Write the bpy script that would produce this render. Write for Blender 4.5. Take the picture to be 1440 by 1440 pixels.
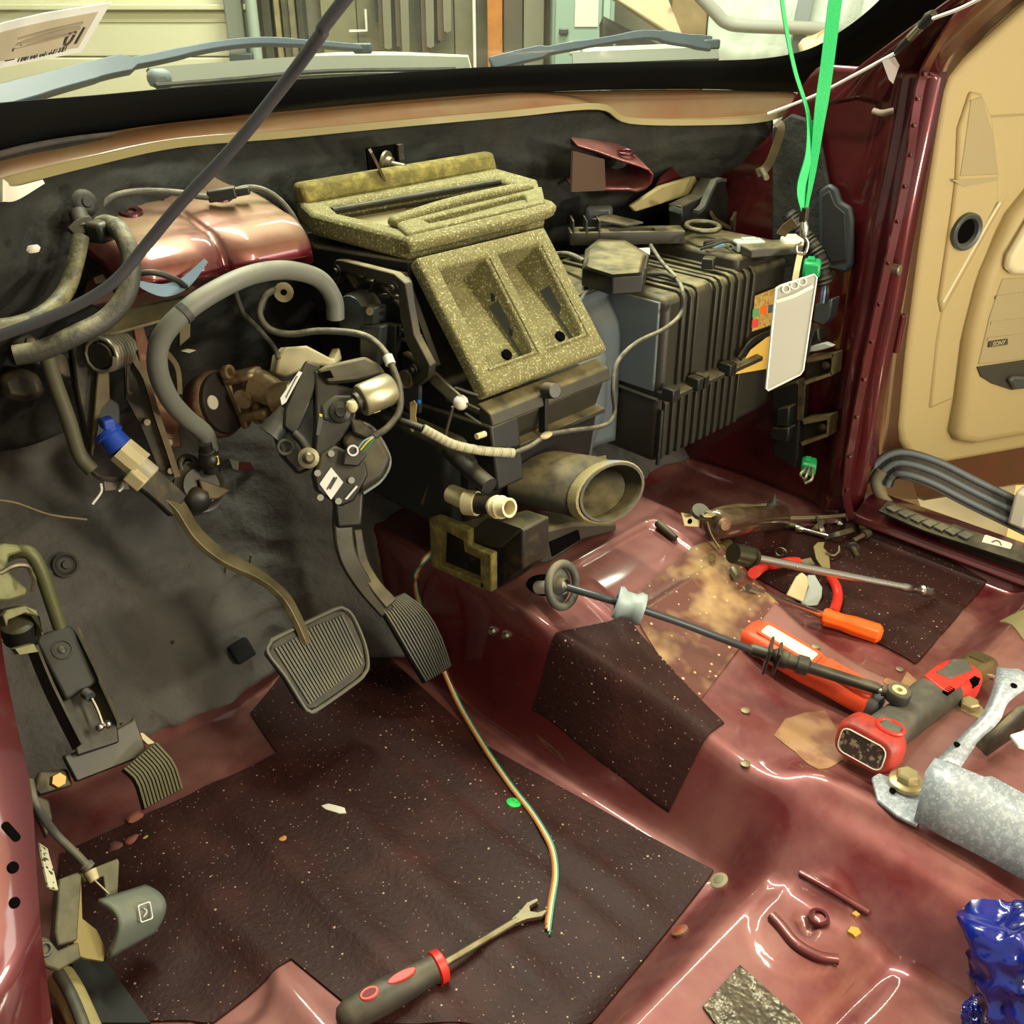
import bpy, bmesh, math, random
from mathutils import Vector, Matrix, noise
random.seed(7)
V = Vector
for o in list(bpy.data.objects): bpy.data.objects.remove(o)
scn = bpy.context.scene
C = scn.collection

# ---------------------------------------------------------------- camera
FPX = 1400.0; CAM = V((0, 0, 0.95)); YAW = math.radians(45); PITCH = math.radians(29)
cd = bpy.data.cameras.new('camera'); co = bpy.data.objects.new('camera', cd); C.objects.link(co)
cd.sensor_width = 36; cd.lens = 36*FPX/1440; cd.clip_start = 0.02; cd.clip_end = 60
co.location = CAM; co.rotation_euler = (math.pi/2-PITCH, 0, -YAW)
scn.camera = co

# ---------------------------------------------------------------- light and exposure
scn.view_settings.view_transform = 'Standard'; scn.view_settings.look = 'None'
scn.view_settings.gamma = 1; scn.view_settings.use_curve_mapping = False
scn.view_settings.exposure = 0.45
w = bpy.data.worlds.new('world'); scn.world = w; w.use_nodes = True
w.node_tree.nodes['Background'].inputs[0].default_value = (1.0, 0.95, 0.76, 1)
w.node_tree.nodes['Background'].inputs[1].default_value = 0.42
def area(name, loc, target, size, power, col=(1, .95, .8), sy=None):
    l = bpy.data.lights.new(name, 'AREA'); l.energy = power; l.color = col; l.size = size
    if sy: l.shape = 'RECTANGLE'; l.size_y = sy
    o = bpy.data.objects.new(name, l); C.objects.link(o); o.location = loc
    o.rotation_euler = (V(target)-V(loc)).to_track_quat('-Z', 'Y').to_euler()
    return o
strip = area('cabin_strip_light', (.80, -.22, 1.15), (.80, .35, .1), .07, 13, (1, .92, .70), .85)
strip.rotation_euler = (math.radians(38), 0, math.radians(-6))
area('passenger_doorway_light', (1.75, -1.0, 1.05), (1.0, .5, .1), .4, 7, (1, .97, .85), .9)
tube = area('garage_tube_light', (1.12, 1.65, 2.05), (1.12, 1.65, 0), .10, 62, (1, .97, .80), 1.7); tube.rotation_euler = (0, 0, 0)
area('headliner_fill_light', (1.35, -1.0, .45), (1.15, -.4, 1.24), .25, 26, (1, .91, .70), .25)  # added unseen lamp, aimed up to bounce fill and reflections off the headliner
area('garage_wall_light', (2.6, 1.9, 2.6), (3.2, 3.0, .9), 1.4, 90, (.95, 1, .84), .3)

# ---------------------------------------------------------------- pixel rays of the calibrated camera
_s, _c = math.sin(PITCH), math.cos(PITCH)
def ray(px, py):
    r = px-720; u = 720-py
    fw = FPX*_c+u*_s; up = -FPX*_s+u*_c
    h = math.sqrt(.5)
    return V((h*(fw+r), h*(fw-r), up))
def at(px, py, X=None, Y=None, Z=None, D=None, fn=None, pl=None):
    d = ray(px, py)
    if X is not None: t = (X-CAM.x)/d.x
    elif Y is not None: t = (Y-CAM.y)/d.y
    elif Z is not None: t = (Z-CAM.z)/d.z
    elif D is not None: t = D/d.length
    elif pl is not None: t = (pl[0]-CAM).dot(pl[1])/d.dot(pl[1])
    else:                                   # first crossing of fn(point) from + to -
        a = 0.0002; t = None
        while a < .006:
            if fn(CAM+d*a) <= 0:
                lo, hi = a-.00002, a
                for _ in range(24):
                    m = (lo+hi)/2
                    if fn(CAM+d*m) <= 0: hi = m
                    else: lo = m
                t = hi; break
            a += .00002
        if t is None: t = .0012
    return CAM+d*t

# ---------------------------------------------------------------- materials
MATS = {}
def lin(c): return tuple(((x/255)/12.92 if x/255 <= .04045 else ((x/255+.055)/1.055)**2.4) for x in c)
def pm(name, rgb, rough=.5, metal=0, coat=0, bump=None, var=None, dust=None, speck=None, emit=None, spec=None, alpha=None):
    m = bpy.data.materials.new(name); m.use_nodes = True; MATS[name] = m
    nt = m.node_tree; b = nt.nodes['Principled BSDF']; N = nt.nodes.new; L = nt.links.new
    c = lin(rgb)+(1,)
    b.inputs['Base Color'].default_value = c; b.inputs['Roughness'].default_value = rough
    b.inputs['Metallic'].default_value = metal; b.inputs['Coat Weight'].default_value = coat
    b.inputs['Coat Roughness'].default_value = .08
    if spec is not None: b.inputs['Specular IOR Level'].default_value = spec
    tc = N('ShaderNodeTexCoord'); out = None
    def nz(scale, detail=3, rough_=.6):
        n = N('ShaderNodeTexNoise'); n.inputs['Scale'].default_value = scale; n.inputs['Detail'].default_value = detail
        n.inputs['Roughness'].default_value = rough_; L(tc.outputs['Object'], n.inputs['Vector']); return n.outputs['Fac']
    def ramp(fac, a, b_):
        r = N('ShaderNodeMapRange'); r.inputs[1].default_value = a; r.inputs[2].default_value = b_; L(fac, r.inputs[0]); return r.outputs[0]
    def mix(fac, c1, c2):
        x = N('ShaderNodeMix'); x.data_type = 'RGBA'; L(fac, x.inputs[0])
        if isinstance(c1, tuple): x.inputs[6].default_value = c1
        else: L(c1, x.inputs[6])
        x.inputs[7].default_value = c2; return x.outputs[2]
    cur = c
    if var:                                  # (scale, rgb2, lo, hi)
        cur = mix(ramp(nz(var[0]), var[2], var[3]), cur, lin(var[1])+(1,)); out = cur
    if dust:                                 # (rgb, amount, noise scale): settled dust lies on faces that look up
        g = N('ShaderNodeNewGeometry'); sp = N('ShaderNodeSeparateXYZ'); L(g.outputs['Normal'], sp.inputs[0])
        a = ramp(sp.outputs[2], .15, .95)
        mu = N('ShaderNodeMath'); mu.operation = 'MULTIPLY'; L(a, mu.inputs[0]); L(ramp(nz(dust[2], 5), .3, .62), mu.inputs[1])
        m2 = N('ShaderNodeMath'); m2.operation = 'MULTIPLY'; L(mu.outputs[0], m2.inputs[0]); m2.inputs[1].default_value = dust[1]
        cur = mix(m2.outputs[0], cur, lin(dust[0])+(1,)); out = cur
        rr = N('ShaderNodeMapRange'); rr.inputs[3].default_value = rough; rr.inputs[4].default_value = max(rough, .75); L(m2.outputs[0], rr.inputs[0]); L(rr.outputs[0], b.inputs['Roughness'])
    if speck:                                # list of (scale, rgb, threshold): voronoi flecks of dirt
        for sc, col, th in speck:
            vo = N('ShaderNodeTexVoronoi'); vo.inputs['Scale'].default_value = sc; L(tc.outputs['Object'], vo.inputs['Vector'])
            lt = N('ShaderNodeMath'); lt.operation = 'LESS_THAN'; L(vo.outputs['Distance'], lt.inputs[0])
            # only some cells carry a fleck
            se = N('ShaderNodeSeparateColor'); L(vo.outputs['Color'], se.inputs[0])
            ml = N('ShaderNodeMath'); ml.operation = 'MULTIPLY'; L(se.outputs[0], ml.inputs[0]); ml.inputs[1].default_value = th
            L(ml.outputs[0], lt.inputs[1])
            cur = mix(lt.outputs[0], cur, lin(col)+(1,)); out = cur
    if out is not None: L(out, b.inputs['Base Color'])
    if bump:                                 # (scale, strength, distance)
        bu = N('ShaderNodeBump'); bu.inputs['Strength'].default_value = bump[1]; bu.inputs['Distance'].default_value = bump[2] if len(bump) > 2 else .002
        L(nz(bump[0], 4), bu.inputs['Height']); L(bu.outputs[0], b.inputs['Normal'])
    if emit: b.inputs['Emission Color'].default_value = lin(emit[0])+(1,); b.inputs['Emission Strength'].default_value = emit[1]
    if alpha is not None: b.inputs['Alpha'].default_value = alpha
    return m
DUST = (150, 138, 100)
PAINT = pm('maroon_paint', (98, 26, 34), .38, .5, .9, var=(9, (112, 36, 40), .4, .7), dust=((164, 120, 110), .66, 6))  # pinkish up-facing tone: dust, plus headliner reflection put into the colour
PAINTB = pm('maroon_paint_tan_tops', (100, 18, 32), .30, .5, 1.0, dust=((150, 132, 96), .85, 5))  # tan tops: dust and headliner reflection painted as one colour
PAINTD = pm('maroon_paint_clean', (84, 20, 26), .36, .5, .9, var=(14, (70, 18, 22), .4, .7))
PADM = pm('tar_pad', (44, 21, 18), .55, 0, 0, spec=.22, bump=(150, .35, .003), var=(8, (64, 34, 30), .5, .75), speck=[(85, (170, 142, 124), .13), (170, (140, 112, 98), .17)])
PADT = pm('tar_pad_worn', (96, 56, 46), .4, 0, .5, bump=(60, .35, .004), var=(11, (160, 130, 88), .5, .66), speck=[(90, (190, 165, 120), .2)])
BLK = pm('black_plastic', (25, 26, 25), .42, 0, 0, bump=(300, .06, .001), dust=(DUST, .35, 16))
BLKD = pm('black_plastic_dusty', (42, 40, 32), .5, 0, 0, bump=(300, .08, .001), dust=((146, 134, 94), .8, 20))
GREYP = pm('slate_plastic', (58, 64, 66), .4, 0, 0, dust=(DUST, .35, 10))
RUB = pm('black_rubber', (24, 24, 25), .6, 0, 0, dust=(DUST, .3, 25))
RUBG = pm('grey_rubber', (72, 74, 70), .55, 0, 0, dust=(DUST, .5, 20))
HOSE = pm('grey_hose', (104, 106, 98), .5, 0, 0, dust=((160, 152, 120), .5, 20))
FOAM = pm('olive_foam', (110, 104, 64), .95, 0, 0, bump=(520, .8, .003), var=(340, (196, 192, 150), .54, .68), dust=((158, 150, 104), .4, 60))
FOAMD = pm('olive_foam_worn', (108, 99, 50), .95, 0, 0, bump=(420, .7, .003), var=(60, (150, 138, 70), .45, .7))
STEEL = pm('bright_steel', (198, 196, 186), .25, 1)
STEELD = pm('dusty_steel', (132, 126, 106), .45, .8, 0, var=(40, (96, 82, 62), .45, .7), dust=(DUST, .5, 30))
GALV = pm('galvanised_steel', (150, 158, 166), .5, .35, 0, var=(160, (176, 184, 190), .48, .6), bump=(160, .12, .001), speck=[(320, (192, 198, 202), .35)])
DARKM = pm('dark_metal', (44, 42, 36), .5, .4, 0, var=(40, (84, 72, 52), .5, .75), dust=(DUST, .4, 30))
BROWNM = pm('dusty_brown_metal', (96, 84, 58), .6, .3, 0, var=(30, (70, 58, 40), .4, .7))
ALU = pm('cast_aluminium', (182, 160, 122), .45, .7, 0, var=(60, (140, 112, 78), .45, .7))
RUST = pm('rusty_steel', (104, 66, 46), .6, .4, 0, var=(50, (140, 118, 88), .5, .7))
MATF = pm('insulation_mat', (74, 72, 69), .8, 0, 0, bump=(26, .6, .012), var=(7, (92, 89, 84), .4, .7))
MATU = pm('insulation_mat_black', (27, 28, 25), .8, 0, 0, bump=(16, .5, .02), var=(9, (46, 46, 38), .45, .75))
WHT = pm('white_plastic', (216, 212, 196), .45)
CREAM = pm('cream_plastic', (196, 184, 142), .5, dust=(DUST, .4, 40))
LBL = pm('white_label', (214, 214, 208), .5)
INK = pm('label_ink', (70, 70, 72), .6)
BLUEP = pm('blue_plastic', (28, 66, 168), .45)
LBLUE = pm('pale_blue_plastic', (130, 168, 190), .5)
GREENP = pm('green_plastic', (18, 122, 66), .4)
GREENW = pm('green_webbing', (22, 176, 96), .55, bump=(600, .4, .001))
GREEND = pm('green_disc', (40, 196, 84), .5)
REDP = pm('red_plastic', (206, 46, 34), .42)
REDD = pm('worn_red_plastic', (168, 52, 40), .5, var=(40, (110, 40, 34), .5, .75))
ORANGE = pm('orange_plastic', (244, 96, 20), .38)
ORRED = pm('orange_red_plastic', (228, 78, 38), .45, var=(30, (196, 64, 34), .5, .8))
GREYR = pm('charcoal_overmould', (72, 70, 62), .65, var=(40, (92, 86, 72), .45, .7))
YEL = pm('yellow_plastic', (214, 188, 60), .5)
BEIGE = pm('beige_door_plastic', (172, 154, 108), .6, bump=(500, .06, .001))
BEIGEL = pm('beige_leather', (206, 196, 160), .5, bump=(260, .2, .001))
BEIGED = pm('beige_grille', (158, 144, 106), .75, bump=(900, .5, .001))
HEADL = pm('beige_headliner', (206, 188, 148), .9)
TAN = pm('tan_board', (206, 172, 108), .8)
WHTW = pm('white_wire', (224, 224, 216), .4)
TAPE = pm('wire_tape', (58, 58, 52), .55, bump=(200, .5, .002), dust=((170, 162, 128), .7, 60))
WIRE4 = [pm('wire_green', (34, 128, 92), .4), pm('wire_white', (206, 208, 196), .4), pm('wire_yellow', (206, 168, 84), .4), pm('wire_brown', (150, 96, 60), .4)]

# ---------------------------------------------------------------- mesh helpers
def frame(o, x, y):
    x = V(x).normalized(); y = V(y); y = (y-x*y.dot(x)).normalized(); z = x.cross(y)
    M = Matrix.Identity(4)
    for i in range(3): M[i][0] = x[i]; M[i][1] = y[i]; M[i][2] = z[i]; M[i][3] = V(o)[i]
    return M
def perp(a):
    a = V(a).normalized(); b = V((0, 0, 1)) if abs(a.z) < .9 else V((1, 0, 0))
    u = a.cross(b).normalized(); return u, a.cross(u).normalized()
def spline(pts, n=6):
    pts = [V(p) for p in pts]
    if len(pts) < 3 or n <= 1: return pts
    q = [pts[0]*2-pts[1]]+pts+[pts[-1]*2-pts[-2]]; out = []
    for i in range(1, len(q)-2):
        p0, p1, p2, p3 = q[i-1], q[i], q[i+1], q[i+2]
        for k in range(n):
            t = k/n
            out.append(.5*((2*p1)+(p2-p0)*t+(2*p0-5*p1+4*p2-p3)*t*t+(3*p1-p0-3*p2+p3)*t**3))
    out.append(pts[-1]); return out
class G:
    def __init__(s, M=None): s.b = bmesh.new(); s.M = M or Matrix.Identity(4)
    def v(s, p): return s.b.verts.new(s.M @ V(p))
    def f(s, vs):
        try: return s.b.faces.new(vs)
        except ValueError: return None
    def rings(s, rr, cap=True, closed=True, loop=False):
        R = [[s.v(p) for p in r] for r in rr]; n = len(R[0])
        m = len(R)
        for i in range(m if loop else m-1):
            A, B = R[i], R[(i+1) % m]
            for k in range(n if closed else n-1):
                s.f([A[k], A[(k+1) % n], B[(k+1) % n], B[k]])
        if cap and closed and not loop:
            s.f(R[0][::-1]); s.f(R[-1])
        return s
    def box(s, c, size, rz=0):
        x, y, z = (q/2 for q in size); c = V(c); Rm = Matrix.Rotation(rz, 3, 'Z')
        r = [[c+Rm @ V((a*x, b*y, k*z)) for a, b in ((-1, -1), (1, -1), (1, 1), (-1, 1))] for k in (-1, 1)]
        return s.rings(r)
    def hexa(s, lo, hi): return s.rings([lo, hi])
    def cyl(s, p0, p1, r0, r1=None, n=16, cap=True):
        r1 = r0 if r1 is None else r1; p0, p1 = V(p0), V(p1); u, w_ = perp(p1-p0)
        cs = [(math.cos(2*math.pi*k/n), math.sin(2*math.pi*k/n)) for k in range(n)]
        return s.rings([[p+(u*a+w_*b)*r for a, b in cs] for p, r in ((p0, r0), (p1, r1))], cap)
    def lathe(s, p0, axis, prof, n=20, cap=True):
        p0 = V(p0); a = V(axis).normalized(); u, w_ = perp(a)
        cs = [(math.cos(2*math.pi*k/n), math.sin(2*math.pi*k/n)) for k in range(n)]
        return s.rings([[p0+a*h+(u*x+w_*y)*r for x, y in cs] for h, r in prof], cap)
    def tube(s, pts, r, n=8, sub=6, cap=True, sx=1.0):
        P = spline(pts, sub); m = len(P); rr = []
        t0 = (P[1]-P[0]).normalized(); u, w_ = perp(t0)
        for i, p in enumerate(P):
            t = (P[min(i+1, m-1)]-P[max(i-1, 0)]).normalized()
            u = (u-t*u.dot(t)).normalized(); w_ = t.cross(u)
            rad = r if not callable(r) else r(i/(m-1))
            rr.append([p+(u*math.cos(2*math.pi*k/n)*sx+w_*math.sin(2*math.pi*k/n))*rad for k in range(n)])
        return s.rings(rr, cap)
    def strap(s, pts, w_, th, nrm, sub=6):
        P = spline(pts, sub); m = len(P); rr = []; N = None if callable(nrm) else V(nrm)
        for i, p in enumerate(P):
            t = (P[min(i+1, m-1)]-P[max(i-1, 0)]).normalized()
            nn = N if not callable(nrm) else nrm(i/(m-1))
            nn = (nn-t*nn.dot(t)).normalized(); sd = t.cross(nn)
            W = w_ if not callable(w_) else w_(i/(m-1))
            rr.append([p+sd*a*W/2+nn*b*th/2 for a, b in ((-1, -1), (1, -1), (1, 1), (-1, 1))])
        return s.rings(rr)
    def prism(s, pts, h0, h1):                # polygon in local xy, extruded along local z
        return s.rings([[(x, y, h) for x, y in pts] for h in (h0, h1)])
    def slab(s, pts3, n, th):                 # polygon of 3D points, extruded along n
        n = V(n).normalized()*th; return s.rings([[V(p) for p in pts3], [V(p)+n for p in pts3]])
    def ball(s, c, r, n=12, sc=(1, 1, 1)):
        c = V(c); rr = []
        for i in range(1, n//2):
            a = math.pi*i/(n//2)
            rr.append([c+V((r*sc[0]*math.sin(a)*math.cos(2*math.pi*k/n), r*sc[1]*math.sin(a)*math.sin(2*math.pi*k/n), -r*sc[2]*math.cos(a))) for k in range(n)])
        return s.rings(rr)
    def torus(s, c, ax, R, r, n=24, m=8, sx=1):
        c = V(c); a = V(ax).normalized(); u, w_ = perp(a); rr = []
        for k in range(n):
            th = 2*math.pi*k/n; d = u*math.cos(th)*sx+w_*math.sin(th)
            rr.append([c+d*R+(d*math.cos(2*math.pi*j/m)+a*math.sin(2*math.pi*j/m))*r for j in range(m)])
        return s.rings(rr, False, True, True)
    def frameplate(s, outer, inner, h0, h1):  # polygon plate with one hole, same vertex count
        return s.rings([[(x, y, h0) for x, y in outer], [(x, y, h1) for x, y in outer], [(x, y, h1) for x, y in inner], [(x, y, h0) for x, y in inner]], False, True, True)
    def grid(s, fn, nu, nv, u0=0, u1=1, v0=0, v1=1):
        g = [[s.v(fn(u0+(u1-u0)*i/nu, v0+(v1-v0)*j/nv)) for j in range(nv+1)] for i in range(nu+1)]
        for i in range(nu):
            for j in range(nv): s.f([g[i][j], g[i+1][j], g[i+1][j+1], g[i][j+1]])
        return s
def rrect(w_, h_, r, n=4, cx=0, cy=0):
    out = []
    for sx, sy, a0 in ((1, 1, 0), (-1, 1, 90), (-1, -1, 180), (1, -1, 270)):
        for k in range(n+1):
            a = math.radians(a0+90*k/n); out.append((cx+sx*(w_/2-r)+r*math.cos(a), cy+sy*(h_/2-r)+r*math.sin(a)))
    return out
def ngon(r, n=16, cx=0, cy=0, sx=1): return [(cx+sx*r*math.cos(2*math.pi*k/n), cy+r*math.sin(2*math.pi*k/n)) for k in range(n)]
def link(name, g, m, parent=None, bevel=0, ang=50, thick=0, seg=2, sub=0, toff=-1):
    me = bpy.data.meshes.new(name); bmesh.ops.recalc_face_normals(g.b, faces=g.b.faces)
    o = bpy.data.objects.new(name, me)
    if parent is not None:
        off = org(parent)
        for v in g.b.verts: v.co -= off
        o.parent = parent
    else:
        cs = [v.co.copy() for v in g.b.verts]
        base = sum(cs, V())/len(cs); base.z = min(c.z for c in cs)
        if name in KEEP: base = V()
        for v in g.b.verts: v.co -= base
        o.location = base
    g.b.to_mesh(me); g.b.free()
    me.polygons.foreach_set('use_smooth', [True]*len(me.polygons)); me.set_sharp_from_angle(angle=math.radians(ang))
    me.materials.append(m); C.objects.link(o)
    if thick: md = o.modifiers.new('s', 'SOLIDIFY'); md.thickness = thick; md.offset = toff
    if bevel:
        md = o.modifiers.new('b', 'BEVEL'); md.width = bevel; md.segments = seg; md.limit_method = 'ANGLE'; md.angle_limit = math.radians(40)
        md.harden_normals = False
    if sub: md = o.modifiers.new('u', 'SUBSURF'); md.levels = sub; md.render_levels = sub
    return o
KEEP = set()
def org(o):
    p = V()
    while o is not None: p += o.location; o = o.parent
    return p
def tag(o, label=None, cat=None, group=None, kind=None):
    if label: o['label'] = label
    if cat: o['category'] = cat
    if group: o['group'] = group
    if kind: o['kind'] = kind
    return o
def thing(name, label, cat, loc, group=None):
    o = bpy.data.objects.new(name, None); C.objects.link(o); o.location = loc; o.empty_display_size = .03
    return tag(o, label, cat, group)
def struct(name, g, m, **k):
    o = link(name, g, m, **k); o['kind'] = 'structure'; return o
def one(name, g, m, label, cat, group=None, **k): return tag(link(name, g, m, **k), label, cat, group)
def sm(a, b, x): t = min(1, max(0, (x-a)/(b-a))); return t*t*(3-2*t)
def lerp(a, b, t): return a+(b-a)*t
def text(name, body, M, size, mat, parent, mirror=False):
    cu = bpy.data.curves.new(name, 'FONT'); cu.body = body; cu.size = size; cu.align_x = 'CENTER'; cu.align_y = 'CENTER'; cu.extrude = .0002
    t = bpy.data.objects.new(name+'_tmp', cu); C.objects.link(t)
    dg = bpy.context.evaluated_depsgraph_get(); me = bpy.data.meshes.new_from_object(t.evaluated_get(dg))
    bpy.data.objects.remove(t); bpy.data.curves.remove(cu)
    off = org(parent)
    if mirror: me.transform(Matrix.Scale(-1, 4, (1, 0, 0)))
    me.transform(Matrix.Translation(-off) @ M)
    o = bpy.data.objects.new(name, me); me.materials.clear(); me.materials.append(mat); o.parent = parent; C.objects.link(o); return o
# ================================================================ THE SETTING
# ---- floor pan: one pressed sheet as a height field
def rampf(a, b, x, k):
    t = min(1, max(0, (x-a)/(b-a)))
    if t < k: return t*t/(2*k)/(1-k)
    if t < 1-k: return (t-k/2)/(1-k)
    return 1-(1-t)**2/(2*k)/(1-k)
def fz(X, Y):
    z = 0.045*sm(.41, .34, Y)                                     # step up to the seat platform
    z += .9*max(0, Y-1.07)**1.0*sm(1.07, 1.16, Y)                 # toe board slope
    # tunnel
    top = lerp(.105, .20, sm(.42, .80, Y))
    le = lerp(.845, .785, sm(.5, .74, Y)); re = lerp(1.10, 1.14, sm(.5, .8, Y))
    tl = rampf(.742, le, X, .25); tr = sm(1.215, re, X)
    z = lerp(z, max(top, z), min(tl, tr))
    # raised panel in front of the shifter hole, recessed centre
    if X > .84 and Y > .60:
        e = min(sm(.86, .875, X), sm(1.13, 1.11, X), sm(.645, .66, Y), sm(.80, .785, Y)); z += .004*e
        e = min(sm(.895, .905, X), sm(1.09, 1.075, X), sm(.665, .675, Y), sm(.79, .78, Y)); z -= .007*e
    # ribs pressed along the driver floor and the passenger floor
    fl = sm(.40, .46, Y)*sm(1.02, .9, Y)
    for xc, wd, a in ((.31, .022, .006), (.405, .016, .006), (.50, .018, .006), (.60, .015, .005), (.655, .014, .006), (1.30, .016, .005), (1.40, .016, .005), (1.50, .016, .005)):
        z += a*math.exp(-((X-xc)/wd)**2)*fl
    # ridge along the tunnel edge behind the step
    z += .018*math.exp(-((X-(.865+.12*(.36-Y)))/.022)**2)*sm(.42, .35, Y)*sm(.05, .2, Y)
    # seat platform pressings round the bolt hole
    r = math.hypot((X-.725)/1.25, Y-.285)
    z += .0035*sm(.052, .046, r)
    z -= .010*sm(.0095, .0075, math.hypot(X-.728, Y-.283))
    z -= .008*math.exp(-((Y-(.215-.10*(X-.6)))/.014)**2)*sm(.8, .7, X)*sm(.34, .4, X)
    # driver rear corner oval pressing
    z -= .005*sm(.05, .044, math.hypot((X-.265)/1.0, (Y-.70)/1.25))
    # sills
    z += .10*sm(.13, .08, X) + .035*sm(1.60, 1.635, X)*sm(.74, .70, Y)+.12*sm(1.63, 1.66, X)*sm(.70, .76, Y)
    return z
def onf(px, py, h=0): return at(px, py, fn=lambda p: p.z-fz(p.x, p.y)-h)
KEEP |= {'floor'}
g = G(); g.grid(lambda u, v: (u, v, fz(u, v)), 260, 230, .06, 1.70, -.25, 1.18)
floor = struct('floor', g, PAINT, ang=180)

def drape(poly_px, h, n=26):
    """a thin pad cut to a pixel outline and laid on the floor pan"""
    pts = [onf(*p) for p in poly_px]; return drape_xy([(p.x, p.y) for p in pts], h, n)
def drape_xy(xy, h, n=26, zf=None):
    zf = zf or fz
    b = bmesh.new()
    f = b.faces.new([b.verts.new((x, y, 0)) for x, y in xy])
    xs = [p[0] for p in xy]; ys = [p[1] for p in xy]
    for k in range(1, n):
        for ax, a, e in (((1, 0, 0), min(xs), max(xs)), ((0, 1, 0), min(ys), max(ys))):
            c = a+(e-a)*k/n
            bmesh.ops.bisect_plane(b, geom=b.verts[:]+b.edges[:]+b.faces[:], plane_co=(c if ax[0] else 0, c if ax[1] else 0, 0), plane_no=ax)
    ed = [e for e in b.edges if e.is_boundary]
    r = bmesh.ops.extrude_edge_only(b, edges=ed); lo = {v for v in r['geom'] if isinstance(v, bmesh.types.BMVert)}
    for v in b.verts: v.co.z = zf(v.co.x, v.co.y)+(-.001 if v in lo else h)
    g = G(); g.b.free(); g.b = b; return g
def pad(px, h, m, label=None, n=30):
    o = link('deadening_pad', drape(px, h, n), m, floor, ang=60)
    if label: o['label'] = label
    return o
pad([(505, 893), (392, 955), (352, 1005), (390, 1060), (85, 1203), (70, 1330), (130, 1440), (300, 1440), (410, 1350), (520, 1440), (832, 1440), (1003, 1225), (680, 1048), (552, 930)], .003, PADM, 'large dark tar pad flecked with white grit on the driver floor', 44)
pad([(760, 965), (790, 890), (880, 868), (1018, 1018), (940, 1143), (880, 1098), (748, 1000)], .003, PADM, 'dark tar pad over the tunnel side', 30)
pad([(878, 850), (972, 772), (1108, 855), (1130, 878), (985, 985), (930, 930)], .003, PADT, 'worn shiny brown tar pad on the tunnel top', 30)
pad([(1005, 752), (1195, 722), (1387, 818), (1287, 935), (1130, 850), (1060, 812)], .003, PADM, 'dark tar pad on the passenger floor', 34)
resid = pm('tan_residue', (158, 122, 86), .45, 0, .5, var=(30, (138, 96, 74), .45, .6))
for q in ([(1088, 1035), (1104, 1012), (1132, 1003), (1160, 1000), (1182, 1036), (1232, 1058), (1222, 1082), (1184, 1070), (1150, 1082), (1118, 1058)], [(1242, 960), (1275, 945), (1300, 962), (1272, 978)]):
    o = link('glue_residue', drape(q, .0012, 12), resid, floor); o['label'] = 'tan glue residue on the tunnel'
# foil patch, small grey patches
foil = pm('crinkled_foil_pad', (104, 98, 84), .38, .6, 0, bump=(16, 1.0, .03))
o = link('foil_patch', drape([(1040, 1360), (988, 1418), (1030, 1475), (1130, 1445)], .004, 10), foil, floor); o['label'] = 'crinkled grey foil patch on the seat platform'
o = link('sealer_patch', drape([(1205, 760), (1232, 746), (1278, 766), (1250, 782)], .002, 6), GREYP, floor); o['label'] = 'grey sealer patch on the passenger floor'
o = link('sealer_patch', drape([(1405, 875), (1440, 858), (1470, 885), (1440, 902)], .002, 6), pm('olive_patch', (120, 112, 74), .7), floor)

# ---- front wall: toe board mat, bulkhead mat
def Yc(X): return 1.285-.60*(X-.95)**2
ztop = lambda u: .730+.050*sm(1.0, .40, u)
def fire(u, z):      # u = X, z = height -> bulkhead surface
    Y = Yc(u)*1.0
    Yt = 1.085+z*.62-.13*sm(.60, .80, u)*sm(.45, .25, z)*sm(1.5, 1.3, u)
    Y = min(Yt, lerp(1.30, Yc(u)+.015, sm(.42, .7, z)))
    n = noise.noise(V((u*5, z*5, 1.3)))*.020+noise.noise(V((u*11+z*6, z*16, 4)))*.010
    f1 = 1-abs(noise.noise(V((u*9+z*10, z*13-u*5, 6)))); f2 = 1-abs(noise.noise(V((u*16-z*9, z*22+u*6, 9))))
    n -= .016*max(0, f1-.80)*5*.5+.006*max(0, f2-.82)*5*.5
    k = sm(.0, .07, ztop(u)-z)
    return Y+n*k+.012*(1-k)
KEEP |= {'wall_front', 'ceiling'}
g = G(); g.grid(lambda u, v: (u, fire(u, lerp(.018, ztop(u), v)), lerp(.018, ztop(u), v)), 210, 110, .06, 1.66)
wall_front = struct('wall_front', g, MATF, ang=180, thick=-.01)
wf = lambda p: fire(p.x, p.z)-p.y
# black upper bulkhead mat as its own layer
g = G(); g.grid(lambda u, v: (u, fire(u, lerp(.40, ztop(u)-.006, v))-.012*sm(1, .85, v)+.006*noise.noise(V((u*9, v*4, 7)))*sm(1, .8, v), lerp(.40, ztop(u)-.006, v)), 170, 50, .08, 1.645)
o = link('insulation_sheet', g, MATU, wall_front, ang=180, thick=.006); o['label'] = 'black upper bulkhead insulation sheet'

# plugs and studs seen on the toe board mat
for px, py, r in ((92, 795, .017),):
    p = at(px, py, fn=wf); n_ = V((0, -.85, .52)); o = link('mat_plug', G().lathe(p, n_, [(0, r), (.003, r), (.004, r*.8), (.002, r*.7), (.002, r*.35), (.006, r*.3), (.006, 0)], 20, False), RUB, wall_front)
for px, py, h_ in ((351, 792, .016), (316, 805, .014), (242, 905, .006)):
    p = at(px, py, fn=wf); link('mat_stud', G().cyl(p, p+V((.002, -.004, h_)), .0016, n=6), STEELD, wall_front)
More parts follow.
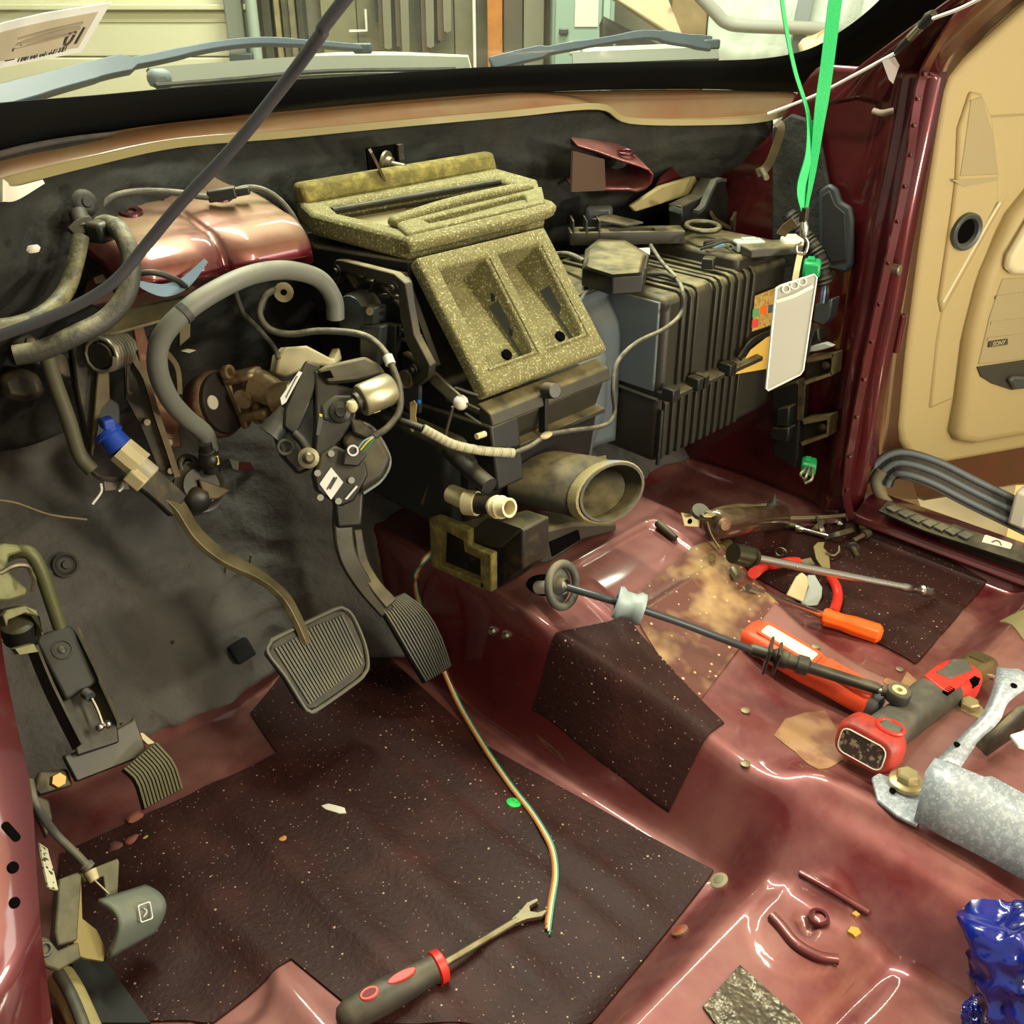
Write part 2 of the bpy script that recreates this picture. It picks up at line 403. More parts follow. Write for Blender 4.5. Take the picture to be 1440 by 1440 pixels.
# ---- cowl rail under the windscreen
def cowl(px, py, off=0): return at(px, py, fn=lambda p: Yc(p.x)+off-p.y)
topE = [(-60, 230), (0, 213), (120, 193), (250, 172), (400, 155), (560, 140), (720, 131), (860, 127), (1000, 126), (1110, 130)]
botE = [(-60, 272), (0, 256), (120, 226), (250, 199), (400, 187), (560, 172), (720, 158), (840, 148), (885, 168), (1000, 170), (1075, 165), (1125, 148)]
A = spline([cowl(*p, .055) for p in topE], 6); B = spline([cowl(*p, .0) for p in botE], 6)
def samp(L, t):
    x = t*(len(L)-1); i = min(int(x), len(L)-2); return L[i].lerp(L[i+1], x-i)
def cowlpt(u, v):
    a, b = samp(A, u), samp(B, u); p = a.lerp(b, v)
    p.z += .010*math.sin(v*math.pi)*1.0 - (.006 if .35 < v < .5 else 0)
    return p
g = G(); g.grid(cowlpt, 90, 12)
cowl_m = pm('tan_cowl_paint', (138, 112, 80), .3, .35, .7, var=(6, (134, 92, 62), .4, .7))  # tan holds both dust and the headliner reflection, put into the paint
trim = struct('trim_1', g, cowl_m, thick=.004, ang=60)
g = G(); g.strap([p+V((0, -.001, -.002)) for p in B], .010, .003, (0, -1, .2), 1); link('pinch_lip', g, pm('cowl_lip', (136, 124, 84), .45, .2, .2), trim)
# torn white fibre at the left end
o = link('torn_fibre', G().strap([cowl(2, 268, -.01), cowl(20, 272, -.012), cowl(60, 256, -.01)], lambda t: .018*(1-t)+.004, .003, (0, -1, .3)), WHT, trim)

# ---- windscreen glass with black frit band
GL = bpy.data.materials.new('windscreen_glass'); GL.use_nodes = True
nt = GL.node_tree; nt.nodes.clear(); N = nt.nodes.new
mo = N('ShaderNodeOutputMaterial'); tr = N('ShaderNodeBsdfTransparent'); tr.inputs[0].default_value = (.90, .96, .90, 1)
gs = N('ShaderNodeBsdfGlossy'); gs.inputs['Roughness'].default_value = .03; df = N('ShaderNodeBsdfDiffuse'); df.inputs[0].default_value = (.6, .72, .66, 1)
mx = N('ShaderNodeMixShader'); mx2 = N('ShaderNodeMixShader')
tcn = N('ShaderNodeTexCoord'); nn = N('ShaderNodeTexNoise'); nn.inputs['Scale'].default_value = 3; nn.inputs['Detail'].default_value = 6
mr = N('ShaderNodeMapRange'); mr.inputs[1].default_value = .45; mr.inputs[2].default_value = .75; mr.inputs[3].default_value = .02; mr.inputs[4].default_value = .12
l = nt.links.new
l(tcn.outputs['Object'], nn.inputs['Vector']); l(nn.outputs[0], mr.inputs[0]); l(mr.outputs[0], mx2.inputs[0])
l(tr.outputs[0], mx2.inputs[1]); l(df.outputs[0], mx2.inputs[2]); mx.inputs[0].default_value = .05; l(mx2.outputs[0], mx.inputs[1]); l(gs.outputs[0], mx.inputs[2]); l(mx.outputs[0], mo.inputs[0])
def glassY(X, Z): return Yc(X)+.085-(Z-.74)*1.15-.12*max(0, X-1.35)**1.0*0
def gl(px, py): return at(px, py, fn=lambda p: glassY(p.x, p.z)-p.y)
g = G(); g.grid(lambda u, v: (u, glassY(u, v), v), 40, 16, .10, 1.70, .735, 1.16)
win = struct('window_1', g, GL, ang=180); KEEP |= {'window_1'}
FRIT = pm('black_frit', (8, 10, 12), .7, spec=.15)
fu = [(-60, 152), (0, 142), (130, 132), (300, 117), (480, 106), (660, 94), (840, 87), (1000, 84), (1080, 80), (1140, 66), (1190, 36), (1228, 5), (1260, -30)]
fl_ = [(-60, 228), (0, 208), (130, 190), (300, 166), (480, 150), (660, 133), (840, 125), (1000, 124), (1090, 128), (1166, 122), (1242, 80), (1324, 24), (1366, -14)]
A2 = spline([gl(*p) for p in fu], 6); B2 = spline([gl(*p) for p in fl_], 6)
g = G(); g.grid(lambda u, v: samp(A2, u).lerp(samp(B2, u), v)+V((0, -.003, -.001)), 80, 3)
link('frit_band', g, FRIT, win, thick=.001)

# ---- passenger side: kick panel wall, hinge pillar, A pillar
def wr(px, py): return at(px, py, X=1.625)
g = G()
# side wall panel (faces the driver) with a soft swell
def wrp(u, v):
    Y = u; Z = lerp(.02, lerp(.80, .66, sm(.90, 1.02, u)), v)
    X = 1.632+.010*noise.noise(V((Y*6, Z*5, 2)))-.018*math.exp(-((Y-.765)/.02)**2)
    X += .022*math.exp(-((Y-.70)/.012)**2)
    return (X-.055*sm(.56, .50, Z)*sm(.80, .76, Y)*sm(.38, .46, Z)*0, Y, Z)
g.grid(wrp, 60, 70, .705, 1.34, 0, 1)
wall_right = struct('wall_right', g, PAINTD, ang=180, thick=-.004)
# hinge pillar jamb between the pinch weld and the door
PDj = (V((1.80, .735, .4)), V((-.37, -.93, 0)).normalized())
jl = [(1400, -30), (1345, 30), (1306, 92), (1290, 160), (1280, 230), (1264, 310), (1242, 410), (1223, 500), (1205, 590), (1192, 680), (1200, 735)]
jr = [(1480, -30), (1400, 30), (1352, 92), (1334, 150), (1322, 220), (1306, 310), (1294, 410), (1284, 500), (1278, 590), (1275, 650), (1300, 735)]
rr = []
for (a, b), (c, d) in zip(jl, jr):
    p = at(a, b, Y=.705 if b > 100 else .705-.0006*(100-b)); q = at(c, d, pl=PDj); w_ = q-p
    rr.append([p, p+w_*.16+V((.0, .020, 0)), p+w_*.34+V((0, .022, 0)), p+w_*.44+V((0, .004, 0)), p+w_*.60+V((0, .004, 0)), p+w_*.68+V((0, .018, 0)), q])
g = G(); g.rings([list(r) for r in zip(*[spline([q[i] for q in rr], 4) for i in range(7)])], False, False)
hpl = struct('trim_3', g, PAINTD, thick=.003, ang=60)
# pinch weld flange with spot welds
fp = [at(px, py, Y=.70 if py > 100 else .70-.0006*(100-py)) for px, py in ((1385, -20), (1335, 40), (1300, 100), (1287, 160), (1278, 230), (1262, 310), (1240, 410), (1221, 500), (1203, 590), (1190, 680), (1196, 730))]
g = G(); g.strap(fp, .015, .004, (-.45, -1, 0), 5)
fl2 = link('pinch_flange', g, PAINTD, wall_right)
g = G()
for i in range(3, 16):
    p = samp(spline(fp, 5), i/17+.03); g.box(p+V((-.002, -.003, 0)), (.009, .004, .006))
link('weld_notch', g, PAINTD, fl2, bevel=.001)
# A pillar
def ap(px, py, X): return at(px, py, X=X)
rr = []
for (l_, r_), X in zip((((1150, 150), (1302, 150)), ((1200, 100), (1318, 100)), ((1262, 52), (1362, 52)), ((1330, 2), (1420, 0)), ((1420, -60), (1500, -60))), (1.62, 1.60, 1.57, 1.53, 1.47)):
    a = at(*l_, X=X); b = at(*r_, X=X+.045); m_ = a.lerp(b, .35)+V((-.02, -.015, .015)); m2 = a.lerp(b, .7)+V((-.004, .012, 0))
    rr.append([a, m_, m2, b])
g = G(); P4 = [spline([r[i] for r in rr], 6) for i in range(4)]
g.rings([[P4[i][k] for i in range(4)] for k in range(len(P4[0]))], False, False)
ap_o = link('a_pillar', g, PAINTD, wall_right, thick=.004, ang=60); ap_o['label'] = 'maroon windscreen pillar'
# ---- passenger sill
g = G(); pr = [(1.60, .030), (1.63, .055), (1.66, .062), (1.70, .055), (1.72, .0), (1.72, -.12)]
g.rings([[V((x, y, z)) for x, z in pr] for y in (-.25, .1, .4, .60, .70)], False, False)
struct('trim_2', g, PAINTD, thick=.004, bevel=.004)

# ---- driver side: hinge pillar with slots, sill
prs = [(-30, 700), (-6, 830), (6, 930), (24, 1020), (44, 1112), (52, 1230), (60, 1330), (76, 1450)]
g = G(); rr = []
for px, py in prs:
    p = at(px, py, Y=.64-.12*sm(900, 1450, py)); rr.append([p+V((-.10, -.045, -.01)), p+V((-.03, -.018, 0)), p+V((-.008, -.006, 0)), p, p+V((-.004, .03, 0)), p+V((-.05, .06, 0))])
PC_ = [spline([q[i] for q in rr], 5) for i in range(6)]
g.rings([list(r) for r in zip(*PC_)], False, False)
wall_left = struct('wall_left', g, PAINTD, thick=.004, ang=50)
DK = pm('dark_hole', (6, 5, 5), .95, spec=.05)
for px, py, w_, h_ in ((24, 1197, .0055, .016), (34, 1230, .0075, .0075), (44, 1293, .007, .007)):
    def prow(p):
        d = p-CAM; h = math.sqrt(.5); fw = h*(d.x+d.y); return 720-FPX*(fw*_s+d.z*_c)/(fw*_c-d.z*_s)
    k = min(range(len(PC_[1])), key=lambda i: abs(prow(PC_[1][i])-py)); a_, b_ = PC_[1][k], PC_[2][k]; c_ = a_.lerp(b_, .45)
    up_ = (PC_[1][min(k+1, len(PC_[1])-1)]-PC_[1][k-1]); g = G(frame(c_, b_-a_, -up_)); g.prism(rrect(w_, h_, w_*.45), -.0012, .0012); link('slot', g, DK, wall_left)
# kick panel wall behind the pillar, covering the driver side
g = G(); g.grid(lambda u, v: (.085+.01*noise.noise(V((u*8, v*8, 3))), u, v), 24, 24, .58, 1.20, .02, .76)
o = link('kick_panel', g, MATU, wall_left, thick=.004, ang=180); o['label'] = 'black insulated driver kick panel'

# ---- headliner above the cabin
g = G(); g.grid(lambda u, v: (u, v, 1.24-.05*((u-.93)/.7)**2), 10, 10, .12, 1.74, -1.7, .62)
struct('ceiling', g, HEADL, thick=-.02, ang=180)
# seat-back bulkhead behind the camera closes the cabin
g = G(); g.grid(lambda u, v: (u, -1.7, v), 4, 4, .1, 1.76, 0, 1.2); struct('wall_back', g, HEADL, thick=.02)
# ================================================================ HEATER BOX
def plate_holes(us, vs, holes, fn):
    """grid plate with missing cells; fn maps (u, v) to a point"""
    g = G(); vv = {}
    def vert(i, j):
        if (i, j) not in vv: vv[i, j] = g.v(fn(us[i], vs[j]))
        return vv[i, j]
    for i in range(len(us)-1):
        for j in range(len(vs)-1):
            if (i, j) not in holes: g.f([vert(i, j), vert(i+1, j), vert(i+1, j+1), vert(i, j+1)])
    return g
hb = thing('heater_box', 'dusty black heater box with olive foam vent collars on the tunnel', 'heater box', (.92, 1.0, .2))
def xprof(prof, x0, x1): return G().rings([[V((x, y, z)) for y, z in prof] for x in (x0, x1)])
# centre case
link('case', xprof([(1.04, .59), (.93, .44), (.858, .44), (.852, .432), (.868, .395), (.872, .375), (.885, .300), (.93, .27), (1.21, .27), (1.22, .60)], .808, 1.032), BLK, hb, bevel=.003)
# dusty ledge under the vents
dl = link('front_ledge', xprof([(.866, .455), (.842, .447), (.838, .430), (.862, .424)], .803, 1.036), BLKD, hb, bevel=.002)
link('front_panel', xprof([(.862, .428), (.846, .426), (.858, .388), (.872, .380)], .815, 1.03), BLKD, hb, bevel=.002)
link('lower_lip', xprof([(.872, .388), (.846, .384), (.846, .377), (.872, .372)], .812, 1.036), BLKD, hb, bevel=.001)
p = at(768, 549, Y=.838); g = G().cyl(p, p+V((-.004, -.02, .006)), .011, .010, 14); link('sensor_knob', g, BLK, hb, bevel=.001)
g = G().box(p+V((.0, .004, -.035)), (.007, .012, .055)); link('knob_strap', g, BLK, hb, bevel=.001)
# foam vent face with two openings
TL = V((.803, .984, .613)); BL = V((.803, .858, .463)); TRx = .236
def fface(u, v, d=0):
    n = V((0, -.766, .643)); return TL.lerp(BL, v)+V((TRx*u, 0, 0))+n*d
us = [0, .11, .46, .555, .885, 1.0]; vs = [0, .115, .83, 1.0]
g = plate_holes(us, vs, {(1, 1), (3, 1)}, lambda u, v: fface(u, v, .002))
ff = link('vent_face_foam', g, FOAM, hb, thick=.022, bevel=.004, toff=0); ff['label'] = 'glittering olive foam collar with two vent openings'
for u0, u1 in ((.11, .46), (.555, .885)):
    g = G()   # pocket walls and floor
    c = lambda u, v, d: fface(u, v, d)
    top = [c(u0, .115, .002), c(u1, .115, .002), c(u1, .83, .002), c(u0, .83, .002)]
    bot = [c(u0+.015, .14, -.036), c(u1-.05, .14, -.036), c(u1-.02, .81, -.014), c(u0+.04, .81, -.014)]
    g.rings([top, bot], False); g.f([g.v(q) for q in bot])
    po = link('vent_pocket', g, FOAM, hb, bevel=.002)
    q = c(u0+.25, .765, -.0155); link('drain_hole', G().cyl(q, q+V((0, -.003, .003)), .0075, n=12), DK, po)
    g = G(); g.slab([c(u1-.008, .40, -.003), c(u1-.004, .82, -.003), c(u1-.018, .80, -.011), c(u1-.03, .40, -.020)], (1, 0, 0), .001); link('vent_liner', g, GREYP, po)
    if u0 < .2:
        for vv_ in (.36, .63):
            q = c(u1-.012, vv_, -.008); link('clip_tab', G().box(q, (.003, .006, .012)), BLK, po, bevel=.001)
# raised seam lines round the openings
g = G()
for u0, u1 in ((.09, .48), (.54, .905)):
    pts = [fface(u0, .85, .0135), fface(u1, .85, .0135), fface(u1, .13, .0135)]
    g.tube(pts, .0016, 6, 1)
link('foam_seam', g, FOAM, ff)
# foam top collar (defrost outlet)
to = [(.770, 1.150), (.796, 1.225), (1.158, 1.205), (1.176, 1.120), (1.072, 1.005), (.812, 1.000)]
ti = [(.808, 1.140), (.818, 1.178), (1.128, 1.160), (1.138, 1.118), (1.098, 1.078), (.850, 1.058)]
zt = lambda x, y: .640+.02*sm(1.05, 1.2, y)
g = G(); g.rings([[V((x, y, zt(x, y)-.03)) for x, y in to], [V((x, y, zt(x, y))) for x, y in to], [V((x, y, zt(x, y)-.004)) for x, y in ti], [V((x, y, zt(x, y)-.035)) for x, y in ti]], False, True, True)
tf = link('top_collar_foam', g, FOAM, hb, bevel=.006); tf['label'] = 'olive foam collar round the defrost outlet'
g = G(); g.rings([[V((x, y, z)) for y, z in ((1.19, .655), (1.20, .682), (1.222, .682), (1.226, .65))] for x in (.792, 1.160)]); link('rear_foam_bar', g, FOAMD, tf, bevel=.006)
fo = [(.812, 1.000), (.842, 1.062), (1.115, 1.088), (1.150, 1.085), (1.072, 1.004)]
fi = [(.868, 1.020), (.876, 1.046), (1.085, 1.066), (1.088, 1.060), (1.052, 1.020)]
g = G(); g.rings([[V((x, y, z)) for x, y in q] for q, z in ((fo, .632), (fo, .6465), (fi, .6465), (fi, .628))], False, True, True); link('front_foam_plate', g, FOAM, tf, bevel=.005)
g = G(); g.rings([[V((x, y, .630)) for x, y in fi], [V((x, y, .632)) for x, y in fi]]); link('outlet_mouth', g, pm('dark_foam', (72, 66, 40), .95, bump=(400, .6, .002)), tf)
link('front_lip_foam', G().strap([V((.806, .997, .632)), V((.93, .993, .634)), V((1.066, 1.000, .634)), V((1.10, 1.03, .634))], .020, .016, (0, -.5, .86), 5), FOAM, tf, bevel=.005)
link('divider_foam', G().strap([V((.835, 1.062, .645)), V((.95, 1.076, .650)), V((1.07, 1.084, .650)), V((1.13, 1.09, .646))], .018, .014, (0, -.2, .98), 5), FOAM, tf, bevel=.005)
# duct interior: blend doors
g = G(); g.rings([[V((x, y, .56)) for x, y in ti], [V((x, y, .636)) for x, y in ti]], False); link('duct_wall', g, GREYP, hb)
tanp = pm('tan_plastic', (150, 138, 96), .55)
for x0, x1 in ((.812, .948), (.951, 1.126)):
    g = G(); g.slab([V((x0, 1.176, .632)), V((x1, 1.170, .632)), V((x1, 1.09, .60)), V((x0, 1.09, .60))], (0, .3, -1), .004); link('blend_door', g, tanp, hb, bevel=.001)
link('duct_rail', G().tube([V((.82, 1.172, .646)), V((1.128, 1.156, .646))], .005, 8, 1), BLK, hb)
link('duct_body', G().rings([[V((x, y, z)) for x, y in to] for z in (.52, .61)]), BLK, hb, bevel=.003)

# ---- driver side lever plate (faces the driver)
PX = .782
lv = lambda px, py, d=0: at(px, py, X=PX-d)
out = [(478, 372), (482, 363), (492, 364), (564, 382), (580, 396), (585, 430), (592, 468), (614, 510), (612, 527), (596, 541), (588, 534), (600, 518), (580, 478), (572, 440), (570, 408), (560, 398), (490, 378), (484, 398), (478, 400)]
g = G().slab([lv(*q) for q in out], (-1, 0, 0), .012); lp = link('lever_plate', g, BLKD, hb, bevel=.0015); lp['label'] = 'black ribbed lever plate on the driver side'
back = [(480, 370), (565, 385), (612, 515), (590, 540), (560, 560), (520, 545), (500, 470), (482, 420)]
link('plate_backing', G().slab([lv(q[0], q[1], -.012) for q in back], (1, 0, 0), .01), BLK, hb)
g = G()
for a, b in (((486, 380), (528, 398)), ((500, 412), (520, 382)), ((522, 410), (535, 385)), ((536, 415), (572, 420)), ((490, 385), (515, 425)), ((530, 394), (572, 402)), ((540, 400), (566, 430)), ((566, 464), (590, 474)), ((567, 476), (594, 486)), ((568, 450), (582, 453)), ((568, 440), (580, 442)), ((570, 496), (600, 516)), ((575, 520), (592, 535))):
    g.strap([lv(*a), lv(*b)], .010, .003, (0, 0, 1), 1)
link('plate_rib', g, BLKD, lp)
for px, py, r in ((485, 378, .009), (565, 402, .010), (592, 517, .009)):
    q = lv(px, py); g = G().cyl(q+V((.01, 0, 0)), q+V((-.014, 0, 0)), r, r*.85, 14); g.cyl(q+V((-.013, 0, 0)), q+V((-.018, 0, 0)), r*.45, n=10); link('plate_boss', g, BLK, lp)
# mode actuator: round cam + motor body
q = lv(512, 440); act = link('mode_actuator', G().lathe(q, (-1, -.15, .1), [(-.01, .030), (.018, .030), (.026, .026), (.028, .012)], 24), GREYP, hb); act['label'] = 'round grey mode actuator'
link('actuator_screw', G().cyl(lv(520, 438, .026), lv(520, 438, .032), .005, n=10), STEELD, act)
g = G(); g.slab([lv(528, 425, .0), lv(544, 428, .0), lv(544, 452, .0), lv(530, 452, .0)], (-1, 0, 0), .022); link('actuator_neck', g, GREYP, act, bevel=.002)
g = G(); g.slab([lv(526, 452), lv(556, 452), lv(552, 500), (lv(546, 512)), lv(526, 498)], (-1, 0, 0), .026); link('actuator_motor', g, GREYP, act, bevel=.004)
g = G(); g.slab([lv(550, 452), lv(566, 455), lv(566, 520), (lv(548, 515))], (-1, 0, 0), .012); link('actuator_mount', g, BLK, act, bevel=.002)
# lower round boss, bracket foot, steel lever arm with link rod
q = lv(578, 532); link('pivot_cup', G().lathe(q, (-1, -.2, .2), [(0, .013), (.012, .013), (.014, .011), (.010, .009), (.009, .0)], 18, False), STEELD, hb)
g = G().slab([lv(560, 552), lv(594, 538), lv(594, 580), lv(580, 578)], (-1, 0, 0), .006); link('foot_bracket', g, GREYP, hb, bevel=.001)
a, b = lv(606, 528, -.01), lv(648, 566, -.005)
arm = link('lever_arm', G().strap([a, b], .017, .006, (-1, -.2, .3), 1), STEELD, hb, bevel=.002)
link('lever_tip', G().ball(b, .010, 12), WHT, arm)
link('link_rod', G().tube([at(637, 572, X=.778), at(618, 640, X=.775), at(594, 708, X=.77)], .0022, 6, 3), STEELD, hb)
g = G()
for k in range(3):
    g.tube([lv(640+7*k, 545+18*k, -.004), lv(672+2*k, 556+20*k, -.012)], .0016, 5, 1)
link('side_ribs', g, GREYP, hb)
# lower side case under lever plate, facing the driver
g = G().slab([at(560, 560, X=.80), at(690, 600, X=.80), at(700, 690, X=.80), at(640, 700, X=.80), at(560, 640, X=.80)], (1, 0, 0), .05); link('side_case', g, BLK, hb, bevel=.003)

# ---- lower case
link('lower_case', xprof([(.875, .385), (.862, .372), (.872, .30), (.885, .262), (1.18, .262), (1.18, .385)], .79, 1.04), BLK, hb, bevel=.006)
link('side_shell', G().rings([[V((x, y, z)) for x, y in ((.77, .90), (.82, .868), (.82, 1.15), (.77, 1.15))] for z in (.262, .40)]), BLK, hb, bevel=.01)
# oval floor duct outlet, tilted to the rear passenger side
oc = at(862, 692, Y=.75); ax = V((.30, -.80, .35)).normalized(); M = frame(oc, V((.99, -.10, .02)), V((.03, .33, .94)))
def oval(k, r, hh): return [M @ V((r*.060*math.cos(t), r*.038*math.sin(t), hh)) for t in [2*math.pi*i/28 for i in range(28)]]
zs = (M.to_3x3() @ V((0, 0, 1))); sg = 1 if zs.y < 0 else -1
g = G(); g.rings([oval(0, 1.04, -.03*sg), oval(0, 1.03, -.004*sg), oval(0, 1.0, .0), oval(0, .92, 0), oval(0, .84, -.075*sg)], False)
du = link('floor_duct', g, BLKD, hb); du['label'] = 'oval air duct outlet'
link('duct_rim', G().rings([oval(0, 1.07, -.022*sg), oval(0, 1.07, -.004*sg), oval(0, 1.02, -.002*sg), oval(0, 1.02, -.022*sg)], False, True, True), pm('foam_rim', (150, 140, 96), .9, var=(20, (130, 140, 150), .55, .6), bump=(400, .6, .002)), du)
bk = [at(px, py, Y=.86) for px, py in ((760, 690), (770, 672), (850, 640), (862, 655), (850, 700), (775, 715))]
fr_ = oval(0, 1.03, -.026*sg)
# neck from the case to the oval
R0 = [samp([bk[0], bk[1], bk[2], bk[3], bk[4], bk[5], bk[0]], i/28) for i in range(28)]
c0 = sum(R0, V())/28
def ang_(p, c, M): q = M.inverted() @ p; return math.atan2(q.y, q.x)
R0 = [M @ V((.066*math.cos(t), .036*math.sin(t), 0))+V((-.03, .10, -.005)) for t in [2*math.pi*i/28 for i in range(28)]]
R1 = [M @ V((.063*math.cos(t), .038*math.sin(t), 0))+V((-.012, .045, -.002)) for t in [2*math.pi*i/28 for i in range(28)]]
link('duct_neck', G().rings([R0, R1, fr_], False), BLKD, du)
link('duct_flange', G().strap([at(765, 685, Y=.84), at(800, 660, Y=.84), at(852, 648, Y=.84)], .016, .006, (0, -1, .6), 2), BLKD, du, bevel=.001)
link('duct_floor', G().rings([oval(0, .86, -.074*sg), oval(0, .6, -.076*sg)], True), BLK, du)
# grey transition duct to the blower case
def tr_(u, v):
    X = lerp(1.035, 1.241, u); a = sm(.1, .8, u)
    Y0 = lerp(.925, .99, a); Z = lerp(.50, .22, v)
    Y = Y0+.05*math.exp(-((v-.10)/.12)**2)*(1-.4*u)-.035*math.exp(-((u-.42)/.22)**2)*sm(.12, .32, v)+.05*sm(.55, .95, v)*(1-u)
    return (X, Y, Z)
g = G(); g.grid(tr_, 24, 24); link('transition_duct', g, pm('satin_slate_plastic', (92, 102, 108), .32, dust=(DUST, .3, 10)), hb, ang=180, thick=.004)
link('transition_top', G().slab([V((1.03, .985, .492)), V((1.24, 1.0, .492)), V((1.24, 1.2, .492)), V((1.03, 1.2, .492))], (0, 0, 1), .006), BLKD, hb, bevel=.002)
# tailpiece bracket under the case, foam edged duct to the driver floor
fb = lambda px, py, d=0: at(px, py, X=.772-d)
ol = [(612, 725), (622, 722), (668, 742), (668, 762), (700, 775), (700, 828), (684, 822), (684, 782), (662, 772), (660, 756), (630, 740), (628, 790), (690, 815), (690, 826), (615, 792)]
flr = link('floor_duct_foam', G().slab([fb(*q) for q in ol], (-1, 0, 0), .012), FOAMD, hb, bevel=.002); flr['label'] = 'foam edged opening of the driver floor duct'
link('floor_duct_body', G().slab([fb(*q, -.012) for q in ((612, 725), (668, 742), (705, 735), (735, 745), (735, 800), (700, 828), (615, 792))], (1, 0, 0), .05), DARKM, hb, bevel=.003)
link('duct_cheek', G().slab([fb(*q, -.002) for q in ((670, 745), (690, 730), (735, 745), (705, 770), (690, 770), (668, 762))], (-.5, 0, .5), .006), BLKD, hb)
# second floor outlet bracket under the oval duct
b2 = lambda px, py: at(px, py, Y=.80)
g = G().slab([b2(*q) for q in ((752, 748), (805, 736), (868, 735), (868, 748), (820, 760), (775, 792), (760, 795), (750, 775))], (0, 1, 0), .05); ob = link('rear_outlet', g, BLKD, hb, bevel=.005)
link('rear_outlet_mouth', G().slab([b2(*q) for q in ((772, 762), (812, 745), (815, 758), (776, 782))], (0, -1, 0), .002), DK, ob)
# drain elbow: cream connectors with black sleeve
p0, p1, p2, p3 = at(634, 694, X=.765), at(662, 706, X=.765), at(690, 712, X=.765), at(716, 714, X=.765)
dr = link('heater_pipe', G().cyl(p0, p1, .0125, .0135, 14), CREAM, hb); dr['label'] = 'cream heater pipe stubs'
link('pipe_collar', G().cyl(p1-V((.006, -.004, 0)), p1+(p2-p1)*.35, .0165, .0165, 16), CREAM, dr, bevel=.001)
link('pipe_sleeve', G().cyl(p1+(p2-p1)*.3, p2, .0145, .010, 16), RUB, dr)
dd = (p3-p2).normalized(); q = p2+dd*.006
link('pipe_end', G().lathe(q, dd, [(0, .013), (.006, .015), (.008, .0125), (.013, .0125), (.015, .015), (.018, .0125), (.030, .0125), (.030, .0095), (.012, .009)], 20, False), pm('ivory_plastic', (226, 214, 170), .45), dr)
link('vent_hose', G().tube([at(622, 620, X=.79), at(650, 650, X=.775), at(688, 684, X=.77)], .012, 12), RUB, hb)

# ---- blower / evaporator case
ev = thing('blower_case', 'dusty black ribbed blower case beside the passenger kick panel', 'blower case', (1.42, 1.0, .19))
body = [(1.247, .905), (1.605, .905), (1.605, 1.19), (1.247, 1.19)]
link('case', G().rings([[V((x+(.0 if z > .3 else .0), y, z)) for x, y in rr_] for z, rr_ in ((.20, body), (.487, body))]), BLKD, ev, bevel=.012, seg=3)
link('side_panel', G().box((1.2445, 1.04, .405), (.006, .25, .15)), MATS['satin_slate_plastic'], ev, bevel=.002)
link('upper_step', G().box((1.52, 1.02, .50), (.15, .22, .03)), BLKD, ev, bevel=.008)
def X_at(px, py): return at(px, py, Y=.90).x
def rib(x, w_, z0, z1, top, d=.007):
    pr_ = [(.907, z0), (.905-d, z0+.003), (.905-d, z1-.006), (.912, z1+.004)]
    if top: pr_ = [(.907, z0), (.905-d, z0), (.905-d, z1-.008), (.905, z1+.003), (.915, z1+.006), (1.16, z1+.006), (1.16, z1-.004), (.93, z1-.004)]
    return xprof(pr_, x-w_/2, x+w_/2)
for px in (962, 972, 1006, 1014, 1026, 1036, 1047, 1056):
    link('rib', rib(X_at(px, 430), .0085, .335, .487, True), BLKD, ev, bevel=.0015)
link('wide_rib', rib(X_at(990, 430), .038, .335, .487, True, .005), BLKD, ev, bevel=.002)
for i in range(11): link('rib', rib(1.262+i*.0215, .010, .205, .315, False), BLKD, ev, bevel=.0015)
g = xprof([(.91, .318), (.882, .320), (.882, .328), (.91, .332)], 1.245, 1.52); fl3 = link('flange', g, BLKD, ev, bevel=.001)
for px, py in ((942, 560), (978, 535), (985, 525), (1024, 505)):
    q = at(px, py, Y=.885); link('flange_clip', G().box((q.x, .884, .334), (.020, .024, .022)), BLK, fl3, bevel=.002)
link('corner_rail', G().tube([V((1.250, .900, .30)), V((1.250, .90, .20))], .004, 6, 1), BLK, ev)
link('case_seam', G().tube([V((1.243, .905, .318)), V((1.243, 1.0, .320)), V((1.243, 1.1, .322))], .003, 6, 1), GREYP, ev)
# stickers
lab = [(1061, 416), (1092, 404), (1090, 455), (1057, 466)]
sk = lambda px, py, d=.896: at(px, py, Y=d)
woodlab = pm('wood_print', (186, 156, 82), .6, var=(160, (150, 118, 60), .45, .6))
st = link('colour_label', G().slab([sk(*q) for q in lab], (0, -1, 0), .001), woodlab, ev); st['label'] = 'wood patterned sticker with small coloured squares'
for (px, py), rgb in (((1062, 440), (88, 150, 96)), ((1073, 436), (226, 98, 32)), ((1084, 434), (70, 86, 92)), ((1061, 455), (206, 66, 54))):
    link('label_square', G().slab([sk(px-4, py-5), sk(px+5, py-7), sk(px+4, py+5), sk(px-5, py+6)], (0, -1, 0), .0016), pm('sq_%d' % px, rgb, .6), st)
yl = link('yellow_sheet', G().slab([sk(*q) for q in ((1055, 492), (1088, 466), (1080, 518), (1034, 526))], (0, -1, 0), .001), pm('yellow_sticker', (216, 178, 82), .6), ev)
link('dark_strap', G().strap([sk(1040, 505, .888), sk(1058, 480, .888), sk(1092, 464, .888)], .010, .004, (0, -1, 0)), BLK, ev)

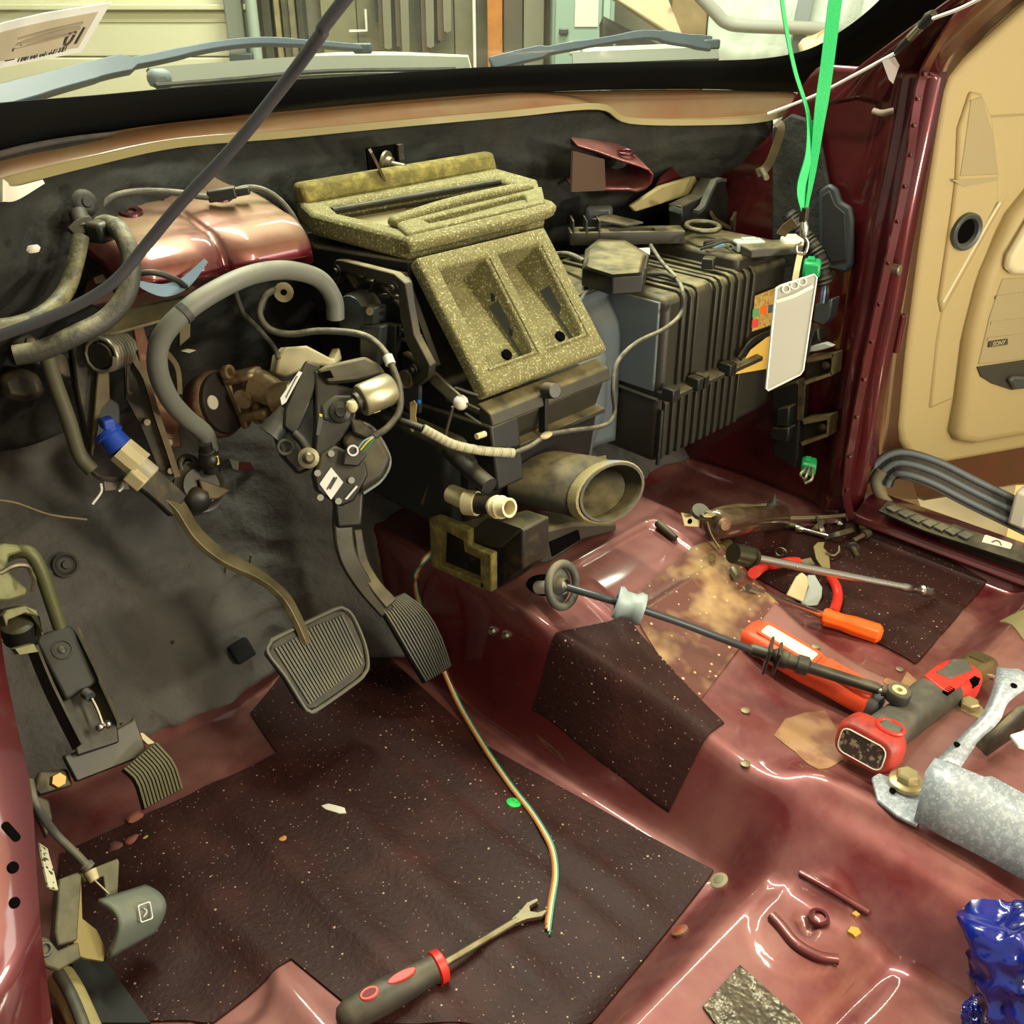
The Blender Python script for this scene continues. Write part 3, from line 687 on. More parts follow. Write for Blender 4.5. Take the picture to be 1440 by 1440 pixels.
# ---- module with dusty lid on top of the duct
mo_ = thing('blend_actuator', 'black actuator module with a thick dusty lid on the duct top', 'actuator', (1.17, 1.03, .505))
zt_ = .505
def tp(px, py, z): return at(px, py, Z=z)
base = [(818, 392), (860, 405), (905, 402), (912, 372), (880, 352), (840, 350), (822, 365)]
link('housing', G().rings([[tp(*q, .515)-V((0, 0, .012)) for q in base], [tp(*q, .515)+V((0, 0, .018)) for q in base]]), BLK, mo_, bevel=.003)
lid = [(q[0]*.97+866*.03, q[1]*.97+376*.03-14) for q in base]
link('lid', G().rings([[tp(*q, .532) for q in lid], [tp((q[0]*.86+866*.14), q[1]*.86+362*.14, .545) for q in lid]]), BLKD, mo_, bevel=.003)
for px, py in ((832, 385), (846, 392), (884, 395), (903, 385)):
    q = tp(px, py, .522); link('latch', G().box(q, (.010, .010, .02)), BLKD, mo_, bevel=.001)
br = thing('bracket_frame', 'open black plastic bracket frame lying behind the dusty actuator module', 'bracket', (1.25, 1.16, .50))
Mb = frame(at(880, 330, Z=.531), (.75, -.66, 0), (.66, .75, 0))
g = plate_holes([-.10, -.082, -.05, -.03, .05, .062, .10], [-.022, -.014, .012, .022], {(1, 1), (3, 1)}, lambda u, v: Mb @ V((u, v, .01)))
link('frame', g, BLKD, br, thick=.022, bevel=.0015)
for u in (-.095, -.072, -.05): link('fin', G(Mb).box((u, 0, .012), (.003, .044, .035)), BLKD, br, bevel=.0005)
link('tab', G(Mb).box((-.045, .03, .025), (.05, .022, .04)), GREYP, br, bevel=.008)
link('dusty_tongue', G(Mb).slab([V((-.06, .01, .022)), V((-.03, .016, .03)), V((.03, .0, .018)), V((.0, -.006, .014))], (0, 0, 1), .004), BLKD, br, bevel=.001)
link('ring_arm', G(Mb).torus((.135, .0, .012), (0, 0, 1), .028, .005, 20, 8, 1.3), BLKD, br)
one('paper_tag', G().slab([at(*q, Z=.523) for q in ((891, 350), (914, 349), (914, 358), (891, 360))], (0, 0, 1), .001), WHT, 'small white paper tag lying under the ring of the bracket frame', 'tag')
# connectors on top of blower case
def conn(name, label, c, size, rz, m, wires=0, wm=None, cat='connector'):
    t = thing(name, label, cat, c)
    Mc = Matrix.Translation(V(c)) @ Matrix.Rotation(rz, 4, 'Z')
    link('shell', G(Mc).box((0, 0, size[2]/2), size), m, t, bevel=min(size)*.18)
    link('latch', G(Mc).box((0, size[1]*.1, size[2]*1.05), (size[0]*.5, size[1]*.4, size[2]*.25)), m, t, bevel=.001)
    for k in range(wires):
        a = Mc @ V((-size[0]/2+.002, (k-(wires-1)/2)*size[1]*.5/max(1, wires-1), size[2]*.6)); d = (Mc.to_3x3() @ V((-1, 0, 0)))
        link('wire', G().tube([a, a+d*.02+V((0, 0, .008)), a+d*.045+V((.004*k, .006*k, .002)), a+d*.055+V((.01*k, .012, -.006))], .0025, 6), wm or RUB, t)
    return t
conn('wire_connector', 'pale grey wire connector on the blower case top', at(1052, 352, Z=.517), (.05, .026, .018), -.6, pm('pale_grey_plastic', (176, 184, 180), .5), 3)
conn('blue_connector', 'small light blue connector cap on the blower case ribs', at(1006, 361, Z=.497), (.026, .026, .024), -.4, LBLUE)
conn('black_connector', 'square black connector between the blue cap and the pale connector', at(1032, 362, Z=.500), (.030, .022, .018), -.5, BLK)
conn('white_connector', 'chalky white connector at the end of the blower case', at(1112, 352, Z=.517), (.034, .03, .022), -.7, WHT)
one('harness_clip', G().box(at(996, 376, Z=.500)+V((0, 0, .008)), (.022, .02, .018), .4), BLK, 'black wire clip on the first ribs of the blower case', 'clip', bevel=.002)
one('relay_block', G().box(at(1098, 353, Z=.517)+V((-.02, .01, .006)), (.10, .05, .016), -.5), BLKD, 'dusty flat black block on the blower case step', 'relay block', bevel=.003)
# ================================================================ DRIVER SIDE
def PL(px, py, n, **k): return (at(px, py, **k), V(n).normalized())
def sp(poly, pl, th, off=0):
    """pixel outline laid on a real plane and given thickness away from the viewer"""
    return G().slab([at(*q, pl=pl)+pl[1]*off for q in poly], -pl[1], th)
def pp(px, py, pl, off=0): return at(px, py, pl=pl)+pl[1]*off

# ---- steering column support: two-humped maroon bracket on the bulkhead
def hump(u, v):
    X = lerp(.475, .735, u)
    w_ = abs(math.sin(u*2*math.pi))**.35 if 0 < u < 1 else 0
    w_ = min(1, w_+.10); e = min(sm(0, .07, u), sm(1, .93, u))
    if v < .5:
        t = v/.5; Y = lerp(1.25, 1.10, t); Z = lerp(.705, .668, t)
        Z += .008*w_*sm(.2, .6, t)-.014*(1-e)
    elif v < .66:
        t = (v-.5)/.16*math.pi/2; Y = 1.10-.055*math.sin(t)*(.55+.45*w_); Z = .668+.008*w_-.045*(1-math.cos(t))
        Z -= .014*(1-e)
    else:
        t = (v-.66)/.34; Y = 1.10-.055*(.55+.45*w_)+.05*t; Z = .623+.008*w_-.030*t-.014*(1-e)
    X = .605+(X-.605)*lerp(.86, 1.0, sm(0, .4, v))
    return V((X-.02, Y+.012*(1-e), Z))
sb = thing('column_bracket', 'glossy maroon two-humped steering column bracket on the bulkhead', 'bracket', (.6, 1.15, .55))
link('shell', G().grid(hump, 60, 44), PAINTB, sb, ang=180, thick=.004)
for u in (.27, .74):
    p = hump(u, .30)+V((0, 0, .002)); link('stamped_hole', G().lathe(p, (0, -.24, 1), [(-.004, .016), (.001, .014), (.001, .007), (-.004, .006)], 16, False), PAINTD, sb)
    p = hump(u+.02, .12)+V((0, 0, .0015)); link('slot_hole', G().lathe(p, (0, -.24, 1), [(0, .010), (.0005, .0)], 14, False), DK, sb)
# left gusset plate of the same bracket with slot
gp = PL(150, 380, (.1, -.9, .4), Y=1.17)
g_ = link('gusset_plate', sp([(118, 420), (130, 350), (150, 322), (175, 345), (180, 420), (150, 440)], gp, .004), pm('dusty_maroon', (112, 78, 66), .5, .3, .3), sb); g_['label'] = 'dusty side plate with a pale slot'
link('pale_slot', sp([(125, 378), (130, 374), (137, 375), (150, 396), (134, 400)], gp, .003, .003), CREAM, g_, bevel=.002)

# ---- pedal bracket
pb = thing('pedal_bracket', 'dusty stamped steel pedal bracket with coil spring under the column bracket', 'pedal bracket', (.43, 1.15, .25))
A1 = PL(180, 450, (0, -.35, .93), Y=1.1)
link('top_plate', sp([(128, 462), (168, 436), (265, 418), (285, 424), (262, 440), (135, 475)], A1, .004), pm('dusty_plate', (132, 124, 92), .65, .2, var=(20, (104, 96, 70), .4, .7)), pb, bevel=.001)
A2 = PL(120, 560, (-.2, -.95, .2), Y=1.10); A3 = PL(215, 590, (-.25, -.93, .2), Y=1.09)
link('side_plate', sp([(100, 480), (128, 470), (140, 482), (145, 500), (140, 560), (135, 600), (126, 640), (118, 600), (106, 540)], A2, .03), DARKM, pb, bevel=.003)
link('side_plate_edge', sp([(132, 465), (140, 480), (150, 500), (152, 560), (140, 575), (128, 640), (125, 635), (130, 570), (135, 510)], A2, .012, .012), BROWNM, pb, bevel=.002)
r_ = link('cheek_plate', sp([(173, 472), (182, 474), (196, 520), (206, 535), (226, 600), (250, 668), (240, 680), (222, 660), (198, 600), (176, 560)], A3, .006), DARKM, pb, bevel=.001)
link('cheek_flange', G().strap([pp(176, 472, A3, .006), pp(188, 505, A3, .006), pp(203, 530, A3, .006), pp(218, 580, A3, .006), pp(235, 630, A3, .006), pp(247, 668, A3, .006)], .007, .012, (-.25, -.93, .2), 3), BROWNM, pb)
link('far_plate', sp([(196, 465), (212, 462), (225, 500), (262, 590), (268, 640), (240, 640), (210, 540)], A3, .006, -.05), RUST, pb, bevel=.002)
link('far_flange', G().strap([pp(233, 470, A3, -.04), pp(240, 495, A3, -.04), pp(258, 520, A3, -.04), pp(262, 560, A3, -.04)], .006, .01, (-.3, -.9, 0), 4), BROWNM, pb)
link('end_plate', sp([(262, 450), (278, 446), (278, 478), (262, 492)], A3, .01, -.04), BROWNM, pb, bevel=.001)
link('end_tab', sp([(262, 497), (272, 494), (284, 496), (274, 500)], A3, .01, -.03), pm('tan_tab', (150, 142, 104), .6), pb)
# coil spring
a, b = at(140, 500, Y=1.075), at(172, 490, Y=1.095); ax = (b-a); u_, w_ = perp(ax); pts = []
for i in range(8*12+1):
    t = i/(8*12); th = t*8*2*math.pi; pts.append(a+ax*t+(u_*math.cos(th)+w_*math.sin(th))*.019)
link('return_spring', G().tube(pts, .0024, 6, 1), pm('spring_steel', (150, 148, 130), .4, .7), pb)
link('spring_core', G().cyl(a, b, .014, n=14), DARKM, pb)
link('spring_leg', G().tube([pp(133, 476, A2, .02), pp(136, 495, A2, .022), pp(142, 505, A2, .02)], .002, 6), STEELD, pb)
link('hook_rod', G().tube([pp(178, 500, A3, .01), pp(178, 545, A3, .012), pp(182, 552, A3, .012)], .0022, 6), STEELD, pb)
for px, py in ((205, 592), (236, 620), (238, 660)): link('pivot_pin', G().cyl(pp(px, py, A3, .0), pp(px, py, A3, .010), .004, n=10), STEELD, pb)
link('lower_channel', sp([(128, 580), (150, 560), (172, 570), (172, 600), (150, 610), (128, 640)], A3, .02, -.015), GREYP, pb, bevel=.003)
g = G().cyl(pp(40, 480, A2, .01), pp(40, 480, A2, .025), .006, n=6); link('bracket_bolt', g, STEELD, pb)
link('upper_arm', sp([(10, 470), (36, 466), (100, 505), (110, 540), (60, 520), (20, 500)], A2, .02, -.01), DARKM, pb, bevel=.004)
link('knuckle', sp([(0, 535), (30, 520), (60, 530), (70, 560), (40, 570), (10, 565)], A2, .03, -.02), DARKM, pb, bevel=.008)
# pivot boss with grease below the hose
A4 = PL(285, 680, (.0, -.85, .5), Y=1.10)
pv = thing('pedal_pivot', 'greasy black plastic pivot hub at the foot of the pedal bracket', 'pivot hub', at(285, 700, Y=1.12))
link('hub', G().lathe(pp(280, 685, A4), A4[1], [(-.03, .034), (.004, .034), (.006, .026), (.010, .024), (.010, 0)], 24, False), BLK, pv)
link('hub_cap', G().lathe(pp(275, 700, A4), A4[1]+V((-.1, 0, -.5)), [(0, .017), (.014, .016), (.018, .012), (.018, 0)], 18, False), BLK, pv)
link('grease_flap', sp([(272, 676), (296, 684), (318, 692), (300, 704), (282, 705)], A4, .006, .018), BROWNM, pv, bevel=.002)
link('side_ear', G().torus(pp(265, 655, A4, .0), A4[1], .011, .005, 18, 8), BLK, pv)
link('hose_barb', G().lathe(at(288, 622, Y=1.08), at(300, 668, Y=1.09)-at(288, 622, Y=1.08), [(0, .0085), (.012, .0085), (.013, .011), (.02, .011), (.022, .013), (.034, .013), (.036, .011), (.045, .012)], 14), BLK, pv)
link('yellow_tag', G().box(at(302, 648, Y=1.075), (.010, .003, .012)), YEL, pv)
# brake light switch
sw = thing('brake_light_switch', 'cream brake light switch with bright blue collar on the pedal bracket', 'switch', at(180, 640, Y=1.06))
a, b, c_ = at(150, 606, Y=1.075), at(170, 632, Y=1.06), at(206, 662, Y=1.04); d = (c_-b).normalized()
link('collar', G().lathe(a, b-a, [(0, .015), (.006, .017), (.008, .014), ((b-a).length, .0165)], 16), BLUEP, sw, ang=30)
link('collar_lug', G().box(a+V((.0, -.006, .012)), (.014, .016, .012)), BLUEP, sw, bevel=.002)
link('barrel', G().lathe(b, d, [(0, .0175), ((c_-b).length*.75, .018)], 10), CREAM, sw, ang=20)
link('plunger_cap', G().lathe(b+d*(c_-b).length*.7, d, [(0, .012), (.018, .012), (.020, .010), (.02, 0)], 18, False), pm('pale_cap', (168, 164, 140), .5), sw)
link('terminal_block', G(frame(b+d*.03+V((-.012, -.008, -.008)), d, (0, 0, 1))).box((0, 0, 0), (.022, .018, .016)), CREAM, sw, bevel=.002)
# brake pedal
bp = thing('brake_pedal', 'brake pedal with a ribbed black rubber pad on a curved arm', 'pedal', at(440, 960, Y=.92))
Bp = PL(445, 928, (.10, -.80, .60), Y=.915)
cor = [(377, 908), (482, 857), (517, 936), (434, 1000)]
C4 = [pp(*q, Bp) for q in cor]
def quad(u, v): return C4[0].lerp(C4[1], u).lerp(C4[3].lerp(C4[2], u), v)
outl = [(381, 903), (390, 896), (468, 858), (484, 857), (496, 868), (512, 905), (517, 935), (512, 948), (500, 960), (446, 998), (434, 1000), (426, 992), (400, 950), (376, 918)]
link('pad', sp(outl, Bp, .014), RUB, bp, bevel=.004)
link('pad_rim', G().tube([pp(*q, Bp, .001) for q in outl+outl[:1]], .0028, 6, 3), RUBG, bp)
for i in range(22):
    u = .05+.9*i/21; v0 = .06+.02*math.sin(u*9); v1 = .93-.10*(u > .93)
    link('pad_rib', G().strap([quad(u, v0)+Bp[1]*.0012, quad(u+.012, v1)+Bp[1]*.0012], .0031, .0032, Bp[1], 1), RUBG, bp)
link('arm', G().strap([at(432, 905, Y=.93), at(418, 872, Y=.945), at(398, 838, Y=.965), at(360, 808, Y=1.0), at(312, 783, Y=1.03), at(276, 752, Y=1.05), at(250, 712, Y=1.065), at(225, 690, Y=1.08)], lambda t: .016+.010*t, .008, (.5, -.6, .3)), pm('pedal_steel', (118, 108, 78), .5, .4, var=(30, (84, 76, 54), .4, .7)), bp, bevel=.001)
link('upper_arm', G().strap([at(250, 712, Y=1.068), at(215, 680, Y=1.075), at(185, 660, Y=1.08)], .034, .012, (.2, -.8, .3)), DARKM, bp, bevel=.002)

# ---- accelerator with adjuster module
ac = thing('accelerator_pedal', 'accelerator pedal with curved ribbed pad and black motor driven adjuster', 'pedal', at(600, 960, Y=.87))
Lp = spline([at(532, 850, Y=.935), at(550, 880, Y=.912), at(576, 925, Y=.888), at(598, 961, Y=.876)], 6)
Rp = spline([at(567, 833, Y=.935), at(600, 858, Y=.905), at(622, 897, Y=.880), at(635, 938, Y=.868)], 6)
def acp(u, v, h=0):
    a, b = samp(Lp, v), samp(Rp, v); n = V((-.1, -.75, .62)); return a.lerp(b, u)+n*(h+.004*math.sin(math.pi*u))
g = G(); g.rings([[acp(0, v/10, 0), acp(.5, v/10, 0), acp(1, v/10, 0), acp(1, v/10, -.012), acp(.5, v/10, -.014), acp(0, v/10, -.012)] for v in range(11)])
link('pad', g, RUB, ac, bevel=.002)
for i in range(13):
    u = .05+.9*i/12; link('pad_rib', G().strap([acp(u, .02+.96*k/6, .001) for k in range(7)], .0024, .0028, (-.1, -.75, .62), 1), RUBG, ac)
link('arm', G().strap([at(486, 690, Y=1.02), at(482, 735, Y=1.01), at(488, 780, Y=.985), at(510, 820, Y=.96), at(545, 862, Y=.925)], lambda t: .030-.008*t, .012, (-.3, -.8, .2)), BLK, ac, bevel=.003)
link('arm_face', G().strap([at(502, 745, Y=1.0), at(510, 790, Y=.975), at(526, 822, Y=.95), at(550, 850, Y=.925)], lambda t: .012+.008*t, .010, (-.2, -.8, .4)), BLKD, ac, bevel=.002)
MP = PL(470, 600, (-.42, -.80, .42), Y=.965)
link('arm_socket', sp([(470, 690), (515, 690), (512, 742), (476, 745)], MP, .03, -.02), BLK, ac, bevel=.004)
md = ac
link('rail_housing', sp([(430, 506), (452, 514), (440, 560), (416, 615), (398, 600), (400, 575)], MP, .045), BLK, md, bevel=.003)
link('main_body', sp([(443, 520), (470, 540), (505, 548), (500, 590), (478, 620), (455, 660), (440, 655), (444, 600)], MP, .05, .004), BLK, md, bevel=.003)
tc_ = link('top_cover', sp([(444, 522), (458, 514), (512, 502), (530, 512), (542, 526), (500, 538), (460, 542)], MP, .045, .012), BLKD, md, bevel=.004)
link('cover_notch', sp([(450, 525), (463, 522), (468, 532), (456, 534)], MP, .004, .014), DK, tc_)
lb = link('barcode_label', sp([(420, 522), (425, 524), (402, 566), (396, 570), (394, 560)], MP, .002, .003), LBL, md)
g = G()
for k in range(9): t = k/8; g.strap([pp(lerp(418, 403, t), lerp(529, 556, t), MP, .0035), pp(lerp(411, 398, t)+4, lerp(531, 558, t)+2, MP, .0035)], .0012, .0004, MP[1], 1)
link('barcode', g, INK, lb)
# motor can
a, b = pp(502, 566, MP, .03), pp(545, 548, MP, .02)
can = link('motor_can', G().lathe(a, b-a, [(0, .008), (.001, .019), (.004, .0205), ((b-a).length, .0205), ((b-a).length+.003, .018), ((b-a).length+.003, 0)], 24, False), pm('motor_steel', (176, 170, 140), .38, .75), md); can['label'] = 'silver motor can'
link('motor_end', G().lathe(a, a-b, [(-.002, .013), (.006, .012), (.008, .007), (.018, .006)], 14), BLK, can)
link('motor_plug', G().ball(a-(b-a).normalized()*.014+V((0, -.004, 0)), .008, 10), CREAM, can)
link('brush_tab', G().box(a+V((.014, -.012, -.012)), (.01, .006, .005)), YEL, can)
# gearbox plate
gb = link('gearbox', sp([(452, 638), (470, 626), (512, 648), (516, 668), (496, 704), (478, 712), (444, 690), (440, 668)], MP, .05, .014), BLK, md, bevel=.003)
for px, py in ((464, 638), (445, 665), (449, 699), (474, 704), (492, 675)):
    link('gearbox_screw', G().cyl(pp(px, py, MP, .013), pp(px, py, MP, .018), .0042, n=10), STEEL, gb)
l2 = link('gearbox_label', sp([(464, 657), (481, 678), (464, 702), (448, 680)], MP, .002, .0155), LBL, gb)
g = G()
for t in (0, .35, .7): g.strap([pp(458+8*t, 688-4*t, MP, .016), pp(468+6*t, 672-2*t, MP, .016)], .0016+.003*(t == .35), .0003, MP[1], 1)
link('label_print', g, INK, l2)
link('side_label', sp([(499, 682), (501, 684), (486, 702), (483, 701)], MP, .002, .0165), LBL, gb)
link('pivot_stud', G().lathe(pp(432, 644, MP, .02), MP[1], [(0, .013), (.004, .013), (.005, .008), (.012, .007), (.014, .004), (.018, .004)], 16), STEELD, md)
cv = link('side_cover', sp([(500, 594), (530, 606), (552, 645), (540, 672), (508, 694), (500, 660), (488, 640), (480, 620)], MP, .05, -.004), BLKD, md, bevel=.006); cv['label'] = 'rounded dusty side cover'
link('cover_hump', sp([(492, 588), (508, 592), (530, 612), (516, 620), (494, 610)], MP, .03, .008), BLKD, md, bevel=.004)
link('cover_edge', G().tube([pp(504, 592, MP, -.01), pp(528, 604, MP, -.014), pp(551, 645, MP, -.02), pp(540, 674, MP, -.02), pp(512, 694, MP, -.012)], .003, 6), GREYP, cv)
link('mount_boss', G().lathe(pp(477, 580, MP, .006), MP[1], [(0, .014), (.008, .013), (.010, .007), (.013, .006)], 16), BLK, md)
link('cam_arm', sp([(450, 570), (470, 555), (500, 556), (492, 580), (470, 596), (452, 590)], MP, .02, .008), GREYP, md, bevel=.004)
link('lower_block', sp([(382, 600), (405, 592), (432, 625), (438, 660), (420, 668), (395, 640)], MP, .045, -.01), BLK, md, bevel=.004)
link('lower_ring', G().torus(pp(402, 629, MP, -.005), MP[1], .009, .0022, 16, 6), GREYP, md)
link('lower_sleeve', G().cyl(pp(382, 612, MP, -.02), pp(408, 580, MP, -.02), .018, .015, 16), GREYP, md)
link('drive_cable', G().tube([pp(414, 610, MP, .006), pp(425, 622, MP, .012), pp(434, 640, MP, .016)], .006, 8), RUB, md)
link('print_strip', sp([(448, 584), (455, 586), (449, 612), (444, 612)], MP, .001, .006), INK, md)
link('yellow_mark', sp([(448, 582), (458, 583), (456, 587), (449, 586)], MP, .001, .0065), YEL, md)
# connector on gearbox with fanned wires
cn = ac
link('connector_shell', sp([(483, 632), (504, 626), (512, 640), (500, 656), (478, 654)], MP, .025, .03), BLK, cn, bevel=.002)
link('connector_lock', G().torus(pp(492, 634, MP, .032), MP[1], .006, .0013, 14, 6), LBL, cn)
for k, m_ in enumerate((LBLUE, YEL, WIRE4[0])):
    link('wire', G().tube([pp(500+3*k, 630+3*k, MP, .03), pp(508+4*k, 620+2*k, MP, .032), pp(524, 613, MP, .03)], .0012, 5), m_, cn)
link('harness', G().tube([pp(522, 614, MP, .03), pp(540, 602, MP, .03), pp(556, 580, MP, .03), pp(557, 552, MP, .03), pp(549, 525, MP, .03), pp(538, 498, MP, .02), pp(520, 478, MP, .01), pp(495, 468, MP, 0), pp(450, 464, MP, -.01), pp(410, 467, MP, -.02), pp(380, 460, MP, -.02), pp(366, 440, MP, -.02), pp(372, 415, MP, -.02), pp(385, 402, MP, -.03)], .0045, 8), TAPE, cn)
link('white_band', G().cyl(pp(541, 503, MP, .022), pp(545, 515, MP, .026), .0065, n=12), WHT, cn)
one('wire_ring_tag', G(frame(at(399, 411, Y=1.13), (.8, -.5, -.1), (0, .2, 1))).frameplate(ngon(.013, 14), ngon(.0045, 14), 0, .002), CREAM, 'cream ring terminal hanging from a wire beside the grey hose', 'ring terminal')
one('cream_plug', sp([(392, 500), (404, 488), (432, 486), (470, 506), (478, 488), (482, 505), (470, 516), (440, 512), (420, 522), (402, 532), (388, 525)], PL(430, 505, (-.2, -.9, .3), Y=1.08), .03), CREAM, 'cream plastic plug behind the pedal adjuster', 'plug', bevel=.003)

# ---- steering shaft coupler
Sx = V((.36, -.86, .30)).normalized(); s0 = at(312, 567, Y=1.13)
sc_ = thing('steering_coupler', 'rusty steering shaft coupler with cast yoke on the bulkhead', 'coupler', s0+V((0, 0, -.05)))
link('disc', G().lathe(s0, Sx, [(-.03, .040), (-.012, .045), (-.004, .045), (0, .042), (0, 0)], 32, False), RUST, sc_)
link('rubber_face', G().lathe(s0, Sx, [(0, .041), (.006, .040), (.006, 0)], 28, False), pm('dark_rubber_face', (40, 32, 28), .7), sc_)
Fx, Fy = perp(Sx); Fy = V((0, 0, 1)); Fy = (Fy-Sx*Fy.dot(Sx)).normalized(); Fx = Fy.cross(Sx)
link('white_dot', G().lathe(at(299, 566, pl=(s0+Sx*.0062, Sx)), Sx, [(0, .0095), (.0012, .009), (.0012, 0)], 18, False), WHT, sc_)
Ms = frame(s0+Sx*.007, Fx, Fy)
# flange: cast crescent plate
pts = [(.042*math.cos(t), .044*math.sin(t)) for t in [math.radians(q) for q in range(-78, 79, 12)]]; sgn = 1 if Fx.dot(V((1, 0, 0))) > 0 else -1
pts = [(sgn*x, y) for x, y in pts]
link('flange', G(Ms).prism(pts, 0, .010*(1 if Ms.to_3x3().col[2].dot(Sx) > 0 else -1)), ALU, sc_, bevel=.002)
kz = 1 if Ms.to_3x3().col[2].dot(Sx) > 0 else -1
link('yoke_fork', G(Ms).box((sgn*.018, .026, kz*.028), (.030, .014, .05)), ALU, sc_, bevel=.006)
link('yoke_fork', G(Ms).box((sgn*.018, -.026, kz*.028), (.030, .014, .05)), ALU, sc_, bevel=.006)
link('cross', G(Ms).cyl((sgn*.018, -.03, kz*.03), (sgn*.018, .03, kz*.03), .009, n=14), RUST, sc_)
link('cross_bush', G(Ms).cyl((-sgn*.002, 0, kz*.03), (sgn*.03, 0, kz*.03), .013, n=16), ALU, sc_)
y0 = Ms @ V((sgn*.018, .004, kz*.055)); yd = (at(392, 556, Y=1.06)-y0).normalized()
link('yoke_neck', G().cyl(y0-yd*.012, y0+yd*.022, .022, .018, 16), ALU, sc_)
e0 = y0+yd*.022; cam_d = (CAM-e0).normalized(); ea = (V((.45, -.75, .25))).normalized()
link('clamp_ring', G().lathe(e0-ea*.012+yd*.012, ea, [(0, .010), (0, .022), (.028, .020), (.030, .018), (.030, .0125), (.004, .011), (.004, 0)], 22, False), ALU, sc_, ang=30)
link('bolt_lug', G(Ms).lathe((sgn*.030, -.035, kz*.012), (0, 0, kz), [(0, .010), (.008, .010), (.008, .005), (0, .004)], 14, False), ALU, sc_)
link('bolt_lug', G(Ms).lathe((sgn*.010, .036, kz*.012), (0, 0, kz), [(0, .010), (.006, .010), (.006, .005), (0, .004)], 14, False), ALU, sc_)
# red slot showing in the mat
sl = PL(350, 656, (0, -.85, .5), fn=wf)
o = link('mat_slot', sp([(336, 650), (364, 652), (362, 662), (335, 661)], sl, .003, .003), PAINTD, wall_front)
link('slot_flap', sp([(320, 646), (334, 650), (333, 663), (325, 660)], sl, .003, .006), RUBG, wall_front)

# ---- parking brake
A5 = PL(120, 960, (.05, -.70, .70), Y=.96)
pk = thing('parking_brake', 'black parking brake assembly with ribbed pedal by the driver pillar', 'parking brake', at(130, 1080, Y=.95))
link('channel_base', sp([(46, 908), (52, 890), (98, 876), (110, 884), (168, 1010), (172, 1040), (112, 1060), (100, 1010)], A5, .006, -.012), BLK, pk, bevel=.002)
pts = [pp(*q, A5) for q in ((46, 910), (50, 894), (58, 888), (100, 876), (109, 880), (114, 890))]
link('channel_wall', G().strap([pp(46, 912, A5, 0), pp(70, 970, A5, 0), (pp(110, 1050, A5, 0))], .024, .003, (-.9, -.2, .1), 2), BLK, pk)
link('channel_wall', G().strap([pp(112, 886, A5, 0), pp(136, 945, A5, 0), pp(170, 1018, A5, 0)], .026, .003, (.9, -.2, .1), 2), DARKM, pk)
cp = link('cover_plate', sp([(50, 905), (54, 893), (98, 880), (106, 888), (140, 958), (92, 985)], A5, .014, .004), pm('satin_black', (46, 46, 42), .6), pk, bevel=.003)
link('cover_stamp', G().torus(pp(86, 915, A5, .0045), A5[1], .0105, .0009, 20, 6), BLK, cp)
link('cover_stamp', G().lathe(pp(86, 915, A5, .004), A5[1], [(0, .005), (.001, .004), (.001, 0)], 12, False), BLK, cp)
link('latch_rod', G().tube([pp(126, 986, A5, .012), pp(134, 1002, A5, .012), pp(142, 1024, A5, .012)], .0018, 6), STEEL, pk)
link('rod_knob', G().cyl(pp(118, 976, A5, .006), pp(124, 984, A5, .012), .006, n=12), GREYP, pk)
for px, py in ((137, 1026), (148, 1022)): link('rivet', G().ball(pp(px, py, A5, .012), .005, 10), STEEL, pk)
A6 = PL(150, 1065, (.05, -.80, .55), Y=.92)
gd = link('cross_guard', sp([(90, 1066), (92, 1060), (98, 1062), (186, 1014), (190, 1008), (206, 1052), (206, 1062), (108, 1100)], A6, .01), BLK, pk, bevel=.002)
Lk = spline([at(172, 1082, Y=.90), at(190, 1100, Y=.885), at(202, 1139, Y=.875)], 6); Rk = spline([at(220, 1042, Y=.90), at(246, 1072, Y=.882), at(258, 1108, Y=.872)], 6)
def pkp(u, v, h=0): return samp(Lk, v).lerp(samp(Rk, v), u)+V((0, -.72, .68))*(h)
link('pad', G().rings([[pkp(0, v/8), pkp(1, v/8), pkp(1, v/8, -.012), pkp(0, v/8, -.012)] for v in range(9)]), RUB, pk, bevel=.002)
for i in range(12):
    u = .05+.9*i/11; link('pad_rib', G().strap([pkp(u, .02+.96*k/5, .001) for k in range(6)], .0024, .003, (0, -.72, .68), 1), pm('ribkhaki%d' % i, (92, 88, 62), .7) if i == 0 else MATS['ribkhaki0'], pk)
link('pedal_arm', sp([(196, 1030), (212, 1046), (222, 1044), (205, 1030)], A6, .006, -.01), CREAM, pk)
link('mount_foot', sp([(60, 1085), (100, 1080), (108, 1105), (60, 1120), (50, 1110)], A6, .012, -.012), DARKM, pk, bevel=.003)
link('hex_bolt', G().cyl(at(80, 1098, Y=.905), at(80, 1098, Y=.905)+V((0, -.010, .008)), .0085, .0075, 6), pm('brass_zinc', (168, 142, 84), .4, .6), pk)
link('pivot_tube', G().tube([at(8, 782, Y=1.02), at(22, 776, Y=1.01), at(42, 778, Y=1.0), at(56, 800, Y=.995), at(70, 840, Y=.99), at(84, 882, Y=.985)], .0075, 10), pm('olive_tube', (92, 94, 62), .5, .3, dust=(DUST, .4, 30)), pk)
A7 = PL(25, 820, (.25, -.9, .3), Y=.98)
olv = pm('olive_zinc', (124, 124, 84), .55, .3, var=(30, (90, 88, 58), .4, .7))
link('bracket_head', sp([(-10, 770), (8, 764), (28, 766), (34, 776), (14, 782), (10, 800), (24, 815), (40, 828), (38, 838), (12, 846), (-10, 846)], A7, .02), olv, pk, bevel=.003)
link('bracket_cup', sp([(4, 866), (10, 858), (36, 852), (52, 858), (62, 890), (60, 896), (54, 868), (36, 862), (12, 872), (10, 882)], A7, .02, .0), olv, pk, bevel=.002)
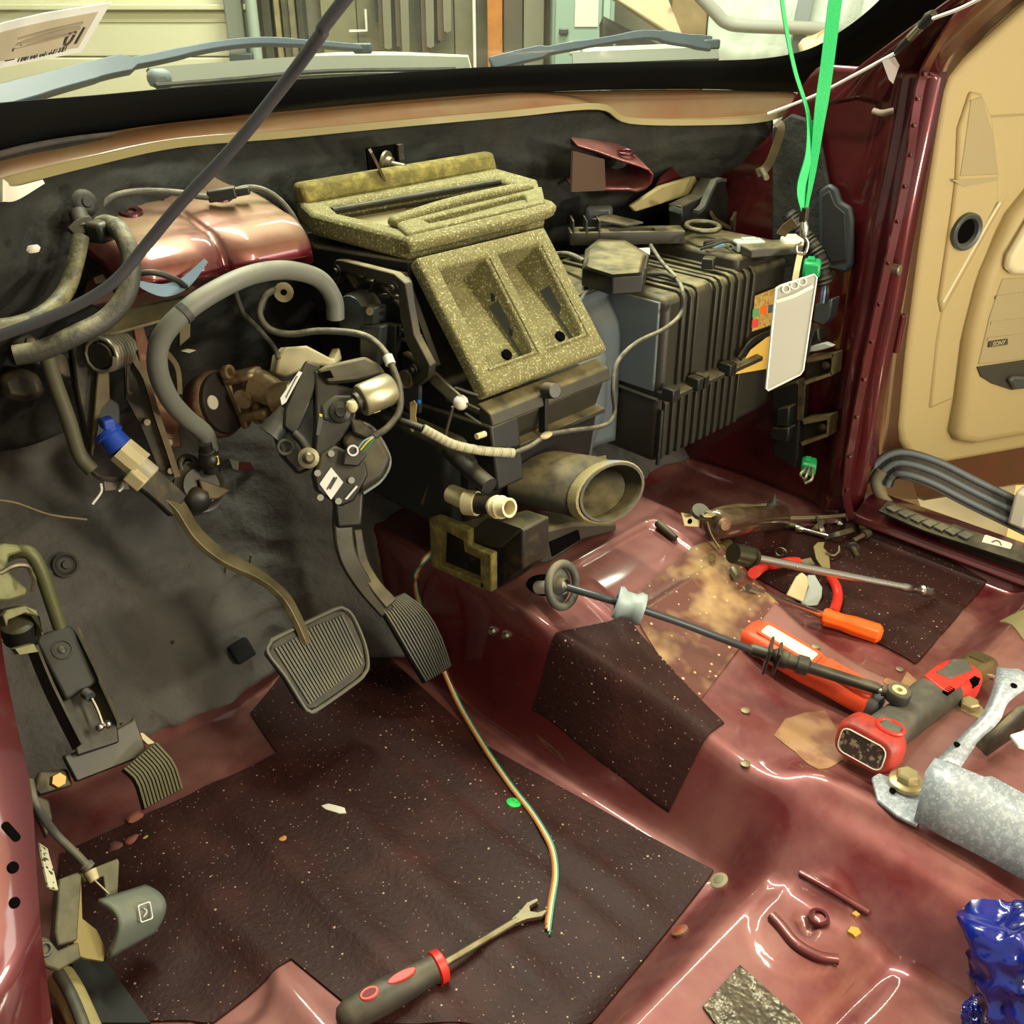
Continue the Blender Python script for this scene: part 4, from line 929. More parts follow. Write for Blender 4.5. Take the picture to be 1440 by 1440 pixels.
link('cup_stub', G().lathe(at(28, 896, Y=.985), V((0, -.25, 1)), [(0, .017), (.022, .017), (.024, .014), (.024, 0)], 18), BLK, pk)
link('cup_wall', sp([(6, 872), (36, 862), (54, 868), (60, 900), (46, 905), (10, 900)], A7, .004, -.025), BLK, pk)
link('lower_plate', sp([(14, 912), (40, 905), (46, 916), (20, 920)], A7, .01, .01), olv, pk)
link('hook', G().tube([at(0, 806, Y=.96), at(20, 796, Y=.96), at(38, 796, Y=.96), at(44, 806, Y=.96), at(48, 816, Y=.96), at(46, 832, Y=.96)], .0025, 6), STEELD, pk)
link('cable_end', sp([(44, 1140), (48, 1120), (66, 1125), (72, 1150), (62, 1180), (56, 1165)], A6, .01, .01), DARKM, pk, bevel=.002)

# ---- bonnet release lever with cable
A8 = PL(130, 1290, (.35, -.70, .62), Y=.80)
hr = thing('bonnet_release', 'grey bonnet release lever on a dusty bracket by the driver sill', 'release lever', at(120, 1360, Y=.80))
dg = pm('dusty_green_metal', (104, 100, 76), .6, .2, var=(40, (78, 76, 58), .4, .7))
link('bracket_face', sp([(84, 1236), (110, 1226), (116, 1230), (110, 1310), (110, 1322), (82, 1330), (78, 1310)], A8, .010), dg, hr, bevel=.002)
link('bracket_top', sp([(112, 1226), (128, 1222), (166, 1207), (168, 1212), (166, 1256), (150, 1262), (146, 1232), (120, 1240)], A8, .005), dg, hr, bevel=.001)
link('bracket_web', sp([(108, 1232), (118, 1230), (120, 1290), (140, 1306), (152, 1330), (150, 1350), (126, 1346), (108, 1340)], A8, .006, -.006), pm('khaki_dust', (140, 126, 78), .8), hr)
link('bracket_foot', sp([(42, 1320), (50, 1316), (66, 1320), (80, 1338), (108, 1325), (112, 1348), (80, 1366), (62, 1360), (48, 1338)], A8, .008, .004), dg, hr, bevel=.002)
link('foot_hole', G().torus(pp(60, 1336, A8, .005), A8[1], .006, .002, 16, 6), GREYP, hr)
def hnd(u, v):
    a = pp(lerp(130, 196, u), lerp(1268, 1247, u), A8, .012); b = pp(lerp(152, 220, u), lerp(1296, 1276, u), A8, .030); c_ = pp(lerp(150, 212, u), lerp(1350, 1316, u), A8, .006)
    return a*(1-v)**2+b*2*v*(1-v)*1.0+c_*v*v+ (A8[1]*.01*math.sin(math.pi*v))
link('handle', G().grid(hnd, 10, 14), pm('teal_grey_plastic', (96, 106, 98), .55, dust=(DUST, .3, 30)), hr, ang=60, thick=.006)
M8 = frame(hnd(.52, .52)+A8[1]*.002, hnd(1, .52)-hnd(0, .52), hnd(.52, .2)-hnd(.52, .8))
link('handle_emblem', G(M8).frameplate(rrect(.015, .018, .002), rrect(.013, .016, .002), .0, .0016), LBL, hr)
link('emblem_print', G(M8).tube([(-.003, -.004, .001), (.002, .0, .001), (-.001, .004, .001)], .0006, 5, 3), LBL, hr)
link('cable_ferrule', G().cyl(pp(124, 1226, A8, .004), pp(129, 1240, A8, .006), .0065, .005, 12), CREAM, hr)
link('cable_wire', G().tube([pp(129, 1240, A8, .006), pp(146, 1260, A8, .01)], .0012, 6, 1), STEEL, hr)
link('cable_sheath', G().tube([pp(122, 1222, A8, .004), pp(108, 1206, A8, .004), pp(76, 1170, A8, .0), at(50, 1130, Y=.86), at(42, 1100, Y=.9)], lambda t: .0075 if t < .12 else .0045, 8), RUBG, hr)
one('knit_strap', G().strap([at(60, 1190, Y=.86), at(66, 1215, Y=.83), at(74, 1250, Y=.80)], .012, .002, (.5, -.6, .4)), pm('ladder_strap', (190, 186, 158), .7, speck=[(220, (60, 56, 46), .6)]), 'white slotted strip hanging beside the bonnet release lever', 'strip')
g = G().tube([onf(85, 1375, .03), onf(100, 1400, .03), onf(120, 1445, .028), onf(135, 1480, .028)], .014, 14)
ch = one('sill_harness', g, pm('yellowed_conduit', (150, 138, 92), .7, bump=(60, .6, .004)), 'yellowed corrugated wire conduit along the driver sill', 'conduit')
one('sill_cable', G().tube([onf(82, 1368, .045), onf(100, 1400, .045), onf(118, 1445, .045), onf(126, 1480, .045)], .006, 8), GREYP, 'thin grey cable beside the yellowed conduit', 'cable')
g = drape([(100, 1350), (140, 1345), (175, 1395), (215, 1450), (130, 1450)], .014, 10); one('rubber_flap', g, pm('flap_black', (30, 32, 30), .7), 'black rubber flap on the floor under the bonnet release lever', 'rubber flap')
one('foam_block', G(frame(at(336, 915, fn=wf)+V((0, -.008, .004)), (.9, -.1, .2), (0, .5, .85))).box((0, 0, 0), (.030, .030, .02)), pm('black_foam_block', (14, 14, 14), .9), 'small black foam block stuck on the toe board mat beside the brake pedal', 'foam block', bevel=.003)
# ================================================================ THINGS ON THE TUNNEL AND FLOOR
# ---- shifter hole, grommet and cable
hp = onf(765, 822); 
o = link('shifter_hole', G().lathe(hp+V((0, 0, .0)), (0, 0, 1), [(-.002, .026), (.0015, .024), (.002, .0)], 24, False), DK, floor)
sc = thing('shift_cable', 'black gear shift cable running from the tunnel hole to an eyelet end', 'shift cable', onf(800, 850))
c0, c1 = at(798, 826, Z=.245), at(866, 846, Z=.235)
gdir = (c1-c0).normalized(); gax = (gdir+V((-.35, -.25, .55))).normalized()
link('grommet', G().torus(at(791, 823, Z=.245), gax, .028, .0055, 28, 10), RUBG, sc)
link('grommet_web', G().lathe(at(791, 823, Z=.245)-gax*.008, gax, [(0, .026), (.002, .014), (.014, .008)], 20, False), RUBG, sc)
link('white_sleeve', G().cyl(at(757, 826, Z=.215), at(792, 826, Z=.24), .009, .009, 14), WHT, sc)
pth = [c0, at(835, 837, Z=.242), c1, at(905, 858, Z=.225), at(960, 877, Z=.205), at(1010, 896, Z=.19), at(1060, 915, Z=.180)]
link('cable_jacket', G().tube(pth, .0052, 10), pm('cable_jacket', (54, 58, 62), .35), sc)
bx0, bx1 = at(866, 846, Z=.235), at(904, 858, Z=.226); bd = bx1-bx0
link('damper_block', G().lathe(bx0, bd, [(0, .010), (0, .0205), (bd.length*.16, .0215), (bd.length*.3, .0175), (bd.length*.66, .0175), (bd.length*.82, .0215), (bd.length, .0205), (bd.length, .006)], 20, False), pm('pale_zinc', (150, 166, 168), .5, .25, dust=(DUST, .2, 30)), sc)
cl = at(1084, 925, Z=.178); cx_ = (at(1198, 957, Z=.160)-at(1054, 912, Z=.180)).normalized()
link('sleeve', G().lathe(at(1054, 912, Z=.180), cx_, [(0, .0055), (.004, .0085), (.03, .0085), (.034, .012), (.048, .012), (.049, .010), (.06, .010), (.061, .0125), (.074, .0125), (.077, .008), (.16, .0075), (.165, .006)], 16), BLK, sc)
Mcl = frame(cl, cx_, (0, 0, 1)); link('mount_clip', G(Mcl).box((-.004, .002, 0), (.004, .040, .034)), BLK, sc, bevel=.004); link('mount_clip', G(Mcl).box((.008, .002, 0), (.004, .034, .030)), BLK, sc, bevel=.004)
link('end_rod', G().cyl(at(1198, 957, Z=.160), at(1242, 972, Z=.155), .0042, n=10), STEEL, sc)
ey = at(1262, 975, Z=.155)
link('eyelet', G().lathe(ey+V((0, 0, -.008)), (.05, -.1, 1), [(0, .007), (0, .0155), (.012, .0155), (.014, .014), (.014, .008)], 22, False), RUB, sc)
link('eyelet_bush', G().lathe(ey+V((0, 0, -.006)), (.05, -.1, 1), [(0, .004), (0, .0095), (.0125, .009), (.0125, .004), (.0, .004)], 18, False), CREAM, sc)
link('eyelet_neck', G().cyl(at(1240, 971, Z=.155), at(1252, 973, Z=.155), .007, n=12), RUB, sc)
# ---- tunnel side bolts
for k, (px, py) in enumerate(((694, 887), (713, 893))):
    p = at(px, py, fn=lambda q: q.z-fz(q.x, q.y)); e = .004
    n = V((-(fz(p.x+e, p.y)-fz(p.x-e, p.y))/(2*e), -(fz(p.x, p.y+e)-fz(p.x, p.y-e))/(2*e), 1)).normalized()
    t = thing('tunnel_bolt', ['small bright tunnel bolt nearer the accelerator pedal', 'small bright tunnel bolt nearer the shifter hole'][k], 'bolt', p, 'pair of tunnel bolts')
    link('flange', G().lathe(p-n*.002, n, [(0, .0075), (.0035, .0075), (.004, .006)], 16), STEEL, t); link('head', G().cyl(p, p+n*.007, .0048, .0042, 6), STEEL, t)

# ---- red work light lying on the tunnel
wa, wb = onf(1060, 892, .018), onf(1225, 990, .018); xd = (wb-wa); LN = xd.length
Mw = frame(wa, xd, V((0, 0, 1)).cross(xd)*1); 
wl = thing('work_light', 'orange red slim work light lying across the tunnel under the shift cable', 'work light', onf(1140, 940))
yv = Mw.to_3x3().col[1]; 
def sec(x, w_, h_, zc=0):
    return [V((x, a, b+zc)) for a, b in rrect(w_, h_, min(w_, h_)*.35, 3)]
link('body', G(Mw).rings([sec(-.012, .030, .014), sec(-.006, .046, .026), sec(.02, .052, .032), sec(LN*.5, .050, .032), sec(LN*.62, .044, .032), sec(LN*.98, .040, .030), sec(LN*1.0, .030, .022)]), ORRED, wl)
link('lens', G(Mw).prism(rrect(LN*.44, .022, .004, 3, LN*.28, .002), .0155, .0175), pm('frosted_lens', (236, 226, 190), .3, coat=.5), wl)
link('led_strip', G(Mw).prism(rrect(LN*.36, .010, .003, 3, LN*.30, .002), .0172, .0182), pm('led_strip', (250, 246, 226), .4), wl)
link('lens_frame', G(Mw).frameplate(rrect(LN*.50, .032, .006, 3, LN*.28, .002), rrect(LN*.44, .022, .004, 3, LN*.28, .002), .014, .0178), ORRED, wl)
link('grip', G(Mw).rings([sec(LN*.60, .030, .020), sec(LN*.64, .034, .034), sec(LN*.80, .036, .034), sec(LN*1.05, .034, .032), sec(LN*1.07, .024, .02)]), pm('grip_grey', (84, 84, 86), .5), wl)
link('grip_top', G(Mw).prism(rrect(LN*.42, .030, .006, 3, LN*.78, .0), .014, .0205), ORRED, wl, bevel=.002)

# ---- cordless ratchet
r0 = onf(1222, 1046, .034); r1 = onf(1372, 940, .030); xd = r1-r0; RL = xd.length
Mr = frame(r0, xd, V((0, 0, 1)).cross(xd))
rt = thing('cordless_ratchet', 'red and charcoal cordless ratchet lying on the tunnel', 'cordless ratchet', onf(1280, 1030))
link('battery', G(Mr).rings([sec(-.018, .066, .044), sec(-.010, .074, .052), sec(.016, .074, .052), sec(.022, .068, .046)]), REDD, rt, bevel=.002)
link('battery_latch', G(Mr).box((.012, -.014, .026), (.022, .024, .006)), GREYR, rt, bevel=.002)
link('latch_loop', G(Mr).torus((.012, -.014, .027), (0, 0, 1), .015, .0025, 18, 6), REDP, rt)
bl = link('battery_label', G(Mr).rings([[V((-.0185, a, b)) for a, b in rrect(.054, .030, .008, 3)], [V((-.0195, a, b)) for a, b in rrect(.054, .030, .008, 3)]]), pm('scuffed_label', (58, 50, 46), .4, var=(120, (150, 140, 116), .52, .6), speck=[(120, (196, 60, 40), .25)]), rt)
link('label_rim', G(Mr).tube([V((-.0195, a, b)) for a, b in rrect(.056, .032, .009, 3)+rrect(.056, .032, .009, 3)[:1]], .0009, 5, 1), WHT, bl)
link('grip', G(Mr).rings([sec(.018, .056, .044), sec(.03, .046, .042), sec(RL*.36, .046, .044), sec(RL*.50, .054, .048), sec(RL*.66, .054, .048), sec(RL*.70, .048, .044)]), GREYR, rt)
link('gear_housing', G(Mr).rings([sec(RL*.62, .050, .046), sec(RL*.66, .058, .052), sec(RL*.80, .058, .052), sec(RL*.85, .052, .048), sec(RL*.88, .038, .038)]), REDP, rt)
link('top_shell', G(Mr).prism([(RL*.50, -.020), (RL*.70, -.022), (RL*.70, .022), (RL*.56, .020)], .020, .0262), REDP, rt, bevel=.002)
link('trigger_pad', G(Mr).prism([(RL*.62, -.006), (RL*.80, -.014), (RL*.86, .004), (RL*.80, .016), (RL*.70, .012), (RL*.62, .014)], .024, .0282), GREYR, rt, bevel=.002)
for k in range(3): link('vent_slot', G(Mr).box((RL*.72+.007*k, -.0250, .0185), (.0035, .008, .010)), DK, rt)
for k in range(4): link('vent_slot', G(Mr).box((RL*.50+.006*k, -.0175, .0245), (.002, .008, .004)), DK, rt)
hd = RL*1.0
link('head', G(Mr).rings([sec(RL*.88, .036, .036), sec(RL*.96, .038, .036), sec(hd, .044, .036), sec(hd+.022, .044, .034), sec(hd+.030, .028, .022)]), pm('brass_head', (132, 112, 74), .35, .7), rt)
link('head_plate', G(Mr).prism(rrect(.026, .022, .004, 3, hd, 0), .016, .0195), pm('dark_brass', (92, 80, 54), .4, .6), rt)
link('drive', G(Mr).cyl((hd+.006, -.016, -.004), (hd+.006, -.026, -.004), .006, .005, 8), STEEL, rt)
link('side_ring', G(Mr).torus((hd+.012, .0, .0), (1, 0, 0), .010, .002, 16, 6), STEEL, rt)

# ---- galvanised seat brackets with bolts
sb1 = thing('seat_bracket', 'speckled galvanised seat bracket rail on the tunnel edge', 'seat bracket', onf(1330, 1180))
zr = .155
def zt2(px, py, z): return at(px, py, Z=z)
rail = [(1226, 1092), (1240, 1086), (1290, 1120), (1300, 1085), (1316, 1066), (1390, 1095), (1470, 1135), (1500, 1180), (1500, 1270), (1440, 1240), (1330, 1180), (1262, 1145), (1232, 1122)]
foot = [(1226, 1092), (1236, 1086), (1262, 1096), (1300, 1120), (1290, 1160), (1262, 1146), (1234, 1124)]
link('foot_plate', G().slab([zt2(*q, .128) for q in foot], (0, 0, -1), .006), GALV, sb1, bevel=.002)
wall_ = [(1296, 1118), (1302, 1088), (1314, 1067), (1322, 1068), (1384, 1094), (1392, 1093), (1480, 1140), (1480, 1255), (1440, 1238), (1340, 1186), (1285, 1158)]
top_ = [((1296, 1118), .135), ((1302, 1088), .165), ((1314, 1067), .180), ((1384, 1094), .180), ((1480, 1138), .180), ((1480, 1258), .128), ((1440, 1238), .128), ((1340, 1186), .128), ((1285, 1158), .128)]
g = G()
rowA = [zt2(1314, 1067, .178), zt2(1350, 1080, .178), zt2(1384, 1094, .178), zt2(1394, 1093, .178), zt2(1440, 1118, .178), zt2(1700, 1245, .178)]
rowB = [zt2(1301, 1086, .172), zt2(1345, 1108, .166), zt2(1384, 1128, .166), zt2(1400, 1136, .166), zt2(1440, 1158, .166), zt2(1700, 1295, .166)]
rowC = [zt2(1285, 1155, .130), zt2(1335, 1182, .130), zt2(1380, 1205, .130), zt2(1395, 1213, .130), zt2(1440, 1238, .130), zt2(1700, 1380, .130)]
g.rings([rowA, rowB, rowC], False, False); link('rail_web', g, GALV, sb1, thick=.003, ang=20)
for px, py, z, r in ((1325, 1104, .16, .0045), (1367, 1122, .155, .006), (1377, 1183, .138, .003), (1254, 1113, .129, .004)):
    p = zt2(px, py, z); link('hole', G().lathe(p, (-.4, -.4, 1), [(.003, r), (.0038, r*.9), (.0038, 0)], 12, False), DK, sb1)
def hexbolt(px, py, h, label, grp=None):
    p = onf(px, py, h); t = thing('hex_bolt', label, 'bolt', p, grp); bm_ = MATS['zinc_gold'] if 'zinc_gold' in MATS else pm('zinc_gold', (176, 164, 120), .35, .6)
    link('washer', G().lathe(p, (0, 0, 1), [(-.002, .019), (.003, .019), (.005, .016), (.005, 0)], 20, False), bm_, t); link('head', G().lathe(p+V((0, 0, .003)), (0, 0, 1), [(0, .013), (.010, .0125), (.012, .010), (.012, 0)], 6, False), bm_, t, ang=20); return t
hexbolt(1274, 1100, .026, 'zinc hex bolt with washer on the foot of the seat bracket rail')
hexbolt(1361, 998, .003, 'zinc hex bolt with washer behind the cordless ratchet')
sb2 = thing('seat_bracket', 'galvanised seat bracket arm with rolled end behind the ratchet', 'seat bracket', onf(1400, 1010))
a1 = [zt2(1402, 938, .165), zt2(1398, 962, .165), zt2(1380, 1005, .150), zt2(1345, 1040, .135), zt2(1310, 1075, .132)]
a2 = [zt2(1460, 958, .165), zt2(1420, 986, .165), zt2(1405, 1015, .150), zt2(1375, 1045, .135), zt2(1352, 1078, .132)]
a3 = [zt2(1460, 1000, .165), zt2(1428, 1000, .163), zt2(1408, 1020, .148), zt2(1378, 1050, .133), zt2(1354, 1082, .130)]
g = G(); A_, B_ = spline(a1, 5), spline(a2, 5); g.rings([A_, [a.lerp(b, .5)+V((0, 0, .008)) for a, b in zip(A_, B_)], B_], False, False); link('arm', g, GALV, sb2, thick=.003, ang=180)
g = G(); g.rings([[zt2(1462, 985, .16), zt2(1430, 992, .16), zt2(1412, 1008, .15), zt2(1372, 1048, .135)], [zt2(1470, 1010, .12), zt2(1445, 1012, .11), zt2(1430, 1030, .11), zt2(1385, 1062, .11)]], False, False); link('arm_wall', g, DARKM, sb2, thick=.003)
for px, py in ((1424, 967), (1344, 1050)): p = zt2(px, py, .168 if py < 1000 else .137); link('hole', G().lathe(p, (0, -.2, 1), [(.003, .004), (.0045, .004), (.0045, 0)], 12, False), DK, sb2)
one('torn_wrapper', G().slab([zt2(1420, 1036, .16), zt2(1445, 1028, .165), zt2(1460, 1040, .16), zt2(1450, 1058, .155), zt2(1432, 1052, .16)], (0, 0, 1), .003), pm('mint_white', (206, 224, 214), .5), 'torn pale mint scrap on the seat bracket', 'scrap')
# ---- blue plastic bag
def bag(name, label, pts, zc, seed, rs):
    b = bmesh.new(); bmesh.ops.create_icosphere(b, subdivisions=5, radius=1)
    c = zc
    for v in b.verts:
        n = noise.noise(v.co*1.3+V((seed, 0, 0)))*.30-abs(noise.noise(v.co*2.3+V((0, seed, 0))))*.42-abs(noise.noise(v.co*5+V((0, seed, 4))))*.10+.12
        v.co = V((v.co.x*rs[0], v.co.y*rs[1], v.co.z*rs[2]))*(1+n)
        v.co.z = max(v.co.z, -rs[2]*.6); v.co += c
    g = G(); g.b.free(); g.b = b
    return one(name, g, BAGM, label, 'bag', ang=60)
BAGM = pm('blue_plastic_film', (14, 30, 128), .2, 0, .6, var=(14, (12, 18, 52), .42, .60))
bag('plastic_bag', 'glossy crumpled blue plastic bag heaped by the tunnel edge', None, onf(1462, 1368, .035), 2.2, (.066, .066, .066))
bag('plastic_bag', 'small knotted corner of blue plastic in front of the crumpled bag', None, onf(1374, 1428, .012), 5.1, (.016, .014, .016))

# ---- fork ended pry tool
h0 = onf(505, 1420, .016); h1 = onf(622, 1357, .016); xd = h1-h0; HL = xd.length
Mt = frame(h0, xd, V((0, 0, 1)).cross(xd)); t3 = Mt
ft = thing('pry_tool', 'forked trim tool with black and red screwdriver handle on the driver floor', 'trim tool', onf(600, 1390))
link('handle', G(Mt).lathe((-.006, 0, 0), (1, 0, 0), [(-.018, .004), (-.014, .012), (-.004, .0165), (HL*.35, .018), (HL*.75, .0155), (HL*.92, .0145), (HL*.99, .0165), (HL, .016)], 20), pm('soft_black', (52, 50, 46), .5, dust=(DUST, .3, 30)), ft)
link('collar', G(Mt).lathe((HL*.955-.006, 0, 0), (1, 0, 0), [(0, .0150), (.002, .0178), (.010, .0178), (.013, .012)], 20), REDP, ft)
def inlay(x0, x1, w_): return [(lerp(x0, x1, .5)+(x1-x0)/2*math.cos(t), w_*math.sin(t)) for t in [2*math.pi*k/18 for k in range(18)]]
link('inlay', G(Mt).prism([(x, y) for x, y in inlay(HL*.34, HL*.68, .0055)], .0145, .0182), REDP, ft, bevel=.001)
link('hang_ring', G(Mt).prism(inlay(HL*.02, HL*.24, .0075), .0135, .0180), REDP, ft, bevel=.001)
link('hang_hole', G(Mt).prism(inlay(HL*.05, HL*.21, .0042), .016, .0184), pm('deep_red', (110, 20, 16), .6), ft)
s1 = onf(728, 1294, .010); link('shaft', G().tube([h1-xd.normalized()*.004, s1], .0042, 10, 1), STEELD, ft)
dx = (s1-h1).normalized(); dy = V((0, 0, 1)).cross(dx).normalized(); Mf = frame(s1, dx, dy)
link('fork', G(Mf).prism([(-.006, -.004), (.008, -.006), (.024, -.013), (.034, -.011), (.033, -.008), (.024, -.006), (.018, .0), (.022, .006), (.034, .006), (.036, .010), (.022, .012), (.008, .007), (-.006, .004)], -.003, .003), STEELD, ft, bevel=.0008)

# ---- ribbon of four wires
rw = thing('ribbon_wire', 'four strand ribbon of green white yellow and brown wire across the driver floor', 'wire', onf(720, 1120))
rp = [at(612, 772, X=.772), at(593, 792, Y=.93), at(584, 815, Y=.955), at(590, 850, Y=.955), at(610, 905, Y=.92), onf(634, 965, .010), onf(652, 1002, .008), onf(686, 1058, .006), onf(718, 1104, .006), onf(746, 1140, .006), onf(764, 1168, .006), onf(777, 1196, .006), onf(781, 1230, .006), onf(775, 1270, .006), onf(770, 1306, .006)]
RP = spline(rp, 6)
for k in range(4):
    pts = []
    for i, p in enumerate(RP):
        t = (RP[min(i+1, len(RP)-1)]-RP[max(i-1, 0)]).normalized(); sd = t.cross(V((-.1, -.35, .93))).normalized(); pts.append(p+sd*(-(k-1.5))*-.0021)
    pts.append(pts[-1]+V((.004*(k-1.5), -.004+.002*k, 0)))
    link('strand', G().tube(pts, .00125, 6, 1), WIRE4[k], rw)
# ---- little things on the floor
def disc(name, px, py, r, m, label, cat, sxy=1, h=.0035, lip=None):
    p = onf(px, py, .0); e = .006
    n = V((-(fz(p.x+e, p.y)-fz(p.x-e, p.y))/(2*e), -(fz(p.x, p.y+e)-fz(p.x, p.y-e))/(2*e), 1)).normalized()
    t = thing(name, label, cat, p); link('body', G().lathe(p+n*.0005, n, [(0, r), (h*.7, r), (h, r*.85), (h, 0)], 20, False), m, t)
    if lip: link('centre', G().lathe(p+n*(h+.0004), n, [(0, r*.6), (.0006, r*.5), (.0006, 0)], 16, False), lip, t)
    return t, p, n
t, p, n = disc('sticker_disc', 722, 1131, .0098, GREEND, 'bright green PC sticker disc beside the ribbon wire', 'sticker')
up = (p-V((0, 0, .95))); text('lettering', 'PC', Matrix.Translation(n*.0037) @ frame(p, (-.2, .98, 0), (-.98, -.2, 0)), .008, pm('dark_green_ink', (10, 60, 30), .6), t)
disc('rubber_plug', 1012, 1240, .011, pm('putty_plug', (134, 126, 96), .6), 'grey body plug at the corner of the driver floor pad', 'plug', lip=pm('putty2', (110, 104, 80), .6))
disc('rubber_plug', 957, 1311, .010, pm('putty3', (120, 86, 64), .5), 'rusty body plug on the step below the grey plug', 'plug', lip=pm('rusty_red', (150, 56, 36), .5))
one('white_chip', drape([(452, 1136), (462, 1133), (485, 1139), (487, 1146), (478, 1147), (458, 1141)], .004, 3), WHT, 'thin white plastic chip on the driver floor pad', 'chip', bevel=.0005)
for k, (px, py, r, rgb) in enumerate(((190, 1149, .010, (120, 66, 50)), (186, 1181, .008, (116, 64, 52)), (162, 1191, .008, (84, 50, 38)), (205, 1178, .004, (168, 140, 76)), (397, 1180, .006, (176, 120, 58)))):
    p = onf(px, py, r*.35); b = bmesh.new(); bmesh.ops.create_icosphere(b, subdivisions=2, radius=r)
    for v in b.verts: v.co = V((v.co.x*1.2, v.co.y*.8, v.co.z*.5))*(1+.5*noise.noise(v.co*120+V((k, 0, 0))))+p
    g = G(); g.b.free(); g.b = b
    one('debris_lump', g, pm('lump%d' % k, rgb, .8), ['reddish dried leaf under the parking brake pedal', 'curled brown leaf at the pad edge', 'dark brown seed husk at the pad edge', 'tiny yellow crumb beside the curled leaf', 'orange crumb of dirt on the driver floor pad'][k], 'debris')
for k, (px, py, rgb, r) in enumerate(((1200, 1313, (190, 150, 50), .006), (1203, 1288, (198, 150, 70), .004))):
    one('leaf_flake', drape([(px-9, py), (px-4, py-7), (px+6, py-5), (px+10, py+2), (px+2, py+8)] if k == 0 else [(px-6, py), (px, py-4), (px+6, py+1), (px, py+4)], .004, 2), pm('flake%d' % k, rgb, .7), ['larger yellow flake beside the seat bolt hole', 'smaller orange flake beside the seat bolt hole'][k], 'flake')
# pressed ridges beside the seat bolt hole (sealed seams), rivets on the tunnel
o = link('pressed_ridge', G().tube([onf(1085, 1288, .003), onf(1098, 1302, .003), onf(1120, 1328, .003), onf(1150, 1345, .003), onf(1178, 1350, .003)], .006, 8), PAINT, floor)
o = link('pressed_ridge', G().tube([onf(1125, 1228, .002), onf(1165, 1250, .002), onf(1222, 1284, .002)], .004, 8), PAINT, floor)
o = link('bolt_hole', G().lathe(onf(1151, 1291, .002), (0, 0, 1), [(0, .012), (.003, .011), (.003, .0075), (-.004, .007), (-.004, 0)], 18, False), PAINTD, floor)
for px, py in ((1048, 1000), (1147, 910), (1265, 942), (1048, 1075)):
    o = link('rivet', G().lathe(onf(px, py), (0, 0, 1), [(0, .006), (.002, .006), (.003, .003), (.003, 0)], 12, False), STEELD, floor)

# ================================================================ TOOLS AND PARTS ON THE PASSENGER FLOOR
sd_ = thing('screwdriver', 'screwdriver with bright orange handle and long chrome shaft on the passenger floor', 'screwdriver', onf(1200, 880))
k0, k1 = onf(1156, 866, .022), onf(1238, 892, .016); xd = k1-k0; L_ = xd.length
link('handle', G().lathe(k0, xd, [(0, .012), (.006, .0155), (.03, .014), (L_*.55, .0165), (L_*.95, .0165), (L_, .013), (L_+.003, .008)], 8), ORANGE, sd_, bevel=.002, ang=25)
k2 = onf(1052, 826, .022); link('shaft', G().tube([k0, k2+(k0-k2)*.0], .0052, 10, 1), STEEL, sd_); link('bolster', G().lathe(k0-xd.normalized()*.028, xd, [(0, .006), (.002, .008), (.026, .008), (.030, .007)], 12), STEEL, sd_)
eb = thing('extension_bar', 'long chrome socket extension bar lying across the passenger floor', 'extension bar', onf(1180, 810))
k0, k1 = onf(1055, 783, .042), onf(1312, 834, .016); xd = k1-k0; L_ = xd.length
link('bar', G().lathe(k0, xd, [(0, .0062), (L_*.80, .0062), (L_*.81, .0078), (L_*.86, .0078), (L_*.865, .0066), (L_*.92, .0066), (L_*.925, .0098), (L_*.97, .0098), (L_*.975, .006), (L_, .005)], 14), STEEL, eb)
link('socket', G().lathe(k0-xd.normalized()*.035, xd, [(0, .0145), (.028, .0155), (.030, .012), (.036, .012), (.037, .0145), (.044, .013)], 16), pm('oily_black_steel', (58, 56, 40), .35, .7), eb)
pl_ = thing('pliers', 'cutting pliers with curved red handles under the extension bar', 'pliers', onf(1130, 810))
link('handle', G().tube([onf(1060, 806, .02), onf(1072, 798, .024), onf(1090, 794, .024), onf(1108, 790, .02), onf(1122, 790, .016)], .0085, 10), REDP, pl_)
link('handle', G().tube([onf(1168, 812, .014), onf(1176, 826, .014), onf(1178, 842, .012), onf(1172, 862, .012)], .0085, 10), REDP, pl_)
pj = PL(1160, 785, (-.2, -.3, .9), fn=lambda q: q.z-fz(q.x, q.y)-.012)
link('jaw', sp([(1144, 768), (1150, 762), (1160, 762), (1158, 770), (1166, 778), (1168, 802), (1158, 800), (1148, 785)], pj, .006), pm('tan_steel', (150, 136, 92), .45, .5), pl_, bevel=.001)
link('hook', G().tube([pp(1160, 778, pj, .004), pp(1170, 783, pj, .004), pp(1178, 778, pj, .004), pp(1179, 770, pj, .004)], .0018, 6), STEELD, pl_)
link('jaw', sp([(1122, 788), (1140, 784), (1146, 794), (1128, 794)], pj, .005), STEELD, pl_)
pn = PL(1130, 830, (-.35, -.5, .8), fn=lambda q: q.z-fz(q.x, q.y)-.02)
cu = thing('trim_clip_plate', 'pair of pale plastic panels leaning under the extension bar', 'plastic panel', onf(1130, 845))
link('panel', sp([(1118, 812), (1126, 806), (1134, 812), (1136, 822), (1128, 848), (1104, 838)], pn, .004, .006), CREAM, cu, bevel=.002)
link('panel', sp([(1136, 808), (1146, 808), (1157, 826), (1156, 840), (1148, 856), (1126, 848), (1136, 826)], pn, .004), pm('pale_grey_panel', (158, 166, 160), .4), cu, bevel=.002)
